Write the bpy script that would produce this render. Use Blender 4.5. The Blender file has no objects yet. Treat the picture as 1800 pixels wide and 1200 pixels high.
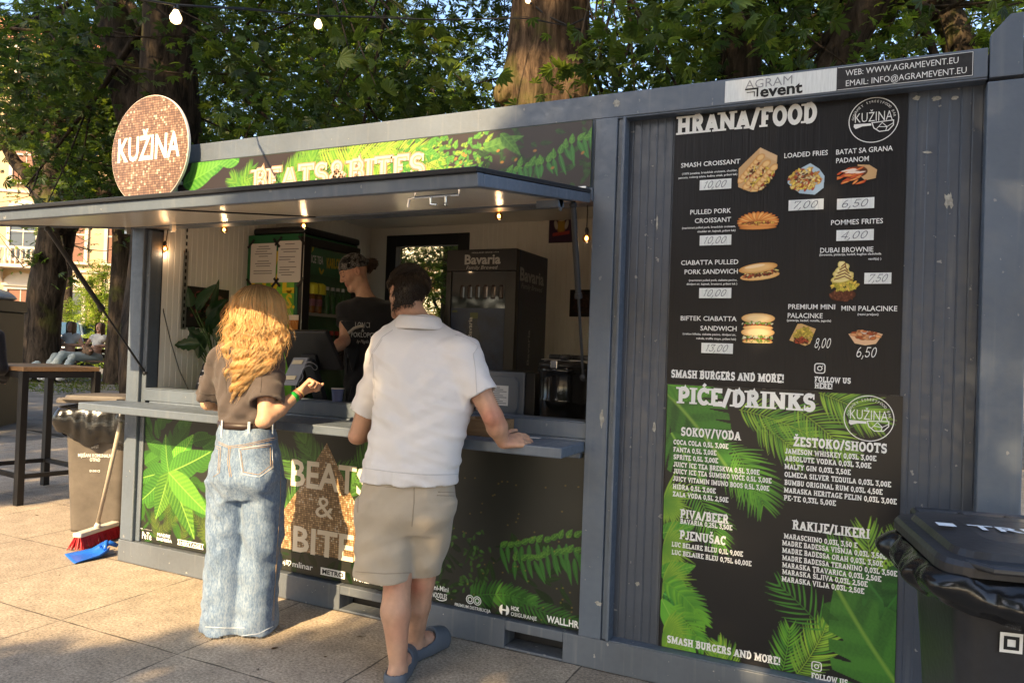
import bpy, bmesh, math, random
import numpy as np
from mathutils import Vector, Matrix
from mathutils.bvhtree import BVHTree

SC = bpy.context.scene
COL = SC.collection
# ---------------------------------------------------------------- camera, sky, sun, exposure
FPX = 1299.0
CAM = np.array([4.211, -3.185, 1.408])
YAW, PITCH, ROLL = -0.4441, 0.0132, 0.0356
_f = np.array([math.sin(YAW)*math.cos(PITCH), math.cos(YAW)*math.cos(PITCH), math.sin(PITCH)])
_r = np.array([math.cos(YAW), -math.sin(YAW), 0.0]); _u = np.cross(_r, _f)
RT = _r*math.cos(ROLL)+_u*math.sin(ROLL); UP = -_r*math.sin(ROLL)+_u*math.cos(ROLL); FW = _f
cd = bpy.data.cameras.new("camera"); cam = bpy.data.objects.new("camera", cd); COL.objects.link(cam)
cd.sensor_width = 36.0; cd.lens = FPX/1800*36.0; cd.clip_start = 0.05; cd.clip_end = 400
cam.matrix_world = Matrix(((RT[0], UP[0], -FW[0], CAM[0]), (RT[1], UP[1], -FW[1], CAM[1]), (RT[2], UP[2], -FW[2], CAM[2]), (0, 0, 0, 1)))
SC.camera = cam
SUN_D = np.array([0.06, 0.985, -0.675]); SUN_D /= np.linalg.norm(SUN_D)
w = bpy.data.worlds.new("World"); SC.world = w; w.use_nodes = True
nt = w.node_tree; bg = nt.nodes["Background"]
sky = nt.nodes.new("ShaderNodeTexSky"); sky.sky_type = 'NISHITA'; sky.sun_disc = False
sky.sun_elevation = math.asin(-SUN_D[2]); sky.sun_rotation = math.atan2(-SUN_D[0], -SUN_D[1])
sky.dust_density = 2.0
nt.links.new(sky.outputs[0], bg.inputs[0]); bg.inputs[1].default_value = 0.15
sl = bpy.data.lights.new("sun", 'SUN'); so = bpy.data.objects.new("sun", sl); COL.objects.link(so)
sl.energy = 4.3; sl.angle = math.radians(0.55); sl.color = (1.0, 0.73, 0.40)
so.rotation_euler = Vector(SUN_D).to_track_quat('-Z', 'Y').to_euler(); so.location = (8, -20, 16)
SC.view_settings.view_transform = 'Standard'; SC.view_settings.look = 'None'
SC.view_settings.exposure = 1.6; SC.view_settings.gamma = 1.0
SC.render.engine = 'CYCLES'
cy = SC.cycles
cy.max_bounces = 8; cy.diffuse_bounces = 4; cy.glossy_bounces = 3; cy.transmission_bounces = 6; cy.transparent_max_bounces = 8
cy.use_denoising = True; cy.sample_clamp_indirect = 4.0; cy.caustics_reflective = False; cy.caustics_refractive = False

def at(px, py, y):
    """point seen at pixel (px,py) of the 1800x1200 photograph on the upright plane Y = y"""
    d = FW*FPX+RT*(px-900)-UP*(py-600)
    return CAM+d*((y-CAM[1])/d[1])
def atx(px, py, x):
    d = FW*FPX+RT*(px-900)-UP*(py-600)
    return CAM+d*((x-CAM[0])/d[0])
def gz(px, py, z=0.0):
    d = FW*FPX+RT*(px-900)-UP*(py-600)
    return CAM+d*((z-CAM[2])/d[2])
def pix(p):
    v = np.atleast_2d(p)-CAM; z = v@FW; return 900+FPX*(v@RT)/z, 600-FPX*(v@UP)/z
def pxm(p):
    return FPX/float(np.dot(np.asarray(p)-CAM, FW))   # pixels per metre at p
# ---------------------------------------------------------------- helpers
R = random.Random(7); NR = np.random.default_rng(11)
def V(*a): return np.array(a, float)
def nrm(v):
    v = np.asarray(v, float); return v/(np.linalg.norm(v)+1e-12)

def thing(name, label, cat, loc=(0, 0, 0), group=None, rotz=0.0):
    o = bpy.data.objects.new(name, None); COL.objects.link(o); o.location = [float(v) for v in loc]; o.rotation_euler = (0, 0, rotz)
    o.empty_display_size = 0.1
    o['label'] = label; o['category'] = cat
    if group: o['group'] = group
    return o
def tag(o, label, cat, group=None):
    o['label'] = label; o['category'] = cat
    if group: o['group'] = group
    return o
def copy_tree(o, parent=None):
    c = o.copy(); COL.objects.link(c)
    if parent: c.parent = parent
    for ch in list(o.children): copy_tree(ch, c)
    return c
def origin(p):
    o = np.zeros(3)
    while p is not None:
        o = o+np.array(p.location); p = p.parent
    return o

class MB:
    """collects shapes for ONE mesh object"""
    def __init__(s): s.v = []; s.f = []; s.m = []; s.n = 0; s.mi = 0; s.sm = []; s.smooth = False
    def add(s, vs, fs):
        vs = np.asarray(vs, float).reshape(-1, 3); b = s.n
        s.v.append(vs); s.n += len(vs)
        for f in fs:
            s.f.append(tuple(b+i for i in f)); s.m.append(s.mi); s.sm.append(s.smooth)
        return s
    def box(s, x0, x1, y0, y1, z0, z1):
        v = [(x, y, z) for x in (x0, x1) for y in (y0, y1) for z in (z0, z1)]
        return s.add(v, [(0, 1, 3, 2), (4, 6, 7, 5), (0, 4, 5, 1), (2, 3, 7, 6), (0, 2, 6, 4), (1, 5, 7, 3)])
    def obox(s, c, ax, hs):
        c = np.asarray(c, float); a = [nrm(q)*h for q, h in zip(ax, hs)]
        v = [c+i*a[0]+j*a[1]+k*a[2] for i in (-1, 1) for j in (-1, 1) for k in (-1, 1)]
        return s.add(v, [(0, 1, 3, 2), (4, 6, 7, 5), (0, 4, 5, 1), (2, 3, 7, 6), (0, 2, 6, 4), (1, 5, 7, 3)])
    def bar(s, p, q, wd, dp, up=(0, 0, 1)):
        p = np.asarray(p, float); q = np.asarray(q, float); d = q-p; L = np.linalg.norm(d); d /= L
        u = np.cross(d, up)
        if np.linalg.norm(u) < 1e-4: u = np.cross(d, (1, 0, 0))
        u = nrm(u); t = np.cross(u, d)
        return s.obox((p+q)/2, (d, u, t), (L/2, wd/2, dp/2))
    def tube(s, pts, rad, n=8, caps=True, flat=None):
        pts = np.asarray(pts, float); k = len(pts)
        rad = np.broadcast_to(np.asarray(rad, float), (k,))
        tg = np.gradient(pts, axis=0); tg /= np.linalg.norm(tg, axis=1)[:, None]+1e-12
        u = np.cross(tg[0], (0.3, 0.2, 0.93)); 
        if np.linalg.norm(u) < 1e-3: u = np.cross(tg[0], (1, 0, 0))
        us = []
        for i in range(k):
            u = u-tg[i]*np.dot(u, tg[i]); u = nrm(u); us.append(u)
        us = np.array(us); vs = np.cross(tg, us)
        a = np.arange(n)*2*math.pi/n
        ring = pts[:, None, :]+rad[:, None, None]*(us[:, None, :]*np.cos(a)[None, :, None]+vs[:, None, :]*np.sin(a)[None, :, None])
        fs = []
        for i in range(k-1):
            for j in range(n):
                j2 = (j+1) % n; fs.append((i*n+j, i*n+j2, (i+1)*n+j2, (i+1)*n+j))
        if caps: fs.append(tuple(range(n))[::-1]); fs.append(tuple((k-1)*n+j for j in range(n)))
        return s.add(ring.reshape(-1, 3), fs)
    def lathe(s, prof, c, n=24, axis=(0, 0, 1), cap=True):
        axis = nrm(axis); u = np.cross(axis, (0, 1, 0.01)); u = nrm(u); t = np.cross(axis, u); c = np.asarray(c, float)
        vs = []; k = len(prof)
        for r_, h in prof:
            for j in range(n):
                a = 2*math.pi*j/n; vs.append(c+axis*h+(u*math.cos(a)+t*math.sin(a))*r_)
        fs = [(i*n+j, i*n+(j+1) % n, (i+1)*n+(j+1) % n, (i+1)*n+j) for i in range(k-1) for j in range(n)]
        if cap: fs.append(tuple(range(n))[::-1]); fs.append(tuple((k-1)*n+j for j in range(n)))
        return s.add(vs, fs)
    def ball(s, c, r, n=12, sc=(1, 1, 1)):
        c = np.asarray(c, float); vs = []; m = max(6, n//2+1)
        for i in range(m+1):
            th = math.pi*i/m
            for j in range(n):
                a = 2*math.pi*j/n
                vs.append(c+r*np.array([math.sin(th)*math.cos(a)*sc[0], math.sin(th)*math.sin(a)*sc[1], math.cos(th)*sc[2]]))
        fs = [(i*n+j, (i+1)*n+j, (i+1)*n+(j+1) % n, i*n+(j+1) % n) for i in range(m) for j in range(n)]
        return s.add(vs, fs)
    def prism(s, poly, o, u, v, w):
        """outline (list of 2D points) in the plane o+u,v extruded by the vector w"""
        o = np.asarray(o, float); u = np.asarray(u, float); v = np.asarray(v, float); w = np.asarray(w, float)
        a = [o+u*p[0]+v*p[1] for p in poly]; n = len(poly)
        return s.add(a+[q+w for q in a], [tuple(range(n))[::-1], tuple(range(n, 2*n))]+[(i, (i+1) % n, n+(i+1) % n, n+i) for i in range(n)])
    def build(s, name, mats, parent=None, bevel=0.0, seg=2, local=False, fixn=True):
        if not isinstance(mats, (list, tuple)): mats = [mats]
        vs = np.concatenate(s.v) if s.v else np.zeros((0, 3))
        if parent is not None and not local: vs = vs-origin(parent)
        me = bpy.data.meshes.new(name); me.from_pydata(vs.tolist(), [], s.f)
        for m in mats: me.materials.append(m)
        if len(mats) > 1: me.polygons.foreach_set('material_index', s.m)
        me.polygons.foreach_set('use_smooth', s.sm)
        if fixn:
            b = bmesh.new(); b.from_mesh(me); bmesh.ops.recalc_face_normals(b, faces=b.faces); b.to_mesh(me); b.free()
        o = bpy.data.objects.new(name, me); COL.objects.link(o)
        if parent is not None: o.parent = parent
        if bevel > 0:
            md = o.modifiers.new("bevel", 'BEVEL'); md.width = bevel; md.segments = seg; md.limit_method = 'ANGLE'; md.angle_limit = math.radians(40)
        return o

def npmesh(name, vs, quads, mat, parent=None, smooth=True, col=None, local=False, tris=False):
    """mesh straight from numpy arrays; col = colour per vertex"""
    vs = np.asarray(vs, float)
    if parent is not None and not local: vs = vs-origin(parent)
    k = quads.shape[1]; nq = len(quads)
    me = bpy.data.meshes.new(name)
    me.vertices.add(len(vs)); me.vertices.foreach_set('co', vs.astype(np.float32).ravel())
    me.loops.add(nq*k); me.loops.foreach_set('vertex_index', quads.astype(np.int32).ravel())
    me.polygons.add(nq); me.polygons.foreach_set('loop_start', np.arange(0, nq*k, k, dtype=np.int32))
    try: me.polygons.foreach_set('loop_total', np.full(nq, k, np.int32))
    except Exception: pass
    me.polygons.foreach_set('use_smooth', np.full(nq, bool(smooth)))
    for m in (mat if isinstance(mat, (list, tuple)) else [mat]): me.materials.append(m)
    me.update(calc_edges=True); me.validate()
    if col is not None:
        c = np.ones((len(vs), 4), np.float32); c[:, :3] = col
        at_ = me.attributes.new("Col", 'FLOAT_COLOR', 'POINT'); at_.data.foreach_set('color', c.ravel())
    o = bpy.data.objects.new(name, me); COL.objects.link(o)
    if parent is not None: o.parent = parent
    return o

# ---- materials
def mat(name, base=(0.5, 0.5, 0.5), rough=0.6, spec=0.4, metal=0.0, var=0.0, vscale=8.0, bump=0.0, bscale=30.0, var2=None, attr=None,
        emis=None, estr=0.0, alpha=1.0, trans=0.0, ior=1.45, stretch=(1, 1, 1), sheen=0.0, coat=0.0, sss=0.0):
    m = bpy.data.materials.new(name); m.use_nodes = True; t = m.node_tree; n = t.nodes; b = n["Principled BSDF"]; L = t.links.new
    b.inputs["Roughness"].default_value = rough; b.inputs["Specular IOR Level"].default_value = spec; b.inputs["Metallic"].default_value = metal
    b.inputs["IOR"].default_value = ior; b.inputs["Transmission Weight"].default_value = trans; b.inputs["Sheen Weight"].default_value = sheen
    b.inputs["Coat Weight"].default_value = coat; b.inputs["Subsurface Weight"].default_value = sss
    if sss > 0: b.inputs["Subsurface Radius"].default_value = (0.012, 0.005, 0.003); b.inputs["Subsurface Scale"].default_value = 0.6
    b.inputs["Base Color"].default_value = (*base, 1)
    tc = n.new("ShaderNodeTexCoord"); mp = n.new("ShaderNodeMapping"); mp.inputs["Scale"].default_value = stretch; L(tc.outputs["Object"], mp.inputs[0])
    src = None
    if attr:
        a = n.new("ShaderNodeAttribute"); a.attribute_name = attr; src = a.outputs["Color"]
    if var > 0:
        no = n.new("ShaderNodeTexNoise"); no.inputs["Scale"].default_value = vscale; no.inputs["Detail"].default_value = 6; no.inputs["Roughness"].default_value = 0.65
        L(mp.outputs[0], no.inputs[0])
        mr = n.new("ShaderNodeMapRange"); mr.inputs[1].default_value = 0.3; mr.inputs[2].default_value = 0.7
        mr.inputs[3].default_value = 1-var; mr.inputs[4].default_value = 1+var; L(no.outputs[0], mr.inputs[0])
        if var2 is not None:
            mr.inputs[3].default_value = 0; mr.inputs[4].default_value = 1
            mx = n.new("ShaderNodeMix"); mx.data_type = 'RGBA'; mx.inputs[6].default_value = (*base, 1); mx.inputs[7].default_value = (*var2, 1)
            L(mr.outputs[0], mx.inputs[0]); src = mx.outputs[2]
        else:
            mx = n.new("ShaderNodeVectorMath"); mx.operation = 'SCALE'
            if src: L(src, mx.inputs[0])
            else: mx.inputs[0].default_value = base
            L(mr.outputs[0], mx.inputs["Scale"]); src = mx.outputs[0]
    if src: L(src, b.inputs["Base Color"])
    if bump > 0:
        no = n.new("ShaderNodeTexNoise"); no.inputs["Scale"].default_value = bscale; no.inputs["Detail"].default_value = 5; L(mp.outputs[0], no.inputs[0])
        bp = n.new("ShaderNodeBump"); bp.inputs["Strength"].default_value = bump; bp.inputs["Distance"].default_value = 0.01
        L(no.outputs[0], bp.inputs["Height"]); L(bp.outputs[0], b.inputs["Normal"])
    if emis: b.inputs["Emission Color"].default_value = (*emis, 1); b.inputs["Emission Strength"].default_value = estr
    return m
def nodes(m): return m.node_tree.nodes, m.node_tree.links.new, m.node_tree.nodes["Principled BSDF"]

# ---- lettering: Blender's built-in sans, and a slab face drawn here stroke by stroke
def text_mesh(s, size, bold=0.0, align='LEFT', spacing=1.0):
    c = bpy.data.curves.new("t", 'FONT'); c.body = s; c.size = size; c.align_x = align; c.offset = bold*size; c.space_character = spacing
    c.resolution_u = 2
    o = bpy.data.objects.new("t", c); COL.objects.link(o)
    dg = bpy.context.evaluated_depsgraph_get(); me = bpy.data.meshes.new_from_object(o.evaluated_get(dg))
    co = np.zeros(len(me.vertices)*3); me.vertices.foreach_get('co', co); fs = [tuple(p.vertices) for p in me.polygons]
    bpy.data.objects.remove(o); bpy.data.curves.remove(c); bpy.data.meshes.remove(me)
    return co.reshape(-1, 3)[:, :2], fs
def arc(cx, cy, rx, ry, a0, a1, n=9):
    return [(cx+rx*math.cos(math.radians(a0+(a1-a0)*i/(n-1))), cy+ry*math.sin(math.radians(a0+(a1-a0)*i/(n-1)))) for i in range(n)]
SLAB = {   # width, strokes, serif spots (x,y,half width)
 'A': (.86, [[(.14, .08), (.43, .93)], [(.72, .08), (.43, .93)], [(.24, .33), (.62, .33)]], [(.14, 0), (.72, 0)]),
 'B': (.78, [[(.2, .08), (.2, .92)], [(.2, .92), (.45, .92)]+arc(.45, .72, .17, .20, 90, -90, 7)+[(.2, .52)], [(.2, .52), (.48, .52)]+arc(.48, .30, .19, .22, 90, -90, 7)+[(.2, .08)]], [(.14, 0), (.14, 1)]),
 'C': (.76, [arc(.42, .5, .30, .42, 40, 320, 15)], [(.68, 1.0, .05)]),
 'D': (.82, [[(.2, .08), (.2, .92)], [(.2, .92), (.38, .92)]+arc(.38, .5, .30, .42, 90, -90, 11)+[(.2, .08)]], [(.14, 0), (.14, 1)]),
 'E': (.72, [[(.2, .08), (.2, .92)], [(.2, .92), (.62, .92), (.62, .76)], [(.2, .5), (.46, .5)], [(.2, .08), (.64, .08), (.64, .26)]], [(.14, 0), (.14, 1)]),
 'F': (.70, [[(.2, .08), (.2, .92)], [(.2, .92), (.62, .92), (.62, .74)], [(.2, .48), (.48, .48)]], [(.2, 0), (.14, 1)]),
 'G': (.82, [arc(.42, .5, .30, .42, 45, 330, 15)+[(.68, .42), (.46, .42)]], []),
 'H': (.90, [[(.2, .05), (.2, .95)], [(.70, .05), (.70, .95)], [(.2, .5), (.7, .5)]], [(.2, 0), (.2, 1), (.7, 0), (.7, 1)]),
 'I': (.42, [[(.21, .05), (.21, .95)]], [(.21, 0), (.21, 1)]),
 'J': (.60, [[(.42, .95), (.42, .3)]+arc(.25, .27, .17, .19, 0, -170, 8)], [(.42, 1)]),
 'K': (.86, [[(.2, .05), (.2, .95)], [(.66, .92), (.26, .46)], [(.38, .56), (.70, .08)]], [(.2, 0), (.2, 1), (.68, 1), (.70, 0)]),
 'L': (.70, [[(.2, .95), (.2, .08), (.62, .08), (.62, .30)]], [(.2, 1), (.14, 0)]),
 'M': (1.14, [[(.2, .03), (.2, .92)], [(.22, .90), (.57, .22), (.92, .90)], [(.94, .92), (.94, .03)]], [(.2, 0), (.14, 1), (.94, 0), (1.0, 1)]),
 'N': (1.02, [[(.2, .03), (.2, .97)], [(.22, .90), (.80, .10)], [(.82, .03), (.82, .97)]], [(.2, 0), (.12, 1), (.86, 1)]),
 'O': (.84, [arc(.42, .5, .30, .42, 0, 360, 21)], []),
 'P': (.76, [[(.2, .05), (.2, .92)], [(.2, .92), (.42, .92)]+arc(.42, .68, .22, .24, 90, -90, 9)+[(.2, .44)]], [(.2, 0), (.14, 1)]),
 'Q': (.84, [arc(.42, .5, .30, .42, 0, 360, 21), [(.48, .25), (.74, -.03)]], []),
 'R': (.84, [[(.2, .05), (.2, .92)], [(.2, .92), (.42, .92)]+arc(.42, .71, .20, .21, 90, -90, 9)+[(.2, .50)], [(.42, .5), (.66, .08)]], [(.2, 0), (.14, 1), (.70, 0)]),
 'S': (.70, [arc(.35, .71, .21, .21, 30, 250, 10)+arc(.36, .29, .22, .21, 80, -150, 11)], [(.60, 1.0, .04), (.1, 0.02, .04)]),
 'T': (.78, [[(.39, .05), (.39, .92)], [(.10, .74), (.10, .92), (.68, .92), (.68, .74)]], [(.39, 0)]),
 'U': (.88, [[(.2, .95), (.2, .38)]+arc(.44, .36, .24, .28, 180, 360, 11)+[(.68, .95)]], [(.2, 1), (.68, 1)]),
 'V': (.86, [[(.14, .92), (.43, .06), (.72, .92)]], [(.14, 1), (.72, 1)]),
 'W': (1.16, [[(.14, .92), (.34, .06), (.58, .80), (.82, .06), (1.02, .92)]], [(.14, 1), (1.02, 1)]),
 'X': (.84, [[(.14, .06), (.70, .94)], [(.70, .06), (.14, .94)]], [(.14, 0), (.14, 1), (.7, 0), (.7, 1)]),
 'Y': (.84, [[(.14, .94), (.42, .48), (.70, .94)], [(.42, .48), (.42, .05)]], [(.14, 1), (.7, 1), (.42, 0)]),
 'Z': (.74, [[(.12, .72), (.12, .92), (.58, .92), (.12, .08), (.62, .08), (.62, .28)]], []),
 '0': (.70, [arc(.35, .5, .23, .42, 0, 360, 17)], []), '1': (.50, [[(.10, .74), (.27, .92), (.27, .05)]], [(.27, 0)]),
 '2': (.66, [arc(.33, .68, .21, .24, 170, -30, 9)+[(.10, .08), (.58, .08), (.58, .24)]], []),
 '3': (.66, [[(.10, .74), (.10, .92), (.54, .92), (.32, .56)]+arc(.31, .31, .23, .23, 80, -160, 10)], []),
 '4': (.70, [[(.48, .05), (.48, .92), (.10, .30), (.66, .30)]], [(.48, 0)]),
 '5': (.66, [[(.56, .92), (.16, .92), (.14, .52)]+arc(.32, .32, .23, .24, 120, -160, 11)], []),
 '6': (.68, [arc(.34, .30, .22, .23, 0, 360, 15), arc(.46, .36, .35, .56, 100, 180, 7)], []),
 '7': (.62, [[(.08, .72), (.08, .92), (.56, .92), (.24, .05)]], []),
 '8': (.68, [arc(.34, .71, .19, .20, 0, 360, 15), arc(.34, .29, .22, .22, 0, 360, 15)], []),
 '9': (.68, [arc(.34, .70, .22, .23, 0, 360, 15), arc(.22, .64, .35, .56, -80, 0, 7)], []),
 '/': (.52, [[(.06, -.08), (.44, 1.06)]], []), '.': (.28, [[(.14, 0), (.14, .2)]], []), ',': (.28, [[(.16, .2), (.16, .02), (.08, -.14)]], []),
 '!': (.34, [[(.17, .32), (.17, 1.0)], [(.17, 0), (.17, .18)]], []), '-': (.44, [[(.08, .42), (.36, .42)]], []),
 '&': (.9, [[(.78, .08), (.28, .66)]+arc(.38, .76, .15, .17, 215, -60, 9)+[(.2, .40)]+arc(.34, .27, .2, .21, 130, 330, 8)+[(.74, .52)]], []), ' ': (.36, [], [])}
ACC = {'Ć': ('C', [[(.36, 1.1), (.5, 1.28)]]), 'Č': ('C', [[(.26, 1.3), (.42, 1.14), (.58, 1.3)]]), 'Š': ('S', [[(.2, 1.3), (.35, 1.14), (.5, 1.3)]]), 'Ž': ('Z', [[(.2, 1.3), (.36, 1.14), (.52, 1.3)]])}
def ribbon(pl, hw):
    p = np.array(pl, float); closed = np.allclose(p[0], p[-1]) and len(p) > 3
    if closed: p = p[:-1]
    n = len(p); L = []; Rr = []
    for i in range(n):
        a = p[i-1] if (i > 0 or closed) else None; b = p[(i+1) % n] if (i < n-1 or closed) else None
        d0 = nrm(p[i]-a) if a is not None else None; d1 = nrm(b-p[i]) if b is not None else None
        if d0 is None: d0 = d1
        if d1 is None: d1 = d0
        m = nrm(np.array([-(d0+d1)[1], (d0+d1)[0]])); c = max(0.45, abs(np.dot(m, (-d0[1], d0[0]))))
        L.append(p[i]+m*hw/c); Rr.append(p[i]-m*hw/c)
    vs = np.array(L+Rr); fs = [(i, (i+1) % n, n+(i+1) % n, n+i) for i in range(n if closed else n-1)]
    return vs, fs
def slab_mesh(s, size, weight=0.2, sx=1.0, align='LEFT', serif=True, gap=0.0):
    """vertices (x,y,layer) and faces of a line of slab capitals"""
    x = 0.0; VS = []; FS = []; n = 0; k = 0
    for ch in s:
        ex = []
        if ch in ACC: ch, ex = ACC[ch]
        wd, st, sf = SLAB.get(ch, SLAB['-'])
        parts = [ribbon(q, weight/2) for q in st]+[ribbon(q, weight*.36) for q in ex]
        if serif:
            for t in sf:
                hw = t[2] if len(t) > 2 else weight*.95
                y = t[1]; h = weight*.42; y0, y1 = (y, y+h) if y < .5 else (y-h, y)
                if len(t) > 2: y0, y1 = y-.32 if y > .5 else y, y if y > .5 else y+.32
                parts.append((np.array([(t[0]-hw, y0), (t[0]+hw, y0), (t[0]+hw, y1), (t[0]-hw, y1)]), [(0, 1, 2, 3)]))
        for vs, fs in parts:
            vv = np.column_stack([(vs[:, 0]+x)*sx, vs[:, 1], np.full(len(vs), k)]); VS.append(vv); FS += [tuple(n+i for i in f) for f in fs]; n += len(vs); k = (k+1) % 7
        x += wd+gap
    vs = np.concatenate(VS); vs[:, :2] *= size
    tot = x*sx*size
    if align == 'RIGHT': vs[:, 0] -= tot
    if align == 'CENTER': vs[:, 0] -= tot/2
    return vs, FS, tot

def chaikin(p, k=2):
    p = [np.asarray(q, float) for q in p]
    for _ in range(k): p = [p[0]]+[v for a, b in zip(p[:-1], p[1:]) for v in (a*.75+b*.25, a*.25+b*.75)]+[p[-1]]
    return p
class Sheet:
    """flat lettering and marks on a plane: origin o, right u, up v; n = outward normal"""
    def __init__(s, o, u, v):
        s.o = np.asarray(o, float); s.u = nrm(u); s.v = nrm(v); s.n = np.cross(s.u, s.v)
    def pt(s, x, y, e=0.0): return s.o+s.u*x+s.v*y+s.n*e
    def pts(s, xy, e):
        xy = np.asarray(xy, float); e = np.broadcast_to(np.asarray(e, float), (len(xy),))
        return s.o+xy[:, :1]*s.u+xy[:, 1:2]*s.v+e[:, None]*s.n
    def text(s, mb, body, x, y, size, width=None, e=0.003, bold=0.0, align='LEFT', rot=0.0, spacing=1.0, shear=0.0):
        vs, fs = text_mesh(body, size, bold, 'LEFT', spacing)
        if len(vs) == 0: return
        w_ = vs[:, 0].max()
        if width: vs[:, 0] *= width/w_; w_ = width
        if shear: vs[:, 0] += vs[:, 1]*shear
        if align == 'RIGHT': vs[:, 0] -= w_
        if align == 'CENTER': vs[:, 0] -= w_/2
        c, q = math.cos(rot), math.sin(rot)
        vs = np.column_stack([vs[:, 0]*c-vs[:, 1]*q+x, vs[:, 0]*q+vs[:, 1]*c+y])
        mb.add(s.pts(vs, e), fs)
    def slab(s, mb, body, x, y, size, width=None, e=0.003, weight=0.2, align='LEFT', serif=True, grow=0.0):
        vs, fs, tot = slab_mesh(body, size, weight, 1.0, 'LEFT', serif, .05)
        if width: vs[:, 0] *= width/tot; tot = width
        if align == 'RIGHT': vs[:, 0] -= tot
        if align == 'CENTER': vs[:, 0] -= tot/2
        mb.add(s.pts(vs[:, :2]+(x, y), e+vs[:, 2]*0.00012), fs)
    def line(s, mb, pl, hw, e=0.003):
        vs, fs = ribbon(pl, hw); mb.add(s.pts(vs, e), fs)
    def rect(s, mb, x0, x1, y0, y1, e=0.002): mb.add(s.pts([(x0, y0), (x1, y0), (x1, y1), (x0, y1)], e), [(0, 1, 2, 3)])
    def poly(s, mb, pl, e=0.002): mb.add(s.pts(pl, e), [tuple(range(len(pl)))])
    def picture(s, name, x0, x1, y0, y1, nx, ny, paint, m, parent, e=0.0015):
        """a printed picture: a fine flat grid whose vertices carry the ink colour; paint(U,V)->(rgb, alpha or None)"""
        U, Vv = np.meshgrid(np.linspace(x0, x1, nx), np.linspace(y0, y1, ny), indexing='ij')
        rgb, al = paint(U, Vv)
        P = s.o+U[..., None]*s.u+Vv[..., None]*s.v+e*s.n
        idx = np.arange(nx*ny).reshape(nx, ny)
        q = np.stack([idx[:-1, :-1], idx[1:, :-1], idx[1:, 1:], idx[:-1, 1:]], -1).reshape(-1, 4)
        if al is not None:
            a = al.reshape(-1); q = q[a[q].mean(1) > 0.5]
        return npmesh(name, P.reshape(-1, 3), q, m, parent, smooth=False, col=rgb.reshape(-1, 3))

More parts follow.
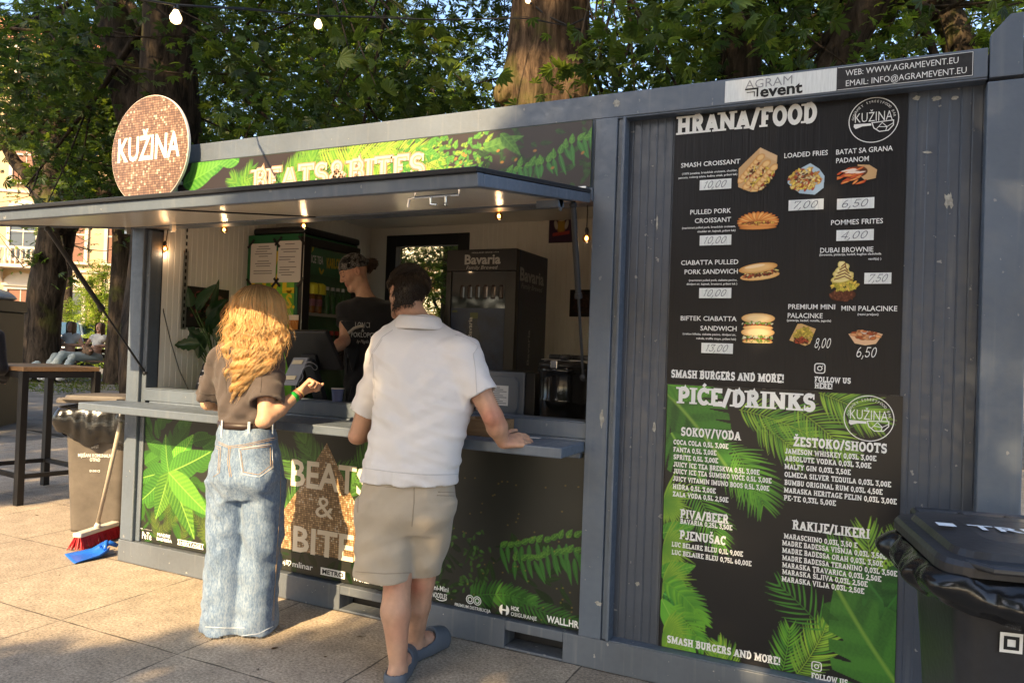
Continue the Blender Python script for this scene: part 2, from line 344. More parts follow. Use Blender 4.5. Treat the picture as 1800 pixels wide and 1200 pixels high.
# ---- soft solids: distance fields meshed with surface nets (bodies, clothes, bags)
def smin(a, b, k):
    h = np.clip(0.5+0.5*(b-a)/k, 0, 1); return b+(a-b)*h-k*h*(1-h)
class Field:
    def __init__(s, lo, hi, h, fine=()):
        ax = []
        for i in range(3):
            iv = [(f[1], f[2], f[3]) for f in fine if f[0] == i]
            x = lo[i]; a = [x]
            while x < hi[i]:
                st = h
                for (q0, q1, hh) in iv:
                    if q0-h <= x <= q1: st = min(st, hh)
                x += st; a.append(x)
            ax.append(np.array(a))
        s.ax = ax; s.X = ax[0][:, None, None]; s.Y = ax[1][None, :, None]; s.Z = ax[2][None, None, :]
        s.d = np.full((len(ax[0]), len(ax[1]), len(ax[2])), 0.3, np.float32)
    def sl(s, lo, hi):
        return tuple(slice(max(0, np.searchsorted(a, l)-1), np.searchsorted(a, h_)+1) for a, l, h_ in zip(s.ax, lo, hi))
    def put(s, fn, lo, hi, k=0.0, op='u'):
        m = 0.03+k
        q = s.sl(np.asarray(lo)-m, np.asarray(hi)+m)
        X, Y, Z = s.X[q[0]], s.Y[:, q[1]], s.Z[:, :, q[2]]
        if 0 in (X.size, Y.size, Z.size): return s
        dd = fn(X, Y, Z); o = s.d[q]
        if op == 'u': s.d[q] = smin(o, dd, k) if k > 0 else np.minimum(o, dd)
        elif op == 's': s.d[q] = -smin(-o, dd, k) if k > 0 else np.maximum(o, -dd)
        elif op == 'i': s.d[q] = np.maximum(o, dd)
        return s
    def cap(s, p, q, r0, r1=None, k=0.015, op='u'):
        p = np.asarray(p, float); q = np.asarray(q, float); r1 = r0 if r1 is None else r1; d = q-p; L2 = d@d+1e-12
        def fn(X, Y, Z):
            t = np.clip(((X-p[0])*d[0]+(Y-p[1])*d[1]+(Z-p[2])*d[2])/L2, 0, 1)
            return np.sqrt((X-p[0]-d[0]*t)**2+(Y-p[1]-d[1]*t)**2+(Z-p[2]-d[2]*t)**2)-(r0+(r1-r0)*t)
        rm = max(r0, r1); return s.put(fn, np.minimum(p, q)-rm, np.maximum(p, q)+rm, k, op)
    def cone(s, p, q, r0, r1, k=0.015, op='u', ext=0.0):
        p = np.asarray(p, float); q = np.asarray(q, float); d = q-p; L = np.linalg.norm(d); d = d/L
        def fn(X, Y, Z):
            t = (X-p[0])*d[0]+(Y-p[1])*d[1]+(Z-p[2])*d[2]; u = np.clip(t, 0, L+ext)
            return np.maximum(np.sqrt((X-p[0]-d[0]*u)**2+(Y-p[1]-d[1]*u)**2+(Z-p[2]-d[2]*u)**2)-(r0+(r1-r0)*u/L), t-L-ext)
        rm = max(r0, r1); return s.put(fn, np.minimum(p, q)-rm-ext, np.maximum(p, q)+rm+ext, k, op)
    def chain(s, pts, rad, k=0.015, op='u'):
        for i in range(len(pts)-1): s.cap(pts[i], pts[i+1], rad[i], rad[i+1], k if i == 0 else min(k, rad[i]*.5), op)
        return s
    def ell(s, c, r, Rm=None, k=0.015, op='u'):
        c = np.asarray(c, float); r = np.asarray(r, float); Rm = np.eye(3) if Rm is None else Rm
        def fn(X, Y, Z):
            x, y, z = X-c[0], Y-c[1], Z-c[2]
            a = (x*Rm[0, 0]+y*Rm[1, 0]+z*Rm[2, 0]); b = (x*Rm[0, 1]+y*Rm[1, 1]+z*Rm[2, 1]); e = (x*Rm[0, 2]+y*Rm[1, 2]+z*Rm[2, 2])
            k0 = np.sqrt((a/r[0])**2+(b/r[1])**2+(e/r[2])**2); k1 = np.sqrt((a/r[0]**2)**2+(b/r[1]**2)**2+(e/r[2]**2)**2)+1e-9
            return k0*(k0-1)/k1
        m = r.max(); return s.put(fn, c-m, c+m, k, op)
    def loft(s, st, k=0.015, op='u', pw=2.0):
        """upright stack of ellipse stations (z, cx, cy, rx, ry, turn)"""
        st = sorted([tuple(t)+(0.0,)*(6-len(t)) for t in st]); A = np.array(st); z = A[:, 0]
        def fn(X, Y, Z):
            zz = np.clip(Z, z[0], z[-1]); I = [smooth_interp(zz, z, A[:, j]) for j in range(1, 6)]
            x = X-I[0]; y = Y-I[1]; c, q = np.cos(I[4]), np.sin(I[4]); a = x*c+y*q; b = -x*q+y*c
            rr = (np.abs(a/I[2])**pw+np.abs(b/I[3])**pw)**(1/pw)
            d = (rr-1)*np.minimum(I[2], I[3])
            return np.maximum(d, np.maximum(z[0]-Z, Z-z[-1]))
        m = max(A[:, 3].max(), A[:, 4].max())
        lo = (A[:, 1].min()-m, A[:, 2].min()-m, z[0]); hi = (A[:, 1].max()+m, A[:, 2].max()+m, z[-1])
        return s.put(fn, lo, hi, k, op)
    def warp(s, fn):
        q = np.abs(s.d) < 0.05
        i, j, k = np.nonzero(q); s.d[q] += fn(s.ax[0][i], s.ax[1][j], s.ax[2][k]).astype(np.float32); return s
    def cut(s, p, n):
        n = nrm(n); s.d = np.maximum(s.d, ((s.X-p[0])*n[0]+(s.Y-p[1])*n[1]+(s.Z-p[2])*n[2]).astype(np.float32)); return s
    def mesh(s, smooth=1):
        d = s.d; g = d < 0; c = np.zeros(tuple(n-1 for n in d.shape), np.int8)
        for i in (0, 1):
            for j in (0, 1):
                for k in (0, 1): c += g[i:d.shape[0]-1+i, j:d.shape[1]-1+j, k:d.shape[2]-1+k]
        act = (c > 0) & (c < 8); I, J, K = np.nonzero(act); N = len(I)
        idx = np.full(act.shape, -1, np.int64); idx[I, J, K] = np.arange(N)
        sm = np.zeros((N, 3)); ct = np.zeros(N)
        cs = [(i, j, k) for i in (0, 1) for j in (0, 1) for k in (0, 1)]
        for a in cs:
            for ax_ in range(3):
                if a[ax_] == 0:
                    b = list(a); b[ax_] = 1
                    d0 = d[I+a[0], J+a[1], K+a[2]]; d1 = d[I+b[0], J+b[1], K+b[2]]; m = (d0 < 0) != (d1 < 0)
                    t = np.where(m, d0/np.where(m, d0-d1, 1), 0)
                    p = np.array(a, float)[None, :]+np.zeros((N, 3)); p[:, ax_] += t
                    sm += p*m[:, None]; ct += m
        fr = sm/ct[:, None]; P = np.zeros((N, 3))
        for ax_, ii in enumerate((I, J, K)):
            a = s.ax[ax_]; P[:, ax_] = a[ii]+fr[:, ax_]*(a[ii+1]-a[ii])
        Q = []
        for ax_ in range(3):
            o1, o2 = [(1, 2), (2, 0), (0, 1)][ax_]
            sl0 = [slice(1, n-1) for n in d.shape]; sl0[ax_] = slice(0, d.shape[ax_]-1); sl1 = list(sl0); sl1[ax_] = slice(1, d.shape[ax_])
            a = g[tuple(sl0)]; b = g[tuple(sl1)]; e = np.nonzero(a != b); base = [e[0], e[1], e[2]]
            off = [1, 1, 1]; off[ax_] = 0; base = [base[t]+off[t] for t in range(3)]; inside = a[e]
            def ci(da, db):
                q = [base[0].copy(), base[1].copy(), base[2].copy()]; q[o1] = q[o1]+da; q[o2] = q[o2]+db; return idx[q[0], q[1], q[2]]
            f = np.stack([ci(-1, -1), ci(0, -1), ci(0, 0), ci(-1, 0)], 1)
            f[~inside] = f[~inside][:, ::-1]; Q.append(f)
        Q = np.concatenate(Q); Q = Q[(Q >= 0).all(1)]
        for _ in range(smooth):
            acc = np.zeros_like(P); cn = np.zeros(N)
            for t in range(4):
                for u in (1, 3):
                    np.add.at(acc, Q[:, t], P[Q[:, (t+u) % 4]]); np.add.at(cn, Q[:, t], 1)
            P = P*0.5+0.5*acc/np.maximum(cn, 1)[:, None]
        return P, Q
def smooth_interp(z, zs, vs):
    """monotone-ish cubic interpolation"""
    i = np.clip(np.searchsorted(zs, z)-1, 0, len(zs)-2); z0, z1 = zs[i], zs[i+1]; t = np.clip((z-z0)/(z1-z0), 0, 1)
    m = np.gradient(vs, zs); h = z1-z0; t2, t3 = t*t, t*t*t
    return (2*t3-3*t2+1)*vs[i]+(t3-2*t2+t)*h*m[i]+(-2*t3+3*t2)*vs[i+1]+(t3-t2)*h*m[i+1]
def bvh_of(P, Q): return BVHTree.FromPolygons([tuple(p) for p in P.tolist()], Q.tolist())
def noise3(x, y, z, seed=0):
    r = np.random.default_rng(seed); o = 0
    for i in range(5):
        k = r.normal(size=3); o = o+np.sin(k[0]*x+k[1]*y+k[2]*z+r.uniform(0, 6.3))
    return o/2.2
# ---------------------------------------------------------------- materials
def paint_mat(name, base, rough=0.42, scratch=0.5):
    m = mat(name, base, rough, 0.85, bump=0.05, bscale=60); n, L, b = nodes(m)
    tc = n.new("ShaderNodeTexCoord")
    a = n.new("ShaderNodeTexNoise"); a.inputs["Scale"].default_value = 1.7; a.inputs["Detail"].default_value = 7; L(tc.outputs["Object"], a.inputs[0])
    c = n.new("ShaderNodeTexNoise"); c.inputs["Scale"].default_value = 34; c.inputs["Detail"].default_value = 3; L(tc.outputs["Object"], c.inputs[0])
    mp = n.new("ShaderNodeMapping"); mp.inputs["Scale"].default_value = (30, 30, 1.2); L(tc.outputs["Object"], mp.inputs[0])
    s = n.new("ShaderNodeTexNoise"); s.inputs["Scale"].default_value = 1.0; s.inputs["Detail"].default_value = 4; L(mp.outputs[0], s.inputs[0])
    r1 = n.new("ShaderNodeMapRange"); r1.inputs[1].default_value = .3; r1.inputs[2].default_value = .7; r1.inputs[3].default_value = .8; r1.inputs[4].default_value = 1.25; L(a.outputs[0], r1.inputs[0])
    sc = n.new("ShaderNodeVectorMath"); sc.operation = 'SCALE'; sc.inputs[0].default_value = base; L(r1.outputs[0], sc.inputs["Scale"])
    ch = n.new("ShaderNodeMapRange"); ch.inputs[1].default_value = .70; ch.inputs[2].default_value = .73; L(c.outputs[0], ch.inputs[0])   # chips
    st = n.new("ShaderNodeMapRange"); st.inputs[1].default_value = .56; st.inputs[2].default_value = .8; st.inputs[4].default_value = .35; L(s.outputs[0], st.inputs[0])  # runs
    mu = n.new("ShaderNodeMath"); mu.operation = 'MAXIMUM'; L(ch.outputs[0], mu.inputs[0]); L(st.outputs[0], mu.inputs[1])
    m2 = n.new("ShaderNodeMath"); m2.operation = 'MULTIPLY'; m2.inputs[1].default_value = scratch; L(mu.outputs[0], m2.inputs[0])
    mx = n.new("ShaderNodeMix"); mx.data_type = 'RGBA'; mx.inputs[7].default_value = (.36, .35, .32, 1); L(m2.outputs[0], mx.inputs[0]); L(sc.outputs[0], mx.inputs[6]); L(mx.outputs[2], b.inputs["Base Color"])
    rr = n.new("ShaderNodeMapRange"); rr.inputs[1].default_value = .3; rr.inputs[2].default_value = .7; rr.inputs[3].default_value = rough-.1; rr.inputs[4].default_value = rough+.16; L(c.outputs[0], rr.inputs[0]); L(rr.outputs[0], b.inputs["Roughness"])
    return m
M = {}
M['frame'] = paint_mat("anthracite_paint", (.086, .110, .146), .5)
M['wallp'] = paint_mat("anthracite_wall", (.037, .049, .073), .44, .6)
M['dirt'] = paint_mat("dirty_base_paint", (.090, .105, .128), .52, 1.0)
M['black'] = mat("black_plastic", (.012, .012, .014), .38, .5, bump=.05, bscale=120)
M['dark'] = mat("dark_metal", (.02, .021, .024), .45)
M['beige'] = mat("interior_panel", (.85, .83, .77), .34, .5, var=.06, vscale=2)
M['soffit'] = mat("shutter_lining", (.78, .73, .64), .2, .6, var=.05, vscale=3, bump=.12, bscale=5, stretch=(1, 60, 1))
M['steel'] = mat("zinc_steel", (.55, .55, .53), .35, .5, 0.9)
M['chrome'] = mat("bright_steel", (.75, .75, .74), .15, .5, 1.0)
M['white'] = mat("white_ink", (.82, .82, .80), .5, .3)
M['wsticker'] = mat("white_sticker", (.74, .76, .74), .45, .3, var=.12, vscale=40, stretch=(3, 1, .3))
M['cream'] = mat("cream_ink", (.80, .70, .60), .45, .3)
M['print'] = mat("printed_ink", (.5, .5, .5), .38, .45, attr="Col", bump=.02, bscale=200)
M['printm'] = mat("matt_print", (.5, .5, .5), .5, .25, attr="Col")
M['board'] = mat("black_board", (.009, .0085, .0105), .40, .3, bump=.25, bscale=1.0, stretch=(160, 1, .4))
M['ink'] = mat("black_ink", (.012, .012, .012), .6)
M['pen'] = mat("pen_ink", (.13, .14, .17), .6)
def pane_mat(name, tint, gl=.08):
    m = mat(name, tint, .03, .5); n, L, b = nodes(m); t = n.new("ShaderNodeBsdfTransparent"); t.inputs[0].default_value = (*tint, 1); g = n.new("ShaderNodeBsdfGlossy"); g.inputs["Roughness"].default_value = .03
    ms = n.new("ShaderNodeMixShader"); ms.inputs[0].default_value = gl*.6; L(t.outputs[0], ms.inputs[1]); L(g.outputs[0], ms.inputs[2]); L(ms.outputs[0], n["Material Output"].inputs[0]); return m
M['glass'] = pane_mat("window_glass", (.92, .96, .95))
M['rubber'] = mat("black_rubber", (.016, .016, .016), .7)
M['wood'] = mat("oiled_wood", (.20, .11, .05), .5, .4, var=1.0, var2=(.31, .19, .095), vscale=5, stretch=(1.5, 16, 16), bump=.1, bscale=20)

# ---------------------------------------------------------------- ground
def groundz(x, y):
    d = np.sqrt((np.asarray(x)-3.0)**2+np.asarray(y)**2); t = np.clip((d-8)/9, 0, 1); return 0.42*t*t*(3-2*t)
def ground_material():
    m = mat("granite_paving", (.36, .31, .25), .8, .25); n, L, b = nodes(m)
    tc = n.new("ShaderNodeTexCoord"); sp = n.new("ShaderNodeSeparateXYZ"); L(tc.outputs["Object"], sp.inputs[0])
    wob = n.new("ShaderNodeTexNoise"); wob.inputs["Scale"].default_value = 3.5; wob.inputs["Detail"].default_value = 4; L(tc.outputs["Object"], wob.inputs[0])
    def mth(op, a, bb=None):
        q = n.new("ShaderNodeMath"); q.operation = op
        for i, v in enumerate((a, bb)):
            if v is None: continue
            if isinstance(v, (int, float)): q.inputs[i].default_value = v
            else: L(v, q.inputs[i])
        return q.outputs[0]
    dist = []; cell = []
    for ax, off, pitch in ((0, .66, .813), (1, -.80, .80)):
        s = mth('ADD', sp.outputs[ax], mth('MULTIPLY', mth('SUBTRACT', wob.outputs[0], .5), .018))
        q = mth('DIVIDE', mth('SUBTRACT', s, off-pitch*80), pitch)
        f = mth('FRACT', q); cell.append(mth('FLOOR', q)); dist.append(mth('MULTIPLY', mth('MINIMUM', f, mth('SUBTRACT', 1.0, f)), pitch))
    d = mth('MINIMUM', dist[0], dist[1])
    jn = n.new("ShaderNodeTexNoise"); jn.inputs["Scale"].default_value = 5; L(tc.outputs["Object"], jn.inputs[0])
    wd = mth('MULTIPLY', mth('SUBTRACT', jn.outputs[0], .18), .019)
    jm = n.new("ShaderNodeMapRange"); jm.interpolation_type = 'SMOOTHSTEP'; L(d, jm.inputs[0]); jm.inputs[1].default_value = 0; L(wd, jm.inputs[2]); jm.inputs[3].default_value = 1; jm.inputs[4].default_value = 0
    cb = n.new("ShaderNodeCombineXYZ"); L(cell[0], cb.inputs[0]); L(cell[1], cb.inputs[1])
    wn = n.new("ShaderNodeTexWhiteNoise"); L(cb.outputs[0], wn.inputs["Vector"])
    g = n.new("ShaderNodeTexNoise"); g.inputs["Scale"].default_value = 78; g.inputs["Detail"].default_value = 3; g.inputs["Roughness"].default_value = .8; L(tc.outputs["Object"], g.inputs[0])
    g2 = n.new("ShaderNodeTexNoise"); g2.inputs["Scale"].default_value = 6; g2.inputs["Detail"].default_value = 7; g2.inputs["Roughness"].default_value = .7; L(tc.outputs["Object"], g2.inputs[0])
    v = n.new("ShaderNodeTexVoronoi"); v.inputs["Scale"].default_value = 16; L(tc.outputs["Object"], v.inputs[0])
    bl = n.new("ShaderNodeMapRange"); L(v.outputs["Distance"], bl.inputs[0]); bl.inputs[1].default_value = .05; bl.inputs[2].default_value = .16; bl.inputs[3].default_value = .55; bl.inputs[4].default_value = 1
    bn = n.new("ShaderNodeMapRange"); L(g2.outputs[0], bn.inputs[0]); bn.inputs[1].default_value = .56; bn.inputs[2].default_value = .62; bn.inputs[3].default_value = 1; bn.inputs[4].default_value = 0
    blot = mth('MAXIMUM', bl.outputs[0], bn.outputs[0])
    ra = n.new("ShaderNodeMapRange"); L(g.outputs[0], ra.inputs[0]); ra.inputs[1].default_value = .3; ra.inputs[2].default_value = .7; ra.inputs[3].default_value = .42; ra.inputs[4].default_value = 1.58
    rb = n.new("ShaderNodeMapRange"); L(g2.outputs[0], rb.inputs[0]); rb.inputs[1].default_value = .3; rb.inputs[2].default_value = .7; rb.inputs[3].default_value = .74; rb.inputs[4].default_value = 1.18
    rc = mth('ADD', mth('MULTIPLY', wn.outputs[0], .22), .89)
    k = mth('MULTIPLY', mth('MULTIPLY', ra.outputs[0], rb.outputs[0]), mth('MULTIPLY', rc, blot)); k = mth('MULTIPLY', k, mth('SUBTRACT', 1.0, mth('MULTIPLY', jm.outputs[0], .8)))
    sc = n.new("ShaderNodeVectorMath"); sc.operation = 'SCALE'; sc.inputs[0].default_value = (.375, .308, .235); L(k, sc.inputs["Scale"]); L(sc.outputs[0], b.inputs["Base Color"])
    h = mth('SUBTRACT', mth('MULTIPLY', g.outputs[0], .25), jm.outputs[0])
    bp = n.new("ShaderNodeBump"); bp.inputs["Strength"].default_value = .5; bp.inputs["Distance"].default_value = .006; L(h, bp.inputs["Height"]); L(bp.outputs[0], b.inputs["Normal"])
    return m
M['paving'] = ground_material()
M['asphalt'] = mat("park_gravel", (.16, .15, .135), .9, .2, var=.35, vscale=3, bump=.5, bscale=90)
def sheet_mesh(name, x0, x1, y0, y1, nx, ny, m, dz=0.0):
    U, W = np.meshgrid(np.linspace(x0, x1, nx), np.linspace(y0, y1, ny), indexing='ij')
    P = np.stack([U, W, groundz(U, W)+dz], -1).reshape(-1, 3); i = np.arange(nx*ny).reshape(nx, ny)
    q = np.stack([i[:-1, :-1], i[1:, :-1], i[1:, 1:], i[:-1, 1:]], -1).reshape(-1, 4)
    o = npmesh(name, P, q, m, smooth=True); o['kind'] = 'structure'; return o
sheet_mesh("ground", -140, 120, -60, 160, 131, 111, M['asphalt'], -0.02)
sheet_mesh("pavement", -5.6, 16, -16, 9, 73, 84, M['paving'], 0.0)

# ---------------------------------------------------------------- the kiosk (a converted container)
K = thing("food_kiosk", "dark grey container kiosk with open serving hatch and jungle printed front", "kiosk", (2.35, 1.2, 0))
LX = 4.735; HZ = 2.59; DY = 2.42; BR = 0.135; XM0, XM1 = 3.08, 3.21; XR = 4.60
b = MB()
# front base rail with two fork pockets
pk = [(1.735, 2.005), (2.71, 3.005)]; xs = [-.012]
for a, c in pk: xs += [a, c]
xs += [LX]
for i in range(0, len(xs), 2): b.box(xs[i], xs[i+1], 0, .12, 0, BR)
for a, c in pk: b.box(a, c, .001, .12, .088, BR-.001); b.box(a, c, .001, .12, 0, .012)
b.box(-.012, .10, .12, DY, 0, BR); b.box(LX-.10, LX, .12, DY, 0, BR); b.box(-.012, LX, DY, DY+.1, 0, BR)
b.build("base_rail", M['dirt'], K, .004)
for a, c in pk: MB().box(a-.02, c+.02, .122, .9, .005, .1).build("fork_pocket", M['black'], K)
b = MB(); b.box(-.0, 4.598, 0, .12, 2.48, HZ); b.box(-.0, 4.598, .002, .09, 2.472, 2.4795); b.box(0, .1, .122, DY, 2.48, HZ-.002); b.box(0, 4.7, DY, DY+.1, 2.48, HZ)
b.build("top_rail", M['frame'], K, .006)
b = MB(); b.box(0.0, .112, 0.0, .11, BR+.001, 2.479); b.box(.1125, .15, .022, .108, BR+.001, 2.0895); b.build("corner_post", M['frame'], K, .006)
b = MB(); b.box(XM0, XM1-.026, -.002, .12, BR+.001, 2.479); b.box(XM1-.0255, XM1-.002, .012, .12, BR+.002, 2.479); b.box(XM1-.0015, XM1+.012, -.004, .1, BR+.002, 2.478); b.build("middle_post", M['frame'], K, .003)
b = MB(); b.box(4.597, LX, -.003, .14, BR+.001, 2.462); b.build("corner_post", M['frame'], K, .006)
# corner fitting with its lifting lug
b = MB()
ang = lambda cx, cz, rx, rz, a0, a1, n=7: arc(cx, cz, rx, rz, a0, a1, n)
out = [(4.603, 2.474), (4.603, 2.632), (4.664, 2.702), (4.80, 2.702), (4.80, 2.474)]
hole = arc(4.738, 2.655, .028, .035, 0, 360, 17)[:-1]
b.prism([(4.603, 2.474), (4.603, 2.632), (4.664, 2.702), (4.705, 2.702), (4.705, 2.474)], (0, -.006, 0), (1, 0, 0), (0, 0, 1), (0, .03, 0))
b.prism([(4.705, 2.474), (4.705, 2.612), (4.80, 2.612), (4.80, 2.474)], (0, -.006, 0), (1, 0, 0), (0, 0, 1), (0, .03, 0))
b.prism([(4.705, 2.692), (4.705, 2.702), (4.80, 2.702), (4.80, 2.692)], (0, -.006, 0), (1, 0, 0), (0, 0, 1), (0, .03, 0))
b.box(4.606, LX-.003, .025, .14, 2.474, HZ-.004)
b.build("lifting_lug", M['frame'], K, .003)
for x0, x1 in ((0, .11), (LX-.12, LX)): MB().box(x0, x1, DY-.02, DY+.1, BR+.001, 2.479).build("rear_post", M['frame'], K)
# ribbed menu wall
def ribbed(x0, x1, y, z0, z1, pitch, dep, m, name, parent, axis='x', flip=1):
    n = max(2, int(round((x1-x0)/pitch))); vs = []; fs = []; p = (x1-x0)/n; pr = []
    for i in range(n): 
        a = x0+i*p; up = (i % 2)*.35+.65
        pr += [(a, 0), (a+p-.008, 0), (a+p-.005, dep*up), (a+p-.003, dep*up)]
    pr += [(x1, 0)]
    for (q, d_) in pr:
        for z in (z0, z1): vs.append((q, y+flip*d_, z) if axis == 'x' else (y+flip*d_, q, z))
    for i in range(len(pr)-1): fs.append((2*i, 2*i+2, 2*i+3, 2*i+1))
    bb = MB(); bb.add(vs, fs); return bb.build(name, m, parent, fixn=False)
ribbed(XM1, 4.60, .062, BR, 2.48, .0365, .0022, M['wallp'], "wall_panel", K)
b = MB(); b.box(XM1+.013, 4.596, .001, .1, BR+.0005, BR+.006); b.build("drip_ledge", M['frame'], K, .002)
# peeled paint and tape remains
M['residue'] = mat("sticker_residue", (.34, .33, .29), .7, .2, var=.4, vscale=60)
for (px, py, sx, sz, y_, n_) in ((1084, 182, .020, .026, -.0012, 11), (1612, 172, .018, .012, .0585, 7), (1645, 173, .022, .012, .0585, 7), (1680, 172, .017, .010, .0585, 7), (1668, 352, .022, .040, .0585, 9), (1630, 268, .022, .006, .0585, 6), (1058, 735, .012, .05, -.0035, 8), (1052, 1060, .022, .012, -.0035, 8), (1150, 750, .010, .03, .0585, 8), (1120, 1025, .012, .012, .0585, 7), (1155, 390, .006, .05, .0585, 7), (620, 470, .03, .01, -.0035, 5)):
    c = at(px, py, y_); p = [(c[0]+sx*R.uniform(.45, 1)*math.cos(a), c[2]+sz*R.uniform(.45, 1)*math.sin(a)) for a in np.linspace(0, 6.283, n_*2, endpoint=False)]
    if px != 620: Sheet((0, y_, 0), (1, 0, 0), (0, 0, 1)).poly(b0 := MB(), p, 0); b0.build("sticker_residue", M['residue'], K, fixn=False)
# shell
b = MB(); b.box(-.002, LX, .1, DY, 2.545, 2.575); b.build("roof", M['wallp'], K)
b = MB(); b.box(.15, 4.6, .12, 2.33, 2.47, 2.5); b.build("ceiling", M['beige'], K)
b = MB(); b.box(.0, 4.6, .125, 2.4, .1, .15); b.build("floor_plate", mat("vinyl_floor", (.26, .23, .19), .5), K)
for x0, x1, y0 in ((LX-.1, LX-.04, .14), (.0, .06, .115)): MB().box(x0, x1, y0, DY-.02, BR, 2.5).build("side_wall", M['wallp'], K)
ribbed(.112, 2.3, .15, .15, 2.475, .045, -.004, M['beige'], "lining", K, 'y', 1)
ribbed(.125, 2.3, 3.2, .15, 2.475, .045, -.004, M['beige'], "lining", K, 'y', -1)
b = MB(); b.box(.15, .16, .1, .2, .15, 2.47)
DX0, DX1, DZ = .33, 1.17, 2.40
for x0, x1, z0, z1 in ((.15, DX0, .15, 2.475), (DX1, 4.62, .15, 2.475), (DX0, DX1, DZ, 2.475)):
    if x1 < 1 or z0 > 1: bb = MB().box(x0, x1, 2.3, 2.32, z0, z1); bb.build("lining", M['beige'], K)
    else: ribbed(x0, x1, 2.3, z0, z1, .045, .004, M['beige'], "lining", K)
b = MB(); b.box(0, DX0, 2.34, 2.4, .15, 2.5); b.box(DX1, LX, 2.34, 2.4, .15, 2.5); b.box(DX0, DX1, 2.34, 2.4, DZ+.001, 2.5); b.build("rear_wall", M['wallp'], K)
dr = MB(); fr = .105
dr.box(DX0, DX0+fr, 2.285, 2.36, .15, DZ); dr.box(DX1-fr, DX1, 2.285, 2.36, .15, DZ); dr.box(DX0+fr, DX1-fr, 2.286, 2.359, DZ-.10, DZ); dr.box(DX0+fr, DX1-fr, 2.286, 2.359, .15, .28); dr.box(DX0+fr, DX1-fr, 2.286, 2.359, 1.22, 1.32)
door = dr.build("door", M['dark'], K, .004)
b = MB(); b.box(DX0+fr-.01, DX1-fr+.01, 2.32, 2.326, .27, DZ-.09); b.build("pane", M['glass'], door)
b = MB(); b.bar((DX1-.05, 2.27, 1.10), (DX1-.05, 2.27, 1.25), .02, .02); b.bar((DX1-.05, 2.255, 1.2), (DX1-.17, 2.255, 1.2), .018, .018); b.build("handle", M['steel'], door, .004)
# header above hatch, sill, counter shelf
b = MB(); b.box(.113, XM0-.001, .004, .10, 2.10, 2.48); b.box(.15, XM0-.001, -.012, .0035, 2.105, 2.165); b.build("header_beam", M['frame'], K, .003)
b = MB(); b.box(.1505, XM0-.002, .012, .135, 1.020, 1.092); b.box(.152, XM0-.004, .02, .13, 1.0925, 1.098); b.build("window_sill", M['frame'], K, .004)
b = MB(); b.box(-.055, 3.075, -.275, .0115, .962, 1.008); b.box(.2, XM0-.003, .012, .1, .955, 1.019); b.box(.14, 3.06, .0, .035, .93, .9615); b.build("counter_shelf", M['frame'], K, .006)
b = MB(); b.box(.12, XM0, .06, .1, BR, .955); b.build("apron_backing", M['dark'], K)
# lifted shutter
SY0, SZ0, SY1, SZ1 = -.005, 2.095, -1.08, 1.938; TH = .046
def sh(y, e=0.0):
    t = (y-SY0)/(SY1-SY0); return SZ0+(SZ1-SZ0)*t+e
SX0, SX1 = -.03, 3.068
sN = nrm(np.cross((1, 0, 0), (0, SY1-SY0, SZ1-SZ0))); sN = sN if sN[2] > 0 else -sN
sD = nrm((0, SY1-SY0, SZ1-SZ0))
def sp(x, d, e): return np.array([x, SY0, SZ0])+sD*d+sN*e
SLn = math.hypot(SY1-SY0, SZ1-SZ0)
def sbox(bb, x0, x1, d0, d1, e0, e1): bb.obox(sp((x0+x1)/2, (d0+d1)/2, (e0+e1)/2), ((1, 0, 0), sD, sN), ((x1-x0)/2, (d1-d0)/2, (e1-e0)/2))
b = MB(); sbox(b, SX0, SX1, SLn-.045, SLn, 0, TH); sbox(b, SX0, SX0+.04, 0, SLn-.0452, .001, TH-.001); sbox(b, SX1-.04, SX1, 0, SLn-.0452, .001, TH-.001); sbox(b, SX0+.0402, SX1-.0402, 0, .04, .001, TH-.001)
shut = b.build("shutter", M['frame'], K, .004)
b = MB(); sbox(b, SX0+.041, SX1-.041, .041, SLn-.046, .010, TH-.006); b.build("lining_panel", M['soffit'], shut)
b = MB(); sbox(b, SX0-.002, SX1+.002, -.02, SLn+.012, TH+.0005, TH+.018); b.build("top_sheet", M['dark'], shut, .003)
b = MB(); sbox(b, 1.50, 1.515, .042, SLn-.047, .004, .0098); b.build("joint_strip", M['dark'], shut)
b = MB(); sbox(b, SX1-.12, SX1-.02, .28, .34, -.03, -.001); b.prism([(0, 0), (.05, 0), (.025, -.045)], sp(SX1-.02, .28, -.001), sD, -sN*-1, V(-.01, 0, 0)); b.build("bracket", M['frame'], shut)
# latch on the lining near the front edge
b = MB(); q = lambda x, d, e: sp(x, d, e); dl = SLn-.04
b.tube([q(2.80, dl, -.002), q(2.80, dl, -.018), q(2.98, dl+.01, -.018), q(2.98, dl+.01, -.002)], .0045, 8)
b.tube([q(2.80, dl, -.018), q(2.775, dl, -.022), q(2.768, dl, -.050)], .005, 8); b.tube([q(2.86, dl, -.018), q(2.86, dl, -.044), q(2.885, dl, -.046)], .004, 8)
b.lathe([(.004, 0), (.004, .02), (.010, .032)], q(2.92, dl, -.020), 12, -sN); b.build("latch", M['chrome'], shut)
for xx, lo in ((.13, (.135, .03, 1.19)), (3.045, (3.05, .03, 1.30))):
    a = sp(xx, .62, -.015) if xx < 1 else sp(xx, .16, -.015); c = V(*lo)
    b = MB(); dv = c-a; b.tube([a, a+dv*.52], .014, 10); b.tube([a+dv*.5, c], .0065, 8); b.tube([a+dv*.50, a+dv*.53], .018, 10)
    b.ball(a, .018, 8); b.ball(c, .018, 8); b.build("gas_strut", M['dark'], shut)
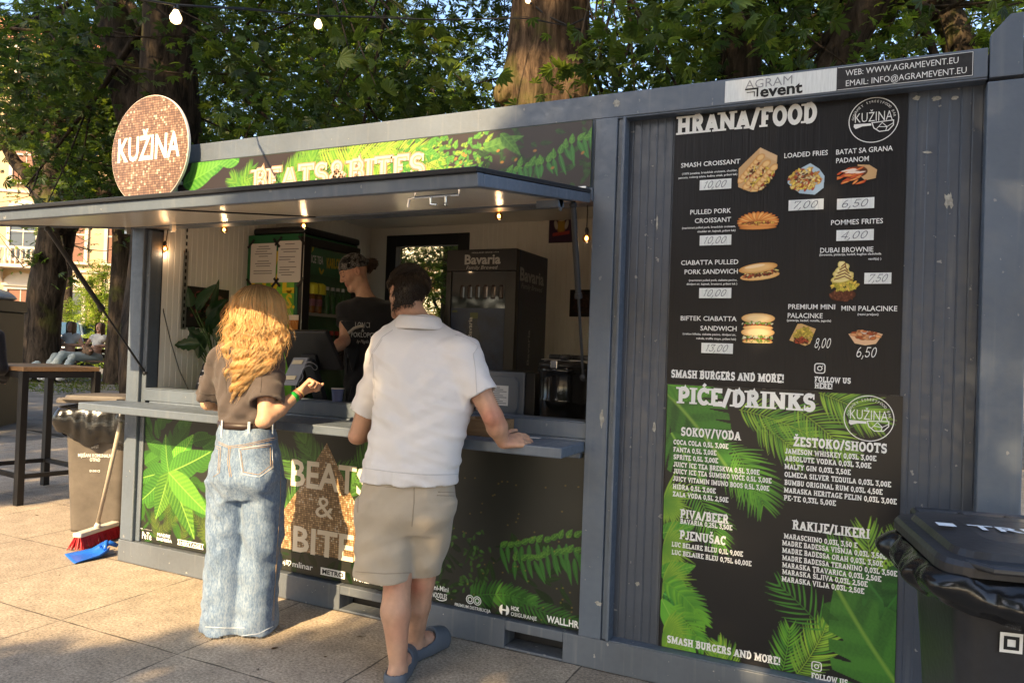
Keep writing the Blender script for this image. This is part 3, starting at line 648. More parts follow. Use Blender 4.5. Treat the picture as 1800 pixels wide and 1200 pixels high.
# ---------------------------------------------------------------- printed sheets: painter
class Paint:
    def __init__(s, x0, x1, y0, y1, nx, ny, bg):
        s.b = (x0, x1, y0, y1); s.U, s.V = np.meshgrid(np.linspace(x0, x1, nx), np.linspace(y0, y1, ny), indexing='ij')
        s.px = (x1-x0)/nx; s.I = np.zeros((nx, ny, 3)); s.I[:] = bg; s.A = np.zeros((nx, ny)); s.nx, s.ny = nx, ny
        s.dx = (x1-x0)/(nx-1); s.dy = (y1-y0)/(ny-1)
    def win(s, cx, cy, r):
        i0 = max(0, int((cx-r-s.b[0])/s.dx)); i1 = min(s.nx, int((cx+r-s.b[0])/s.dx)+2); j0 = max(0, int((cy-r-s.b[2])/s.dy)); j1 = min(s.ny, int((cy+r-s.b[2])/s.dy)+2)
        return (slice(i0, i1), slice(j0, j1)) if i1 > i0 and j1 > j0 else None
    def lay(s, q, m, col, alpha=1.0):
        m = np.clip(m, 0, 1)*alpha; s.I[q] = s.I[q]*(1-m[..., None])+np.asarray(col)*m[..., None]; s.A[q] = np.maximum(s.A[q], m)
    def leaf(s, x, y, ang, L, W, c0, c1=None, veins=9, bend=0.0, rib=None, alpha=1.0, split=0):
        c0 = np.asarray(c0); c1 = c0*1.5 if c1 is None else np.asarray(c1); rib = c1*1.25 if rib is None else np.asarray(rib)
        q = s.win(x+math.cos(ang)*L/2, y+math.sin(ang)*L/2, L*.75+W)
        if q is None: return
        a = (s.U[q]-x)*math.cos(ang)+(s.V[q]-y)*math.sin(ang); b = -(s.U[q]-x)*math.sin(ang)+(s.V[q]-y)*math.cos(ang)
        t = a/L; b = b-bend*L*np.clip(t, 0, 1)**2; tt = np.clip(t, 0, 1)
        w_ = W*np.sin(math.pi*tt**.75)**.8*(1-.25*tt)
        if split: w_ = w_*(1-.45*np.clip(np.sin((tt*1.0-np.abs(b)/L*1.1)*split*6.283)*1.8-.7, 0, 1)*(np.abs(b) > W*.22))
        m = np.clip((w_-np.abs(b))/s.px+.5, 0, 1)*(t > 0)*(t < 1)
        vv = np.sin((tt-np.abs(b)/L*.75)*veins*6.283); g_ = np.sin(a*410/(1+W*6)+b*230+3*np.sin(b*160))*np.sin(b*380-a*120+2*np.sin(a*90)); sh = .46+.16*np.sign(b)+(.26*np.sign(vv)*np.abs(vv)**.6+.20*g_)*(veins > 0)+.22*np.sin(a*9/L*.35+x*40)
        col = c0+(c1-c0)*np.clip(sh, 0, 1)[..., None]
        rb = np.clip(1.2-np.abs(b)/(max(W*.045, s.px*.6)), 0, 1)*(W > s.px*3); col = col*(1-rb[..., None])+rib*rb[..., None]
        s.lay(q, m, col, alpha)
    def frond(s, x, y, ang, L, n, ll, lw, c0, c1, bend=.2, spread=1.0, rib=None, alpha=1.0):
        for i in range(n):
            t = (i+.5)/n; bx = x+math.cos(ang)*L*t-math.sin(ang)*bend*L*t*t; by = y+math.sin(ang)*L*t+math.cos(ang)*bend*L*t*t; a = ang+math.atan(2*bend*t)
            k = ll*(.45+.55*math.sin(math.pi*min(1, t*.85+.15)))*R.uniform(.85, 1.1); cc = np.asarray(c0)+(np.asarray(c1)-np.asarray(c0))*R.random()
            for sgn in (-1, 1): s.leaf(bx, by, a+sgn*spread*(1.1-.55*t)+R.uniform(-.06, .06), k, lw, cc, cc*1.35, 0, -.12*sgn, alpha=alpha)
        s.stroke([(x+math.cos(ang)*L*t-math.sin(ang)*bend*L*t*t, y+math.sin(ang)*L*t+math.cos(ang)*bend*L*t*t) for t in np.linspace(0, 1, 8)], lw*.35, c1 if rib is None else rib)
    def stroke(s, pts, hw, col, alpha=1.0):
        for (ax, ay), (bx, by) in zip(pts[:-1], pts[1:]):
            L = math.hypot(bx-ax, by-ay); q = s.win((ax+bx)/2, (ay+by)/2, L/2+hw+s.px*2)
            if q is None: continue
            t = np.clip(((s.U[q]-ax)*(bx-ax)+(s.V[q]-ay)*(by-ay))/(L*L+1e-12), 0, 1)
            d = np.hypot(s.U[q]-ax-(bx-ax)*t, s.V[q]-ay-(by-ay)*t); s.lay(q, (hw-d)/s.px+.5, col, alpha)
    def dab(s, x, y, rx, ry, ang, col, alpha=1.0, rim=None):
        q = s.win(x, y, max(rx, ry)*1.1+s.px*2)
        if q is None: return
        a = (s.U[q]-x)*math.cos(ang)+(s.V[q]-y)*math.sin(ang); b = -(s.U[q]-x)*math.sin(ang)+(s.V[q]-y)*math.cos(ang)
        r = np.sqrt((a/rx)**2+(b/ry)**2); c = np.zeros(r.shape+(3,))+np.asarray(col)
        if rim is not None: k = np.clip((r-.55)/.45, 0, 1)[..., None]; c = c*(1-k)+np.asarray(rim)*k
        s.lay(q, (1-r)*min(rx, ry)/s.px+.5, c, alpha)
    def poly(s, pts, col, alpha=1.0):
        n = len(pts); ar = sum(pts[i][0]*pts[(i+1) % n][1]-pts[(i+1) % n][0]*pts[i][1] for i in range(n)); d = np.full(s.U.shape, 9.0)
        for i in range(n):
            (ax, ay), (bx, by) = pts[i], pts[(i+1) % n]; L = math.hypot(bx-ax, by-ay)
            e = ((bx-ax)*(s.V-ay)-(by-ay)*(s.U-ax))/L*(1 if ar > 0 else -1); d = np.minimum(d, e)
        s.lay((slice(None), slice(None)), d/s.px+.5, col, alpha)
    def scatter(s, cx, cy, rx, ry, ang, n, sz, cols, el=2.2, rnd=R):
        for _ in range(n):
            a = rnd.uniform(0, 6.283); r = math.sqrt(rnd.random()); u, v = math.cos(a)*r*rx, math.sin(a)*r*ry
            c = np.array(cols[rnd.randrange(len(cols))]); z = sz*rnd.uniform(.6, 1.4)
            s.dab(cx+u*math.cos(ang)-v*math.sin(ang), cy+u*math.sin(ang)+v*math.cos(ang), z*el**.5, z/el**.5, rnd.uniform(0, 3.1), c*rnd.uniform(.7, 1.15), 1.0, c*.45)
    def out(s): return lambda U, Vv: (s.I, None)
    def cut(s): return lambda U, Vv: (s.I, s.A)
def sequin(name, pitch, c0, c1):
    m = mat(name, c0, .35, .5); n, L, b = nodes(m); tc = n.new("ShaderNodeTexCoord")
    s1 = n.new("ShaderNodeVectorMath"); s1.operation = 'SCALE'; s1.inputs["Scale"].default_value = 1/pitch; L(tc.outputs["Object"], s1.inputs[0])
    fr = n.new("ShaderNodeVectorMath"); fr.operation = 'FRACTION'; L(s1.outputs[0], fr.inputs[0]); fl = n.new("ShaderNodeVectorMath"); fl.operation = 'FLOOR'; L(s1.outputs[0], fl.inputs[0])
    sf = n.new("ShaderNodeSeparateXYZ"); L(fr.outputs[0], sf.inputs[0]); sg = n.new("ShaderNodeSeparateXYZ"); L(fl.outputs[0], sg.inputs[0])
    cb = n.new("ShaderNodeCombineXYZ"); L(sg.outputs[0], cb.inputs[0]); L(sg.outputs[2], cb.inputs[2]); wn = n.new("ShaderNodeTexWhiteNoise"); L(cb.outputs[0], wn.inputs["Vector"])
    ab = []
    for ch in (0, 2):
        a = n.new("ShaderNodeMath"); a.operation = 'SUBTRACT'; a.inputs[1].default_value = .5; L(sf.outputs[ch], a.inputs[0]); p = n.new("ShaderNodeMath"); p.operation = 'ABSOLUTE'; L(a.outputs[0], p.inputs[0]); ab.append(p.outputs[0])
    mx = n.new("ShaderNodeMath"); mx.operation = 'MAXIMUM'; L(ab[0], mx.inputs[0]); L(ab[1], mx.inputs[1])
    gap = n.new("ShaderNodeMapRange"); gap.inputs[1].default_value = .30; gap.inputs[2].default_value = .46; gap.inputs[3].default_value = 1; gap.inputs[4].default_value = .22; L(mx.outputs[0], gap.inputs[0])
    big = n.new("ShaderNodeTexNoise"); big.inputs["Scale"].default_value = 5; big.inputs["Detail"].default_value = 3; L(tc.outputs["Object"], big.inputs[0])
    rp = n.new("ShaderNodeValToRGB"); e = rp.color_ramp.elements; e[0].position = 0; e[0].color = (*[v*.62 for v in c0], 1); e[1].position = .93; e[1].color = (*c1, 1); q = rp.color_ramp.elements.new(.97); q.color = (.62, .5, .36, 1); q = rp.color_ramp.elements.new(.55); q.color = (*c0, 1)
    ad = n.new("ShaderNodeMath"); ad.operation = 'MULTIPLY_ADD'; L(big.outputs[0], ad.inputs[0]); ad.inputs[1].default_value = .9; ad.inputs[2].default_value = -.45
    a2 = n.new("ShaderNodeMath"); L(ad.outputs[0], a2.inputs[0]); L(wn.outputs[0], a2.inputs[1]); L(a2.outputs[0], rp.inputs[0])
    sc = n.new("ShaderNodeVectorMath"); sc.operation = 'SCALE'; L(rp.outputs[0], sc.inputs[0]); L(gap.outputs[0], sc.inputs["Scale"]); L(sc.outputs[0], b.inputs["Base Color"])
    return m

# ---------------------------------------------------------------- jungle print on the kiosk front
fp = MB(); fp.box(.150, XM0-.001, .034, .058, BR+.006, .953)
front = fp.build("front_panel", mat("apron_sheet", (.02, .02, .018), .45), K)
FY = .034
S = Sheet((0, FY, 0), (1, 0, 0), (0, 0, 1))
def F2(px, py, y=FY): p = at(px, py, y); return p[0], p[2]
pa = Paint(.152, XM0-.003, BR+.008, .951, 900, 255, (.020, .021, .017))
G1, G2, G3 = (.03, .11, .016), (.075, .24, .03), (.15, .31, .035)
x_ = NR.uniform(0, 1, 400)
for k in range(260):   # undergrowth
    u = R.uniform(.15, 3.08); v = R.uniform(.14, .62)*(.6+.4*R.random()); d = (.55 if u < 1.2 else .22)*R.uniform(.3, 1)
    pa.leaf(u, v, R.uniform(0, 6.28), R.uniform(.04, .13), R.uniform(.008, .022), np.array(G1)*d, np.array(G2)*d*.7, 6)
cx, cz = F2(297, 830)
for k in range(46): a = R.uniform(0, 6.28); d_ = R.uniform(.12, .34); pa.leaf(cx+math.cos(a)*d_, cz+math.sin(a)*d_, a+R.uniform(-.6, .6), R.uniform(.10, .2), R.uniform(.03, .05), np.array(G1)*R.uniform(.35, .8), np.array(G2)*R.uniform(.3, .65), 10)
for k in range(14): pa.frond(R.uniform(.15, 1.1), R.uniform(.13, .26), R.uniform(.2, 2.9), R.uniform(.15, .28), 14, .06, .0045, (.03, .06, .012), (.09, .13, .02), R.uniform(-.2, .2), alpha=.8)
def tipleaf(px, py, W0, c0=G1, c1=G2, bend=0.0):
    W = W0*1.25; tx, tz = F2(px, py); pa.leaf(cx, cz, math.atan2(tz-cz, tx-cx), math.hypot(tx-cx, tz-cz), W, c0, c1, 13, bend, (.24, .40, .07))
for bx, bz, an, L_, W_ in ((.16, .62, .5, .2, .05), (.2, .75, -.3, .2, .05), (.62, .62, .9, .2, .055), (.60, .40, .1, .2, .06), (.2, .35, 1.2, .2, .06)): pa.leaf(bx, bz, an, L_, W_, np.array(G1)*.8, np.array(G2)*.7, 11)
for a in ((240, 835, .062, G1, G2, .1), (243, 895, .06, G1, G2, -.1), (345, 770, .065, (.05, .22, .02), (.2, .5, .05), .1), (285, 765, .05, G1, G2, -.15), (372, 800, .075, G1, G2, .06), (277, 914, .07, G1, G3, -.06), (345, 945, .078, G1, G3, -.04), (368, 912, .07, G2, G3, .05)): tipleaf(*a)
for k in range(9):   # fronds behind the lettering
    pa.frond(1.5+R.uniform(-.25, .6), .55+R.uniform(-.1, .1), R.choice([R.uniform(.2, 1.2), R.uniform(1.9, 3.0)]), R.uniform(.3, .45), 22, .13, .006, (.03, .075, .012), (.07, .17, .03), R.uniform(-.3, .3))
for k in range(120):
    u = R.uniform(2.1, 2.6); v = R.uniform(.2, .55); d = R.uniform(.3, .9); pa.leaf(u, v, R.uniform(0, 6.28), .03, .008, np.array((.03, .09, .012))*d, np.array((.08, .20, .03))*d, 0)
for px, py, an, L_ in ((880, 960, .35, .45), (905, 985, .2, .4)):
    u, v = F2(px, py)
    for i in range(13):
        t = i/12; pa.leaf(u+L_*t, v+.12*t*R.uniform(.5, 1), -1.35+R.uniform(-.35, .3), R.uniform(.07, .13), .013, (.02, .10, .012), (.035, .13, .022), 0, .1)
        pa.leaf(u+L_*t, v+.12*t, R.uniform(.2, 1.6), .05, .016, (.025, .09, .01), (.075, .19, .025), 3)
u, v = F2(826, 1048); pa.frond(u, v, .36, .34, 20, .085, .008, (.016, .07, .009), (.05, .15, .02), -.25, 1.15)
u, v = F2(880, 1035); pa.frond(u, v, -.4, .4, 18, .09, .006, (.015, .06, .008), (.03, .11, .015), .2)
for k in range(70): pa.dab(R.uniform(2.1, 3.05), R.uniform(.15, .8), .004, .003, 0, (.3, .2, .03), .5)
S.picture("jungle_print", .152, XM0-.003, BR+.008, .951, 900, 255, pa.out(), M['print'], front, .0012)
b = MB(); S.poly(b, [(1.255, .262), (1.215, .285), (1.21, .33), (1.25, .41), (1.40, .60), (1.586, .873), (1.77, .60), (1.92, .41), (1.96, .33), (1.955, .285), (1.915, .262)], .002); b.build("sequin_triangle", sequin("gold_sequins", .0115, (.36, .215, .10), (.60, .40, .22)), front, fixn=False)
M['tan'] = mat("tan_ink", (.72, .62, .48), .5, .3)
b = MB()
S.text(b, "BEATS", 1.335, .620, .205, .545, .0032, .022); S.text(b, "&", 1.520, .468, .165, .13, .0034, .0); S.text(b, "BITES", 1.365, .262, .195, .53, .0032, .022)
b.build("lettering", M['tan'], front, fixn=False)
b = MB()
def fr_rect(px0, py0, px1, py1, e=.0032): (a, c), (d, f) = F2(px0, py0), F2(px1, py1); S.rect(b, a, d, f, c, e); return a, f, d, c
fr_rect(241, 926, 267, 932); S.text(b, "PeTe", .135+.03, .158, .062, .085, .0032, .012); b.build("sponsor_lettering", M['white'], front, fixn=False); b = MB(); S.text(b, "MADRE", .300, .193, .026, .115, .0032, .035); S.text(b, "BADESSA", .297, .166, .026, .135, .0032, .035)
b.build("sponsor_lettering", M['white'], front, fixn=False)
b = MB()
for z in (.163, .193): S.rect(b, .49, .685, z, z+.004, .0032)
S.text(b, "HERITAGE", .497, .170, .027, .18, .0032, .02); S.poly(b, [(.478, .163), (.49, .163), (.49, .197), (.478, .197), (.485, .18)], .0032); S.poly(b, [(.685, .163), (.697, .163), (.69, .18), (.697, .197), (.685, .197)], .0032)
b.build("sponsor_lettering", M['white'], front, fixn=False); b = MB(); S.text(b, "ožujä", 1.25, .176, .034, .10, .0032, .008)
b.build("sponsor_lettering", M['white'], front, fixn=False); b = MB(); S.line(b, [(1.352, .189), (1.345, .181), (1.334, .190), (1.338, .2), (1.348, .199), (1.352, .194), (1.357, .2), (1.367, .199), (1.370, .19), (1.352, .17)], .0022, .0032); S.text(b, "mlinar", 1.378, .172, .045, .145, .0032, .008)
b.build("sponsor_lettering", M['white'], front, fixn=False); b = MB(); S.rect(b, 1.578, 1.742, .160, .200, .0032)
b.build("sponsor_lettering", M['white'], front, fixn=False); b = MB(); S.text(b, "WORLD", 1.797, .164, .035, .115, .0032, .025); S.text(b, "LINE", 1.915, .164, .035, .07, .0032, .0)
b.build("sponsor_lettering", M['white'], front, fixn=False); b = MB(); S.text(b, "Fini-Mini", 2.275, .200, .036, .105, .0032, .01); S.text(b, "NOODLES", 2.285, .163, .036, .088, .0032, .01); S.line(b, [(2.31, .158), (2.33, .152), (2.35, .153), (2.37, .161)], .002, .0032)
b.build("sponsor_lettering", M['white'], front, fixn=False)
b = MB()
for cx2 in (2.503, 2.543):
    for r in (.011, .020): S.line(b, arc(cx2, .187, r, r, 0, 360, 25), .0022, .0032)
S.text(b, "PREMIUM DISTRIBUCIJA", 2.418, .141, .0225, .2, .0032, .012)
b.build("sponsor_lettering", M['white'], front, fixn=False); b = MB(); S.poly(b, arc(2.689, .170, .026, .026, 110, 250, 14), .0032); S.poly(b, arc(2.691, .170, .026, .026, -70, 70, 14), .0032); S.rect(b, 2.675, 2.705, .166, .174, .0036)
S.text(b, "HOK", 2.725, .176, .028, .045, .0032, .03); S.text(b, "OSIGURANJE", 2.725, .150, .026, .135, .0032, .004)
b.build("sponsor_lettering", M['white'], front, fixn=False); b = MB(); S.text(b, "WALL.HR", 2.912, .155, .044, .158, .0032, .028)
b.build("sponsor_lettering", M['white'], front, fixn=False)
b = MB(); S.text(b, "METRO", 1.588, .168, .034, .145, .0040, .03); S.text(b, "MILESTONE", .17, .2165, .009, .075, .0040, .03); b.build("sponsor_lettering", M['ink'], front, fixn=False)

# ---------------------------------------------------------------- banner over the hatch
BY = -.016
ban = thing("banner", "long green jungle print banner with cream bubble lettering above the hatch", "banner", (1.6, BY, 2.17))
b = MB(); b.box(.14, 3.07, BY, BY+.003, 2.168, 2.474); b.build("sheet", mat("banner_sheet", (.03, .05, .02), .5), ban)
S = Sheet((0, BY, 0), (1, 0, 0), (0, 0, 1)); pa = Paint(.142, 3.068, 2.17, 2.472, 900, 100, (.045, .03, .025))
def B2(px, py): p = at(px, py, BY); return p[0], p[2]
for k in range(16): pa.frond(R.uniform(.6, 2.0), 2.17+R.uniform(-.02, .1), R.uniform(.3, 2.8), R.uniform(.2, .4), 24, .12, .004, (.05, .22, .02), (.22, .42, .04), R.uniform(-.3, .3))
for px, py, an, L_ in ((560, 268, .1, .5), (610, 275, -.25, .4), (690, 262, -.3, .35)): u, v = B2(px, py); pa.frond(u, v, an, L_, 30, .15, .005, (.20, .42, .03), (.45, .58, .07), -.15, 1.2)
for px, py, an, L_, W_ in ((335, 312, .5, .35, .10), (345, 300, .15, .3, .08), (322, 325, .25, .34, .075), (420, 285, 2.7, .25, .07), (690, 280, -.8, .2, .06), (730, 265, -.4, .16, .05)): u, v = B2(px, py); pa.leaf(u, v, an, L_, W_, (.05, .26, .03), (.20, .50, .07), 10, .1)
for k in range(260): u = R.uniform(2.0, 2.55); v = R.uniform(2.17, 2.47); pa.leaf(u, v, R.uniform(0, 6.28), R.uniform(.02, .05), R.uniform(.007, .014), (.06, .24, .02), R.choice([(.14, .42, .04), (.36, .50, .06), (.10, .34, .05)]), 2)
for k in range(50): u = R.uniform(2.5, 3.05); v = R.uniform(2.17, 2.46); d = R.uniform(.25, .6); pa.leaf(u, v, R.uniform(0, 6.28), R.uniform(.03, .09), R.uniform(.008, .016), np.array(G1)*d, np.array(G2)*d, 2)
u, v = B2(850, 262); pa.leaf(u, v, .2, .22, .035, (.04, .18, .02), (.16, .38, .05), 6); u, v = B2(880, 235); pa.leaf(u, v, -.8, .16, .03, (.04, .16, .02), (.12, .32, .04), 6)
for i in range(16):
    t = i/15; u = 2.62+.44*t; v = 2.235+.15*t+.02*math.sin(9*t); pa.leaf(u, v, -1.4+R.uniform(-.3, .3), R.uniform(.06, .11), .013, (.03, .16, .02), (.08, .36, .05), 0, .1); pa.leaf(u, v, R.uniform(0, 1.9), .05, .016, (.06, .25, .02), (.17, .46, .05), 3)
for k in range(14): pa.dab(R.uniform(2.0, 3.05), R.uniform(2.2, 2.45), .009, .006, R.random(), (.62, .26, .05))
pa.I *= .62
S.picture("jungle_print", .142, 3.068, 2.17, 2.472, 900, 100, pa.out(), M['print'], ban, .001)
(bx0, _), (bx1, _) = B2(446, 300), B2(750, 285)
for nm, wt, m_, e in (("letter_outline", .36, mat("letter_edge", (.34, .20, .13), .5), .002), ("lettering", .25, mat("bubble_ink", (.60, .47, .37), .45), .0042)):
    b = MB(); S.slab(b, "BEATS&BITES", bx0, 2.272, .122, bx1-bx0, e, wt); b.build(nm, m_, ban, fixn=False)
b = MB(); S.slab(b, "BEATS&BITES", bx0+.004, 2.276, .118, bx1-bx0, .0062, .05, serif=False); b.build("letter_highlight", mat("letter_gloss", (.45, .27, .18), .5), ban, fixn=False)
b = MB(); b.box(2.68, 3.06, BY-.03, BY-.001, 2.155, 2.166); b.build("ledge", M['steel'], ban, .002)

# ---------------------------------------------------------------- round sign
dc = at(274, 262, -.09); DR = .338; dc = V(.236, -.09, 2.555)
ds = thing("round_sign", "round sequin-patterned sign with white lettering standing on the open shutter", "sign", dc)
b = MB(); b.smooth = False; b.prism(arc(0, 0, DR, DR, 0, 360, 73)[:-1], dc+V(0, .018, 0), (1, 0, 0), (0, 0, 1), (0, -.018, 0)); b.build("disc", M['cream'], ds, .002)
S = Sheet(dc, (1, 0, 0), (0, 0, 1))
b = MB(); S.poly(b, arc(0, 0, DR-.004, DR-.004, 0, 360, 73)[:-1], .0012); b.build("sequin_print", sequin("bronze_sequins", .0152, (.26, .145, .086), (.40, .245, .155)), ds, fixn=False)
b = MB(); S.text(b, "KUŽINA", -.285, -.055, .21, .555, .003, .022); b.build("lettering", M['white'], ds, fixn=False)
b = MB(); b.bar(dc+V(-.2, .03, -.1), dc+V(-.2, .03, -.5), .03, .02); b.bar(dc+V(.2, .03, -.1), dc+V(.2, .03, -.5), .03, .02); b.bar(dc+V(-.2, .03, -.2), dc+V(-.2, .1, -.2), .03, .02); b.bar(dc+V(.2, .03, -.2), dc+V(.2, .1, -.2), .03, .02); b.build("mounting", M['steel'], ds)

# ---------------------------------------------------------------- stickers on the top rail
st = thing("rail_sticker", "white and black company sticker with web and email address on the top rail", "sticker", (4.1, -.002, 2.535))
S = Sheet((0, -.0005, 0), (1, 0, 0), (0, 0, 1))
b = MB(); S.rect(b, 3.653, 4.086, 2.489, 2.581, .0015); b.build("white_field", M['wsticker'], st, fixn=False)
b = MB(); S.rect(b, 4.0875, 4.552, 2.489, 2.581, .0015); b.build("black_field", mat("black_sticker", (.028, .028, .030), .4, var=.35, vscale=30), st, fixn=False)
b = MB(); S.text(b, "AGRAM", 3.735, 2.537, .052, .185, .003, -.004); b.build("lettering", mat("grey_ink", (.30, .31, .32), .5), st, fixn=False)
b = MB(); S.text(b, "event", 3.795, 2.497, .066, .165, .003, .03); S.line(b, [(3.735, 2.535), (3.785, 2.535), (3.785, 2.5)], .0035, .003); S.line(b, [(3.742, 2.522), (3.773, 2.522), (3.773, 2.502)], .0018, .003); b.build("lettering", M['ink'], st, fixn=False)
b = MB(); S.text(b, "WEB: WWW.AGRAMEVENT.EU", 4.118, 2.543, .034, .385, .003, -.002); S.text(b, "EMAIL: INFO@AGRAMEVENT.EU", 4.118, 2.502, .034, .412, .003, -.002); S.line(b, [(4.09, 2.491), (4.549, 2.491), (4.549, 2.579), (4.09, 2.579)], .0009, .003); b.build("lettering", M['white'], st, fixn=False)

# ---------------------------------------------------------------- menu boards
def logo(S, b, cx, cz, r):
    S.line(b, arc(cx, cz, r, r, 0, 360, 49), .0016, .003)
    S.text(b, "KUŽINA", cx-r*.79, cz-r*.06, r*.62, r*1.55, .003, -.006)
    S.poly(b, [(cx-r*.79, cz-r*.12), (cx-r*.1, cz-r*.14), (cx-r*.08, cz-r*.24), (cx-r*.45, cz-r*.25), (cx-r*.72, cz-r*.34), (cx-r*.8, cz-r*.25)], .003)
    S.line(b, [(cx-r*.06, cz-r*.12), (cx+r*.80, cz-r*.08), (cx+r*.80, cz-r*.3), (cx+r*.6, cz-r*.52), (cx+r*.25, cz-r*.54), (cx+r*.02, cz-r*.36), (cx-r*.06, cz-r*.12)], .0018, .003)
    S.line(b, [(cx+r*.1, cz-r*.45), (cx+r*.35, cz-r*.15), (cx+r*.55, cz-r*.35), (cx+r*.80, cz-r*.2)], .0013, .0031); S.line(b, [(cx+r*.22, cz-r*.32), (cx+r*.55, cz-r*.36), (cx+r*.5, cz-r*.5)], .0013, .0032)
    wd = "GOURMET•STREETFOOD•BAR"
    for i, ch in enumerate(wd):
        if ch == '•': continue
        a = math.radians(172-(172-8)*i/(len(wd)-1)); rr = r*.84
        vs, fs = text_mesh(ch, r*.15); 
        if len(vs): vs = vs-vs.mean(0); t = a-math.pi/2; c, q = math.cos(t), math.sin(t); b.add(S.pts(np.column_stack([vs[:, 0]*c-vs[:, 1]*q+cx+rr*math.cos(a), vs[:, 0]*q+vs[:, 1]*c+cz+rr*math.sin(a)]), .003), fs)
def camera_icon(S, b, x, z, s):
    p = []
    for cx, cz, a in ((s*.75, s*.75, 0), (s*.25, s*.75, 90), (s*.25, s*.25, 180), (s*.75, s*.25, 270)): p += arc(x+cx, z+cz, s*.25, s*.25, a, a+90, 6)
    S.line(b, p+[p[0]], s*.055, .003); S.line(b, arc(x+s/2, z+s/2, s*.22, s*.22, 0, 360, 21), s*.05, .003); S.poly(b, arc(x+s*.76, z+s*.76, s*.055, s*.055, 0, 360, 9)[:-1], .003)
MY = .053
def M2(px, py): p = at(px, py, MY); return p[0], p[2]
S = Sheet((0, MY, 0), (1, 0, 0), (0, 0, 1))
def slabline(b, s, px0, py, px1, cap=None, weight=.2, e=.004):
    (x0, z), (x1, _) = M2(px0, py), M2(px1, py); S.slab(b, s, x0, z, cap, x1-x0, e, weight)
def sansline(b, s, px0, py, px1, size, bold=.006, e=.004, px_ref=None):
    (x0, z), (x1, _) = M2(px0, py), M2(px1, py); S.text(b, s, x0, z, size, x1-x0, e, bold)
fm = thing("menu_board", "upper black food menu board with sandwich photos and handwritten prices", "menu board", (3.885, MY, 1.29))
b = MB(); b.box(3.432, 4.342, MY, MY+.004, 1.291, 2.468); b.build("board", M['board'], fm)
b = MB(); slabline(b, "HRANA/FOOD", 1190, 238, 1437, .080, .26); b.build("heading", M['white'], fm, fixn=False)
b = MB(); logo(S, b, *M2(1535.5, 211.5), .0885); b.build("logo", M['white'], fm, fixn=False)
for s, a, y, c in (("SMASH CROISSANT", 1197, 295.5, 1301), ("PULLED PORK", 1213, 377.5, 1285), ("CROISSANT", 1221, 392.5, 1285), ("CIABATTA PULLED", 1197, 466, 1298), ("PORK SANDWICH", 1203, 482, 1297), ("BIFTEK CIABATTA", 1196, 563, 1295), ("SANDWICH", 1231, 580.5, 1295),
                   ("LOADED FRIES", 1378, 278.5, 1455), ("BATAT SA GRANA", 1469, 272.5, 1569), ("PADANOM", 1469, 287.5, 1527), ("POMMES FRITES", 1460, 396, 1552), ("DUBAI BROWNIE", 1441, 444.5, 1535), ("PREMIUM MINI", 1385, 543, 1468), ("PALACINKE", 1384, 558.5, 1446), ("MINI PALACINKE", 1478, 546, 1577)): b = MB(); sansline(b, s, a, y, c, .0285, .010); b.build("dish_name", M['white'], fm, fixn=False)
for s, a, y, c in (("(100% junetina, breadclub croissant, cheddar,", 1199, 308, 1296), ("panceta, iceberg salata, kužina umak, prženi luk)", 1193, 315, 1296), ("(marinirani pulled pork, breadclub croissant,", 1199, 403, 1293), ("cheddar sir, kajmak, prženi luk)", 1226, 409, 1293),
                   ("(marinirani pulled pork, ciabatta pecivo,", 1211, 494.5, 1296), ("dimljeni sir, kajmak, krastavci, prženi luk )", 1207, 501, 1296), ("(trakice bifteka, ciabatta pecivo, dimljeni sir,", 1200, 588, 1294), ("rukola, truffle mayo, prženi luk)", 1224, 596, 1294),
                   ("(brownie, pistacija, kadaif, kuglica sladoleda", 1440, 450, 1549), ("vanilija) )", 1526, 457, 1549), ("(pistacija, kadaif, nutella, jagode)", 1383, 564.5, 1461), ("(razni preljevi)", 1507, 554, 1544)): b = MB(); sansline(b, s, a, y, c, .0125, .012); b.build("ingredient_line", M['white'], fm, fixn=False)
b = MB(); slabline(b, "SMASH BURGERS AND MORE!", 1180, 663, 1379, .034, .25); slabline(b, "FOLLOW US", 1432, 671, 1496, .022, .24); slabline(b, "HERE!", 1432, 682, 1464, .022, .24); x, z = M2(1432, 655); camera_icon(S, b, x, z, .038)
b.build("footer_lettering", M['white'], fm, fixn=False)
for s, a, y0, c, y1 in (("10,00", 1230, 335, 1286, 317), ("10,00", 1230, 432, 1286, 414), ("10,00", 1229, 524, 1286, 507), ("13,00", 1233, 620, 1289, 603), ("7,00", 1386, 371, 1448, 353), ("6,50", 1471, 369, 1537, 349), ("4,00", 1470, 424, 1536, 405), ("7,50", 1519, 499, 1567, 482)):
    (x0, z0), (x1, z1) = M2(a, y0), M2(c, y1); z0 = M2(a, y0)[1]; b = MB(); S.rect(b, x0, x1, z0, z0+.0435, .0045); sk = b.build("price_sticker", M['wsticker'], fm, fixn=False)
    b = MB(); vs, fs, tot = slab_mesh(s, .033, .075, 1.15, 'LEFT', False); vs[:, 0] *= (x1-x0)*.72/tot; vs[:, 0] += vs[:, 1]*.45+x0+(x1-x0)*.08; b.add(S.pts(np.column_stack([vs[:, 0], vs[:, 1]+z0+.006]), .0056+vs[:, 2]*.0001), fs); b.build("handwriting", M['pen'], sk, fixn=False)
b = MB()
for s, px, py, pw in (("8,00", 1430, 612, 1464), ("6,50", 1503, 628, 1546)): (x0, z0), (x1, _) = M2(px, py), M2(pw, py); vs, fs, tot = slab_mesh(s, .044, .085, 1, 'LEFT', False); vs[:, 0] *= (x1-x0)*.85/tot; vs[:, 0] += vs[:, 1]*.2+x0; b.add(S.pts(np.column_stack([vs[:, 0], vs[:, 1]+z0]), .004+vs[:, 2]*.0001), fs)
b.build("handwriting", M['white'], fm, fixn=False)
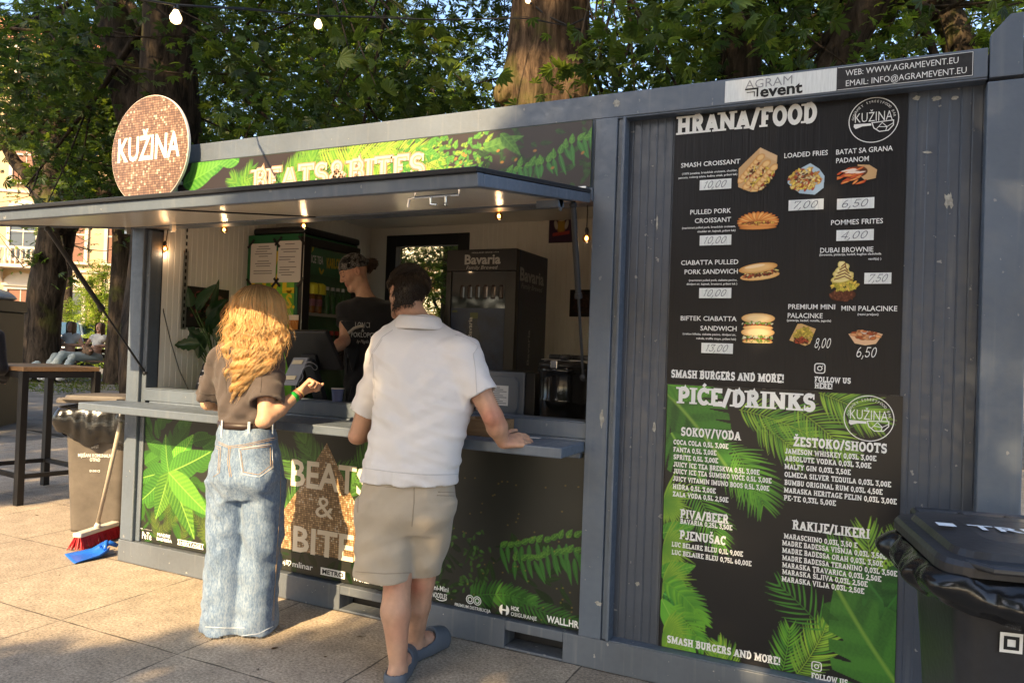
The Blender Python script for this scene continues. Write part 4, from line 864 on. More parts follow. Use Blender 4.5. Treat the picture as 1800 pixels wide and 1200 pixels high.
KR, BUN, BUN2, RED, YEL, GRN, DBR = (.58, .36, .17), (.72, .38, .12), (.80, .52, .22), (.42, .07, .03), (.82, .58, .10), (.16, .30, .04), (.11, .035, .015)
FR = random.Random(3)
def food(px0, px1, py0, py1, draw, n=84):
    (x0, z1), (x1, _) = M2(px0, py0), M2(px1, py0); z0 = M2(px0, py1)[1]
    p = Paint(-1, 1, -1, 1, n, n, (.02, .02, .02)); draw(p); x0, x1 = x0, x1
    S.picture("food_picture", x0, x1, z0, z1, n, n, p.cut(), M['printm'], fm, .0045)
def f_tray(p):
    p.poly([(-.98, -.75), (-.98, .1), (.1, .98), (.98, .55), (.95, 0), (.15, -.95), (-.4, -.98)], KR); p.poly([(.1, .98), (.98, .55), (.9, .3), (.05, .7)], (.66, .44, .24))
    for cx, cz in ((-.35, .05), (-.05, -.25), (.35, -.45)):
        for i in range(7): t = i/6-.5; p.dab(cx+t*.95, cz+t*.95, .24, .15, .4, BUN2, 1, (.55, .22, .05))
        p.scatter(cx+.12, cz-.12, .6, .08, .78, 40, .06, [YEL, RED, DBR, (.8, .6, .3)])
def f_croi(p):
    for i in range(15): a = math.pi*(1-i/14); p.dab(math.cos(a)*.62, -.32+math.sin(a)*.62*.9, .44, .13, a, (.78, .30, .07) if i % 2 else (.86, .46, .14), 1, (.45, .11, .02))
    p.dab(0, -.52, .96, .36, 0, (.75, .32, .09), 1, (.5, .15, .03)); p.scatter(0, -.38, .8, .13, 0, 90, .05, [DBR, (.3, .1, .03), RED, YEL])
    p.dab(0, -.78, .9, .17, 0, (.72, .30, .08), 1, (.5, .16, .03))
def f_ciab(p):
    p.dab(.05, -.35, .95, .38, .22, BUN2, 1, BUN); p.scatter(.1, -.05, .8, .22, .25, 120, .07, [YEL, (.75, .65, .2), DBR, RED, (.7, .6, .3)]); p.scatter(.05, -.3, .75, .12, .25, 60, .06, [DBR, RED]); p.dab(-.05, .35, .95, .42, .28, (.80, .50, .2), 1, (.6, .28, .07)); p.dab(-.2, .5, .5, .14, .3, (.9, .66, .38))
def f_club(p):
    for z in (.62, -.30):
        p.dab(0, z, .88, .34, 0, (.84, .62, .32), 1, (.66, .36, .12)); p.scatter(0, z-.36, .85, .10, 0, 60, .07, [GRN, (.25, .4, .08), (.8, .75, .55)]); p.scatter(0, z-.48, .75, .07, 0, 40, .06, [RED, DBR]); p.dab(0, z-.62, .8, .16, 0, (.80, .55, .26), 1, BUN)
    p.scatter(0, -.86, .8, .08, 0, 25, .05, [GRN])
def f_fries(p):
    p.poly([(-.95, .3), (-.95, -.2), (-.3, -.85), (.5, -.98), (.95, -.6), (.98, .1), (.7, .55), (.15, .98), (-.2, .7)], (.40, .52, .62)); p.scatter(-.05, -.05, .85, .68, 0, 210, .085, [YEL, (.85, .62, .2), (.8, .45, .1), RED, (.5, .2, .06)]); p.scatter(-.05, .1, .55, .4, 0, 60, .06, [RED, DBR, (.85, .72, .4)])
def f_batat(p):
    p.poly([(.0, .9), (.6, .8), (.98, .35), (.92, -.35), (.4, -.5), (.1, 0)], KR); p.dab(-.1, .25, .62, .5, .2, DBR)
    for _ in range(34): p.dab(FR.uniform(-.9, .3), FR.uniform(-.7, .55), .26, .075, FR.uniform(-.2, 1.0), FR.choice([(.72, .2, .05), (.6, .1, .03), (.8, .35, .1)]), 1, (.4, .05, .02))
    for _ in range(7): p.dab(FR.uniform(-.6, .2), FR.uniform(.1, .6), .25, .07, .2, (.82, .66, .55))
def f_brown(p):
    p.dab(0, -.68, .78, .30, .05, (.14, .045, .02), 1, (.06, .02, .01)); p.scatter(0, -.7, .7, .26, 0, 40, .09, [DBR, (.18, .06, .03)]); p.scatter(.1, -.18, .75, .26, 0, 110, .08, [(.66, .54, .07), (.5, .42, .05), YEL])
    for i in range(6): p.dab(-.05+.1*math.sin(i*2), .15+i*.14, .68-.09*i, .2, .15, (.84, .72, .34), 1, (.62, .48, .12))
    for i in range(5): p.stroke([(-.5+.1*i, .1+.16*i), (.1, .25+.16*i), (.55-.1*i, .05+.17*i)], .03, (.18, .05, .02))
def f_mini(p):
    p.poly([(-.98, -.5), (-.4, .95), (-.1, .98), (.95, .55), (.55, -.75), (.2, -.95)], (.62, .38, .15)); p.scatter(0, 0, .62, .62, .3, 60, .13, [(.55, .42, .06), YEL, (.4, .3, .05)]); p.scatter(-.1, -.5, .5, .25, 0, 40, .1, [RED, DBR])
def f_dates(p):
    p.poly([(-.98, .3), (-.6, -.75), (0, -.95), (.6, -.75), (.98, .35), (.5, .6), (-.4, .6)], (.76, .48, .28)); p.scatter(0, .2, .75, .45, 0, 70, .15, [(.5, .14, .04), (.34, .07, .02), (.75, .35, .15), (.9, .7, .55)], 1.3); p.poly([(-.98, .3), (-.6, -.75), (0, -.95), (.6, -.75), (.98, .35), (.6, -.15), (0, -.35), (-.5, -.2)], (.74, .46, .27))
for a in ((1299, 1368, 262, 339, f_tray), (1297, 1370, 367, 406, f_croi), (1298, 1372, 459, 498, f_ciab), (1300, 1367, 549, 602, f_club), (1384, 1451, 288, 346, f_fries), (1472, 1543, 290, 331, f_batat), (1453, 1513, 460, 530, f_brown), (1388, 1436, 568, 608, f_mini), (1491, 1553, 576, 607, f_dates)): food(*a)

dm = thing("menu_board", "lower black drinks menu board framed by green tropical leaves", "menu board", (3.89, MY, .14))
b = MB(); b.box(3.436, 4.354, MY, MY+.004, .143, 1.288); b.box(3.4335, 3.4355, MY-.003, MY+.004, .143, 1.288); b.build("board", mat("gloss_board", (.009, .0085, .010), .3, .3), dm)
pa = Paint(3.437, 4.353, .144, 1.287, 330, 412, (.009, .0085, .010))
L1, L2, L3, Y1, Y2 = (.018, .08, .014), (.05, .19, .022), (.10, .33, .03), (.12, .32, .025), (.26, .43, .04)
T = lambda *a: M2(*a)
for px, py, an, L_, n_, ll in ((1330, 740, -.5, .22, 20, .13), (1290, 790, -.9, .25, 22, .15), (1440, 690, -.3, .24, 24, .13), (1300, 720, -.15, .3, 24, .11), (1395, 715, -.55, .28, 20, .12), (1215, 850, -.95, .28, 20, .12), (1240, 780, -.6, .3, 20, .14)): u, v = T(px, py); pa.frond(u, v, an, L_, n_, ll, .0036, L2, Y2 if py < 745 else Y1, -.15, 1.0)
u, v = T(1172, 690); pa.leaf(u, v, -.75, .42, .19, L1, L2, 5, -.1, (.18, .34, .05), split=7)
u, v = T(1180, 760); pa.leaf(u, v, -1.0, .26, .12, np.array(L1)*.8, L2, 5, .05, (.2, .42, .05), split=6); u, v = T(1168, 675); pa.leaf(u, v, -.1, .22, .07, L2, L3, 8, 0)
for i, (py, kind) in enumerate(((880, 'f'), (930, 'b'), (960, 'f'), (1000, 'b'), (1020, 'f'), (1050, 'm'), (1085, 'b2'), (1110, 'f'), (1150, 'f'))):
    u, v = T(1166, py)
    if kind == 'f':
        for a in np.linspace(-1.5, 1.3, 26): pa.leaf(u, v, a, R.uniform(.10, .16), .0065, L2, Y2, 0, -.1)
    elif kind == 'b': pa.leaf(u-.02, v-.02, .25, .17, .045, L2, L3, 10, .1, (.2, .42, .06))
    elif kind == 'm': pa.leaf(u, v+.02, -.35, .17, .085, L1, (.05, .30, .05), 6, -.1, (.1, .4, .08), split=6); pa.frond(u, v+.07, -.35, .22, 20, .09, .007, L2, Y1, -.35)
    else: pa.leaf(u-.01, v+.08, -1.05, .3, .05, L3, (.16, .44, .045), 0, .08, (.26, .5, .08)); pa.frond(u+.03, v+.05, -.5, .2, 18, .08, .006, L2, Y1, -.3)
for px, py, an, L_, n_, ll, c_ in ((1290, 1195, 1.9, .16, 16, .09, Y2), (1262, 1190, 1.6, .12, 12, .08, Y2), (1370, 1195, 1.3, .22, 16, .1, Y1), (1400, 1185, 1.0, .25, 22, .12, Y2), (1450, 1110, 2.3, .24, 10, .13, L2), (1535, 1090, 1.55, .34, 20, .16, Y2), (1565, 1060, 1.3, .26, 18, .15, Y2), (1530, 1060, 2.1, .25, 16, .13, Y1)): u, v = T(px, py); pa.frond(u, v, an, L_, n_, ll, .004, L2, c_, .12, 1.0)
u, v = T(1449, 1060); pa.leaf(u, v, -.75, .18, .055, L1, np.array(L2)*.6, 4); u, v = T(1600, 1120); pa.leaf(u, v, 2.25, .32, .13, (.012, .06, .012), (.03, .13, .02), 3, 0, (.04, .16, .03)); u, v = T(1610, 1000); pa.leaf(u, v, 4.2, .2, .09, (.012, .06, .012), (.03, .13, .02), 3)
u, v = T(1590, 1215); pa.leaf(u+.03, v-.05, 2.25, .50, .21, (.025, .10, .016), (.055, .19, .025), 4, -.08, (.15, .29, .04), split=5)
S.picture("leaf_print", 3.437, 4.353, .144, 1.287, 330, 412, pa.out(), M['print'], dm, .001)
b = MB(); slabline(b, "PIĆE/DRINKS", 1191, 708, 1435, .070, .26); b.build("heading", M['white'], dm, fixn=False)
b = MB(); logo(S, b, *M2(1527, 735), .0885); b.build("logo", M['white'], dm, fixn=False)
for s, a, y, c in (("SOKOV/VODA", 1197, 765, 1303), ("PIVA/BEER", 1196, 909, 1282), ("PJENUŠAC", 1195, 946, 1277), ("ŽESTOKO/SHOOTS", 1395, 783, 1560), ("RAKIJE/LIKERI", 1393, 929, 1530)): b = MB(); slabline(b, s, a, y, c, .037, .225); b.build("section_heading", M['white'], dm, fixn=False)
for s, a, y, c in (("COCA COLA 0,5L 3,00E", 1184, 780, 1281), ("FANTA 0,5L 3,00E", 1184, 793, 1260), ("SPRITE 0,5L 3,00E", 1184, 806, 1263), ("JUICY ICE TEA BRESKVA 0,5L 3,00E", 1184, 819, 1336), ("JUICY ICE TEA ŠUMSKO VOĆE 0,5L 3,00E", 1184, 831, 1357), ("JUICY VITAMIN IMUNO BOOS 0,5L 3,00E", 1183, 844, 1353), ("HIDRA 0,5L 3,00E", 1183, 858, 1259), ("ZALA VODA 0,5L 2,50E", 1183, 871, 1281),
                   ("BAVARIA 0,25L 3,50E", 1196, 919, 1288), ("LUC BELAIRE BLEU 0,1L 9,00E", 1181, 959, 1307), ("LUC BELAIRE BLEU 0,75L 60,00E", 1181, 973, 1322),
                   ("JAMESON WHISKEY 0,03L 3,00E", 1380, 796, 1541), ("ABSOLUTE VODKA 0,03L 3,00E", 1380, 809, 1532), ("MALFY GIN 0,03L 3,50E", 1379, 823, 1496), ("OLMECA SILVER TEQUILA 0,03L 3,00E", 1379, 837, 1567), ("BUMBU ORIGINAL RUM 0,03L 4,50E", 1379, 851, 1552), ("MARASKA HERITAGE PELIN 0,03L 3,00E", 1378, 864.5, 1577), ("PE-TE 0,33L 5,00E", 1378, 878, 1470),
                   ("MARASCHINO 0,03L 3,50 E", 1378, 945, 1508), ("MADRE BADESSA VIŠNJA 0,03L 3,50E", 1375, 957, 1559), ("MADRE BADESSA ORAH 0,03L 3,50E", 1375, 970, 1553), ("MADRE BADESSA TERANINO 0,03L 3,50E", 1375, 983, 1578), ("MARASKA TRAVARICA 0,03L 2,50E", 1375, 995.5, 1550), ("MARASKA ŠLJIVA 0,03L 2,50E", 1375, 1007.5, 1526), ("MARASKA VILJA 0,03L 2,50E", 1374, 1020, 1520)): b = MB(); slabline(b, s, a, y, c, .0205, .215); b.build("drink_line", M['white'], dm, fixn=False)
b = MB(); x0_, x1_ = M2(1172, 1149)[0], M2(1373, 1149)[0]; S.slab(b, "SMASH BURGERS AND MORE!", x0_, .166, .031, x1_-x0_, .004, .235); slabline(b, "FOLLOW US", 1426, 1190, 1491, .022, .24); x, z = M2(1427, 1176); camera_icon(S, b, x, z, .035); b.build("footer_lettering", M['white'], dm, fixn=False)
# ---------------------------------------------------------------- vegetation
def leaf_mat(name, c, tr, rough=.45, k=.5):
    m = mat(name, c, rough, .35, attr="Col"); n, L, b = nodes(m)
    at_ = [q for q in n if q.type == 'ATTRIBUTE'][0]
    t = n.new("ShaderNodeBsdfTranslucent"); mu = n.new("ShaderNodeMix"); mu.data_type = 'RGBA'; mu.blend_type = 'MULTIPLY'; mu.inputs[0].default_value = 1
    mu.inputs[7].default_value = (*tr, 1); L(at_.outputs["Color"], mu.inputs[6]); L(mu.outputs[2], t.inputs[0])
    ms = n.new("ShaderNodeMixShader"); ms.inputs[0].default_value = k; L(b.outputs[0], ms.inputs[1]); L(t.outputs[0], ms.inputs[2])
    L(ms.outputs[0], n["Material Output"].inputs[0]); return m
M['leaf'] = leaf_mat("chestnut_leaf", (.05, .1, .02), (2.2, 1.9, 1.0))
def bark_mat(name, c0, c1, sc=7, bump=1.0):
    m = mat(name, c0, .9, .15); n, L, b = nodes(m); tc = n.new("ShaderNodeTexCoord"); mp = n.new("ShaderNodeMapping"); mp.inputs["Scale"].default_value = (sc, sc, sc*.22); L(tc.outputs["Object"], mp.inputs[0])
    a = n.new("ShaderNodeTexNoise"); a.inputs["Scale"].default_value = 1.6; a.inputs["Detail"].default_value = 8; a.inputs["Roughness"].default_value = .68; a.inputs["Distortion"].default_value = .6; L(mp.outputs[0], a.inputs[0])
    g = n.new("ShaderNodeTexNoise"); g.inputs["Scale"].default_value = 1.3; g.inputs["Detail"].default_value = 5; L(tc.outputs["Object"], g.inputs[0])
    r = n.new("ShaderNodeValToRGB"); e = r.color_ramp.elements; e[0].position = .36; e[0].color = (*[q*.25 for q in c0], 1); e[1].position = .66; e[1].color = (*c1, 1); q = e.new(.5); q.color = (*c0, 1); L(a.outputs[0], r.inputs[0])
    k = n.new("ShaderNodeMapRange"); k.inputs[1].default_value = .57; k.inputs[2].default_value = .68; k.inputs[4].default_value = .55; L(g.outputs[0], k.inputs[0])
    mx = n.new("ShaderNodeMix"); mx.data_type = 'RGBA'; mx.inputs[7].default_value = (.10, .11, .02, 1); L(k.outputs[0], mx.inputs[0]); L(r.outputs[0], mx.inputs[6]); L(mx.outputs[2], b.inputs["Base Color"])
    bp = n.new("ShaderNodeBump"); bp.inputs["Strength"].default_value = bump; bp.inputs["Distance"].default_value = .04; L(a.outputs[0], bp.inputs["Height"]); L(bp.outputs[0], b.inputs["Normal"]); return m
M['bark'] = bark_mat("chestnut_bark", (.062, .040, .024), (.145, .095, .057))
M['barkd'] = bark_mat("dark_bark", (.035, .026, .018), (.075, .055, .038), 6)

def leaves(name, C, size, parent, cols, rng, m=None, nl=5, flat=.55, up=(0, 0, 1), jit=.35):
    """palmate leaves: nl pointed leaflets fanning from each point of C, as one mesh"""
    N = len(C); C = np.asarray(C, float)
    nn = rng.normal(size=(N, 3))*flat+np.asarray(up); nn /= np.linalg.norm(nn, axis=1)[:, None]
    a = rng.normal(size=(N, 3)); u = np.cross(nn, a); u /= np.linalg.norm(u, axis=1)[:, None]; v = np.cross(nn, u)
    sz = size*rng.uniform(.6, 1.25, N)
    ph = np.linspace(-1.25, 1.25, nl) if nl > 1 else np.zeros(1)
    vs = np.zeros((N, nl, 5, 3)); 
    for i, p in enumerate(ph):
        k = (1.0-.28*abs(p)/1.25); dr = u*math.cos(p)+v*math.sin(p); sd = np.cross(nn, dr); L = (sz*k)[:, None]; wd = (.17 if nl > 1 else .3)*L; drop = nn*L
        vs[:, i, 0] = C; vs[:, i, 1] = C+dr*L*.62-sd*wd-drop*.08; vs[:, i, 2] = C+dr*L-drop*.22; vs[:, i, 3] = C+dr*L*.62+sd*wd-drop*.08; vs[:, i, 4] = C+dr*L*.6-drop*.14
    base = np.arange(N*nl)[:, None]*5
    q = np.concatenate([base+np.array([[0, 1, 2, 4]]), base+np.array([[0, 4, 2, 3]])], 0)
    cc = np.asarray(cols)[rng.integers(0, len(cols), N)]*rng.uniform(1-jit, 1+jit, (N, 1)); cc = np.repeat(cc, nl*5, 0)
    return npmesh(name, vs.reshape(-1, 3), q, m or M['leaf'], parent, smooth=False, col=cc)
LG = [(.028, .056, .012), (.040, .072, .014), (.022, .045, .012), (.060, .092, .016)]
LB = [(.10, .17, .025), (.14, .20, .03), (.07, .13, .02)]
def blobs(rng, n, bl, sub=9, sr=.33):
    """leaf spots gathered in sprays inside ellipsoidal boughs bl = (cx,cy,cz,rx,ry,rz)"""
    bl = np.asarray(bl, float); vol = bl[:, 3]*bl[:, 4]*bl[:, 5]; w_ = vol**.75; w_ /= w_.sum()
    k = n//sub; b = bl[rng.choice(len(bl), k, p=w_)]
    d = rng.normal(size=(k, 3)); d /= np.linalg.norm(d, axis=1)[:, None]; c = b[:, :3]+d*b[:, 3:]*(rng.uniform(.25, 1, (k, 1))**.45)
    p = np.repeat(c, sub, 0)+rng.normal(size=(k*sub, 3))*sr*np.array([1, 1, .55]); return p
def trunk_mesh(bb, pts, rad, n=18, rough=.06, seed=0):
    """a gnarled trunk or limb: tube whose rings bulge"""
    pts = np.asarray(pts, float); t = np.linspace(0, 1, len(pts)); tt = np.linspace(0, 1, max(12, len(pts)*7))
    P = np.stack([np.interp(tt, t, pts[:, i]) for i in range(3)], -1)
    for _ in range(4): P[1:-1] = (P[:-2]+P[1:-1]*2+P[2:])/4
    r = np.interp(tt, t, rad); s0 = bb.n; bb.smooth = True; bb.tube(P, r, n); vv = bb.v[-1]; k = len(tt)
    ctr = np.repeat(P, n, 0); dv = vv-ctr; f = 1+rough*noise3(vv[:, 0]*7, vv[:, 1]*7, vv[:, 2]*1.6, seed)+rough*.5*noise3(vv[:, 0]*22, vv[:, 1]*22, vv[:, 2]*4, seed+1)
    bb.v[-1] = ctr+dv*f[:, None]; return bb
KEEP = [(172, 248, 0, 205, 4.9), (248, 348, 0, 250, 4.6), (1262, 1340, 30, 150, 7.0), (1430, 1500, 50, 125, 6.2), (1480, 1585, -10, 80, 6.2), (1630, 1712, -5, 100, 7.4), (60, 135, 395, 680, 7.0), (30, 115, 290, 345, 6.8)]
def unveil(p, rng):
    x, y = pix(p); bad = np.zeros(len(p), bool)
    for x0, x1, y0, y1, Y in KEEP: bad |= (x > x0) & (x < x1) & (y > y0) & (y < y1) & (p[:, 1] < Y+.2)
    bad2 = ((x < 62) & (y > 262) & (y < 640)) | ((x > 122) & (x < 212) & (y > 398) & (y < 640))
    return p[~((bad & (rng.random(len(p)) < .9)) | (bad2 & (rng.random(len(p)) < .96)))]
def tree(label, base, stems, bl, n, size, cols, seed, bark='barkd', group="trees behind the kiosk", flat=.55, nl=5, sub=9, sr=.3, name="chestnut_tree", clip=None, mleaf=None):
    rng = np.random.default_rng(seed); t = thing(name, label, "tree", base, group); n = int(n*1.6); size *= .76
    b = MB()
    for i, (pts, rad) in enumerate(stems): trunk_mesh(b, pts, rad, 22 if i == 0 else 12, .06, seed+i)
    b.build("trunk", M[bark], t, fixn=False)
    p = blobs(rng, n, bl, sub, sr)
    if clip is not None: p = p[clip(p)]
    if mleaf is None: p = unveil(p, rng)
    # twigs joining sprays to the boughs
    b = MB(); b.smooth = True
    bl_ = np.asarray(bl, float)
    for c in bl_:
        s = stems[rng.integers(0, len(stems))][0]; q0 = np.asarray(s[-1], float)*.6+np.asarray(s[len(s)//2], float)*.4
        e = c[:3]+rng.normal(size=3)*c[3:]*.4; md = (q0+e)/2+np.array([0, 0, -.15]); rr = .025+.012*c[3]
        b.tube([q0, q0*.5+md*.5, md, e*.5+md*.5, e], [rr*2.2, rr*1.6, rr, rr*.7, rr*.3], 6)
        for _ in range(5):
            f = md+(e-md)*rng.uniform(0, 1); g = c[:3]+rng.normal(size=3)*c[3:]*.55; b.tube([f, (f+g)/2+np.array([0, 0, -.08]), g], [rr*.5, rr*.3, .006], 5)
    b.build("branches", M['barkd'], t, fixn=False)
    leaves("crown", p, size, t, cols, rng, mleaf, nl, flat)
    return t
def stem_px(pts, Y, wpx):
    """stem axis through pixels (px,py) with widths in pixels, at depth plane Y (per point)"""
    P = [at(px, py, Y if np.isscalar(Y) else Y[i]) for i, (px, py) in enumerate(pts)]
    return P, [w_/2/pxm(p) for p, w_ in zip(P, wpx)]
def ground_foot(P, r, gz_=0.0, flare=1.35):
    """carry a stem down to the ground"""
    p0, p1 = P[0], P[1]; d = p0-p1; d = d/abs(d[2]); q = p0+d*max(0.3, p0[2]-gz_)
    return [q]+list(P), [r[0]*flare]+list(r)
# --- the big sunlit trunk
P, r = stem_px([(962, 190), (963, 100), (972, 0), (985, -160), (1000, -420)], 4.6, [165, 132, 128, 140, 120]); P, r = ground_foot(P, r, 0, 1.15)
A = [P[-1], P[-1]+V(-1.2, .2, 1.6), P[-1]+V(-2.2, .3, 2.6)]; B = [P[-1], P[-1]+V(1.0, -.3, 1.8), P[-1]+V(1.8, -.5, 3)]
big = [(P[-1][0]+dx, 4.6+dy, zz, a, c, d_) for dx, dy, zz, a, c, d_ in ((-2.6, -.4, 4.0, 1.3, 1.2, .8), (-1.4, .8, 4.6, 1.3, 1.2, .9), (1.4, -.6, 4.0, 1.2, 1.0, .7), (2.6, .2, 4.6, 1.3, 1.2, .9), (0, 2.0, 5.0, 1.8, 1.2, 1.2), (-2, .3, 6.4, 1.8, 1.6, 1.2), (1.4, 0, 6.6, 2, 1.6, 1.2), (0, -.2, 8, 2.4, 2, 1.2))]
t1 = tree("thick sunlit brown chestnut trunk rising right behind the middle of the kiosk", (P[0][0], 4.6, 0), [(P, r), (A, [r[-1]*.7, .2, .12]), (B, [r[-1]*.7, .2, .12])], big, 6500, .17, LG, 21, 'bark', clip=lambda p: (p[:, 2] > 2.9) & ~((p[:, 1] < 4.7) & (np.abs(p[:, 0]-P[2][0]+.35*(4.6-p[:, 1])) < .62) & (p[:, 2] < 5.4)))
b = MB(); b.smooth = True; c = at(903, 168, 4.28); b.lathe([(.02, .20), (.06, .21), (.115, .20), (.135, .17), (.15, .05), (.20, -.1)], c, 20, nrm(V(-.45, -.9, .05))); b.ball(c+nrm(V(-.45, -.9, .05))*.2, .025, 8, (1, 1, 1.3)); b.build("knot", bark_mat("cut_limb", (.11, .07, .038), (.18, .12, .07), 12, .4), t1, fixn=False)
# --- twin stemmed tree behind the round sign
P, r = stem_px([(300, 330), (300, 240), (297, 120), (305, 0), (318, -150)], 4.6, [120, 105, 96, 100, 90]); P, r = ground_foot(P, r)
P2, r2 = stem_px([(290, 330), (238, 200), (212, 90), (200, 0), (190, -150)], 4.9, [80, 70, 66, 60, 50])
bl = [(P[2][0]+dx, 4.6+dy, zz, a, c, d_) for dx, dy, zz, a, c, d_ in ((-2.2, -.3, 3.6, 1.2, 1.0, .8), (-1.0, .9, 4.2, 1.3, 1, .8), (1.4, .5, 3.7, 1.4, 1.1, .8), (2.8, .9, 4.3, 1.4, 1.2, 1), (.5, -1.2, 5.2, 1.6, 1, .8), (-2.4, -.5, 5.6, 1.6, 1.4, 1), (1.6, 0, 6, 2, 1.6, 1.2), (-.5, .5, 7.5, 2.6, 2, 1.2))]
tree("twin stemmed dark chestnut standing behind the round sign", (P[0][0], 4.6, 0), [(P, r), (P2, r2)], bl, 7000, .17, LG, 22, clip=lambda p: p[:, 2] > 2.45)
# --- trees at the left
P, r = stem_px([(212, 700), (216, 560), (222, 420), (226, 300), (215, 150)], 8.0, [60, 46, 46, 50, 40]); P, r = ground_foot(P, r, .3, 1.2)
bl = [(P[3][0]+dx, 8+dy, zz, a, c, d_) for dx, dy, zz, a, c, d_ in ((-1.2, -.4, 5.0, 1.5, 1.2, .8), (1.2, .3, 4.8, 1.5, 1.2, 1), (0, 0, 6.6, 2.2, 1.8, 1.2), (2.6, .6, 6.0, 1.6, 1.4, 1.2), (-2, .6, 7, 1.8, 1.4, 1.2))]
tree("dark straight trunk immediately left of the kiosk corner post", P[0], [(P, r)], bl, 4200, .19, LG, 23)
P, r = stem_px([(64, 690), (71, 590), (88, 480), (104, 395), (108, 290), (95, 180), (100, 60)], 7.0, [72, 58, 55, 58, 56, 50, 40]); P, r = ground_foot(P, r, .3, 1.15)
P2, r2 = stem_px([(120, 400), (60, 318), (25, 285), (0, 235)], 6.8, [40, 24, 20, 14]); P3, r3 = stem_px([(120, 390), (180, 340), (230, 300)], 6.8, [40, 26, 16])
bl = [(P[4][0]+dx, 7+dy, zz, a, c, d_) for dx, dy, zz, a, c, d_ in ((-1.6, -.6, 5.4, 1.4, 1.2, .9), (0.6, -.2, 5.0, 1.3, 1.0, .7), (1.6, .4, 5.8, 1.5, 1.2, .9), (-.2, 0, 6.9, 2.2, 1.8, 1.2), (-3, .2, 6.6, 1.6, 1.4, 1.1), (1.5, 0, 8, 2, 1.8, 1.2))]
tree("leaning dark trunk at the far left behind the bar table", P[0], [(P, r), (P2, r2), (P3, r3)], bl, 4600, .19, LG, 24, clip=lambda p: p[:, 2] > 4.1)
b_low = [(*at(140, 330, 6.6), .5, .4, .25), (*at(70, 455, 6.8), .22, .2, .16), (*at(123, 490, 6.6), .16, .15, .14), (*at(95, 310, 6.9), .6, .4, .3), (*at(60, 390, 6.6), .3, .3, .1)]
# --- trees at the right
for lab, px, Y, wd, sd, dz in (("dark trunk forking behind the food menu", [(1300, 150), (1302, 60), (1310, -60), (1330, -200)], 7.0, [80, 70, 60, 46], 25, 0), ("dark limb leaning right above the company sticker", [(1440, 150), (1490, 70), (1555, -30), (1640, -150)], 6.2, [74, 62, 60, 46], 26, 0), ("dark slanting trunk near the lifting lug", [(1705, 110), (1670, 40), (1620, -60), (1580, -180)], 7.4, [56, 50, 46, 40], 27, 0)):
    P, r = stem_px(px, Y, wd); P, r = ground_foot(P, r)
    bl = [(P[2][0]+dx, Y+dy, zz, a, c, d_) for dx, dy, zz, a, c, d_ in ((-1.5, .2, 4.4, 1.3, 1.1, .8), (.8, 0.5, 4.2, 1.4, 1.2, .9), (1.8, -.5, 5.2, 1.4, 1.2, .9), (0, .4, 6.2, 2.0, 1.8, 1.1), (-.5, 0, 7.6, 2.4, 2, 1.1))]
    tree(lab, (P[0][0], Y, 0), [(P, r)], bl, 2300, .17, LG+LB+LB, sd, clip=lambda p: p[:, 2] > 2.6)
# --- farther row
for k, (px, Y, s_) in enumerate(((104, 13, 1.0), (130, 16, 1.1), (420, 9, 1.0), (560, 10, .9), (690, 8.5, .9), (800, 11, 1.0), (1110, 10, .9), (1210, 12, 1.0), (1400, 11, 1.0), (1540, 12, 1.0), (1660, 10.5, .9))):
    q = at(px, 250, Y); zt = 7.0+.15*Y; P = [V(q[0], Y, 0), V(q[0]+R.uniform(-.2, .2), Y, 2.5), V(q[0]+R.uniform(-.4, .4), Y, zt*.75)]; r = [.22*s_, .17*s_, .1*s_]
    hi = 3.6 if px < 250 else 2.2
    bl = [(q[0]+R.uniform(-2, 2), Y+R.uniform(-1, 1), hi+1.0+i*.85, R.uniform(1.1, 1.9), R.uniform(.9, 1.5), R.uniform(.8, 1.2)) for i in range(7)]
    words = ["farther slim tree half hidden by the leaning trunk", "farther slim tree left of the round sign", "slim dark tree right of the round sign", "slim dark tree above the banner lettering", "slim tree left of the thick trunk's knot", "slim tree just left of the thick sunlit trunk", "slim tree just right of the thick sunlit trunk", "slim tree above the left edge of the food menu", "slim tree above the white company sticker", "slim tree above the black web address sticker", "slim tree just left of the lifting lug"]
    tree(words[k], (q[0], Y, 0), [(P, r)], bl, 2600 if k < 6 else 1300, .20, LG+LB[:1] if k < 6 else LG+LB, 40+k, clip=lambda p: p[:, 2] > hi, sub=11)
rng = np.random.default_rng(5)
lt = thing("hanging_bough", "low bough with loose leaves growing from the leaning left trunk", "bough", at(110, 400, 6.8)); leaves("foliage", blobs(rng, 420, b_low, 6, .14), .17, lt, LB+LG, rng)
b = MB(); [b.tube([at(105, 400, 6.9), (at(105, 400, 6.9)+np.array(c[:3]))/2, c[:3]], [.03, .02, .008], 5) for c in b_low]; b.build("branch", M['barkd'], lt)
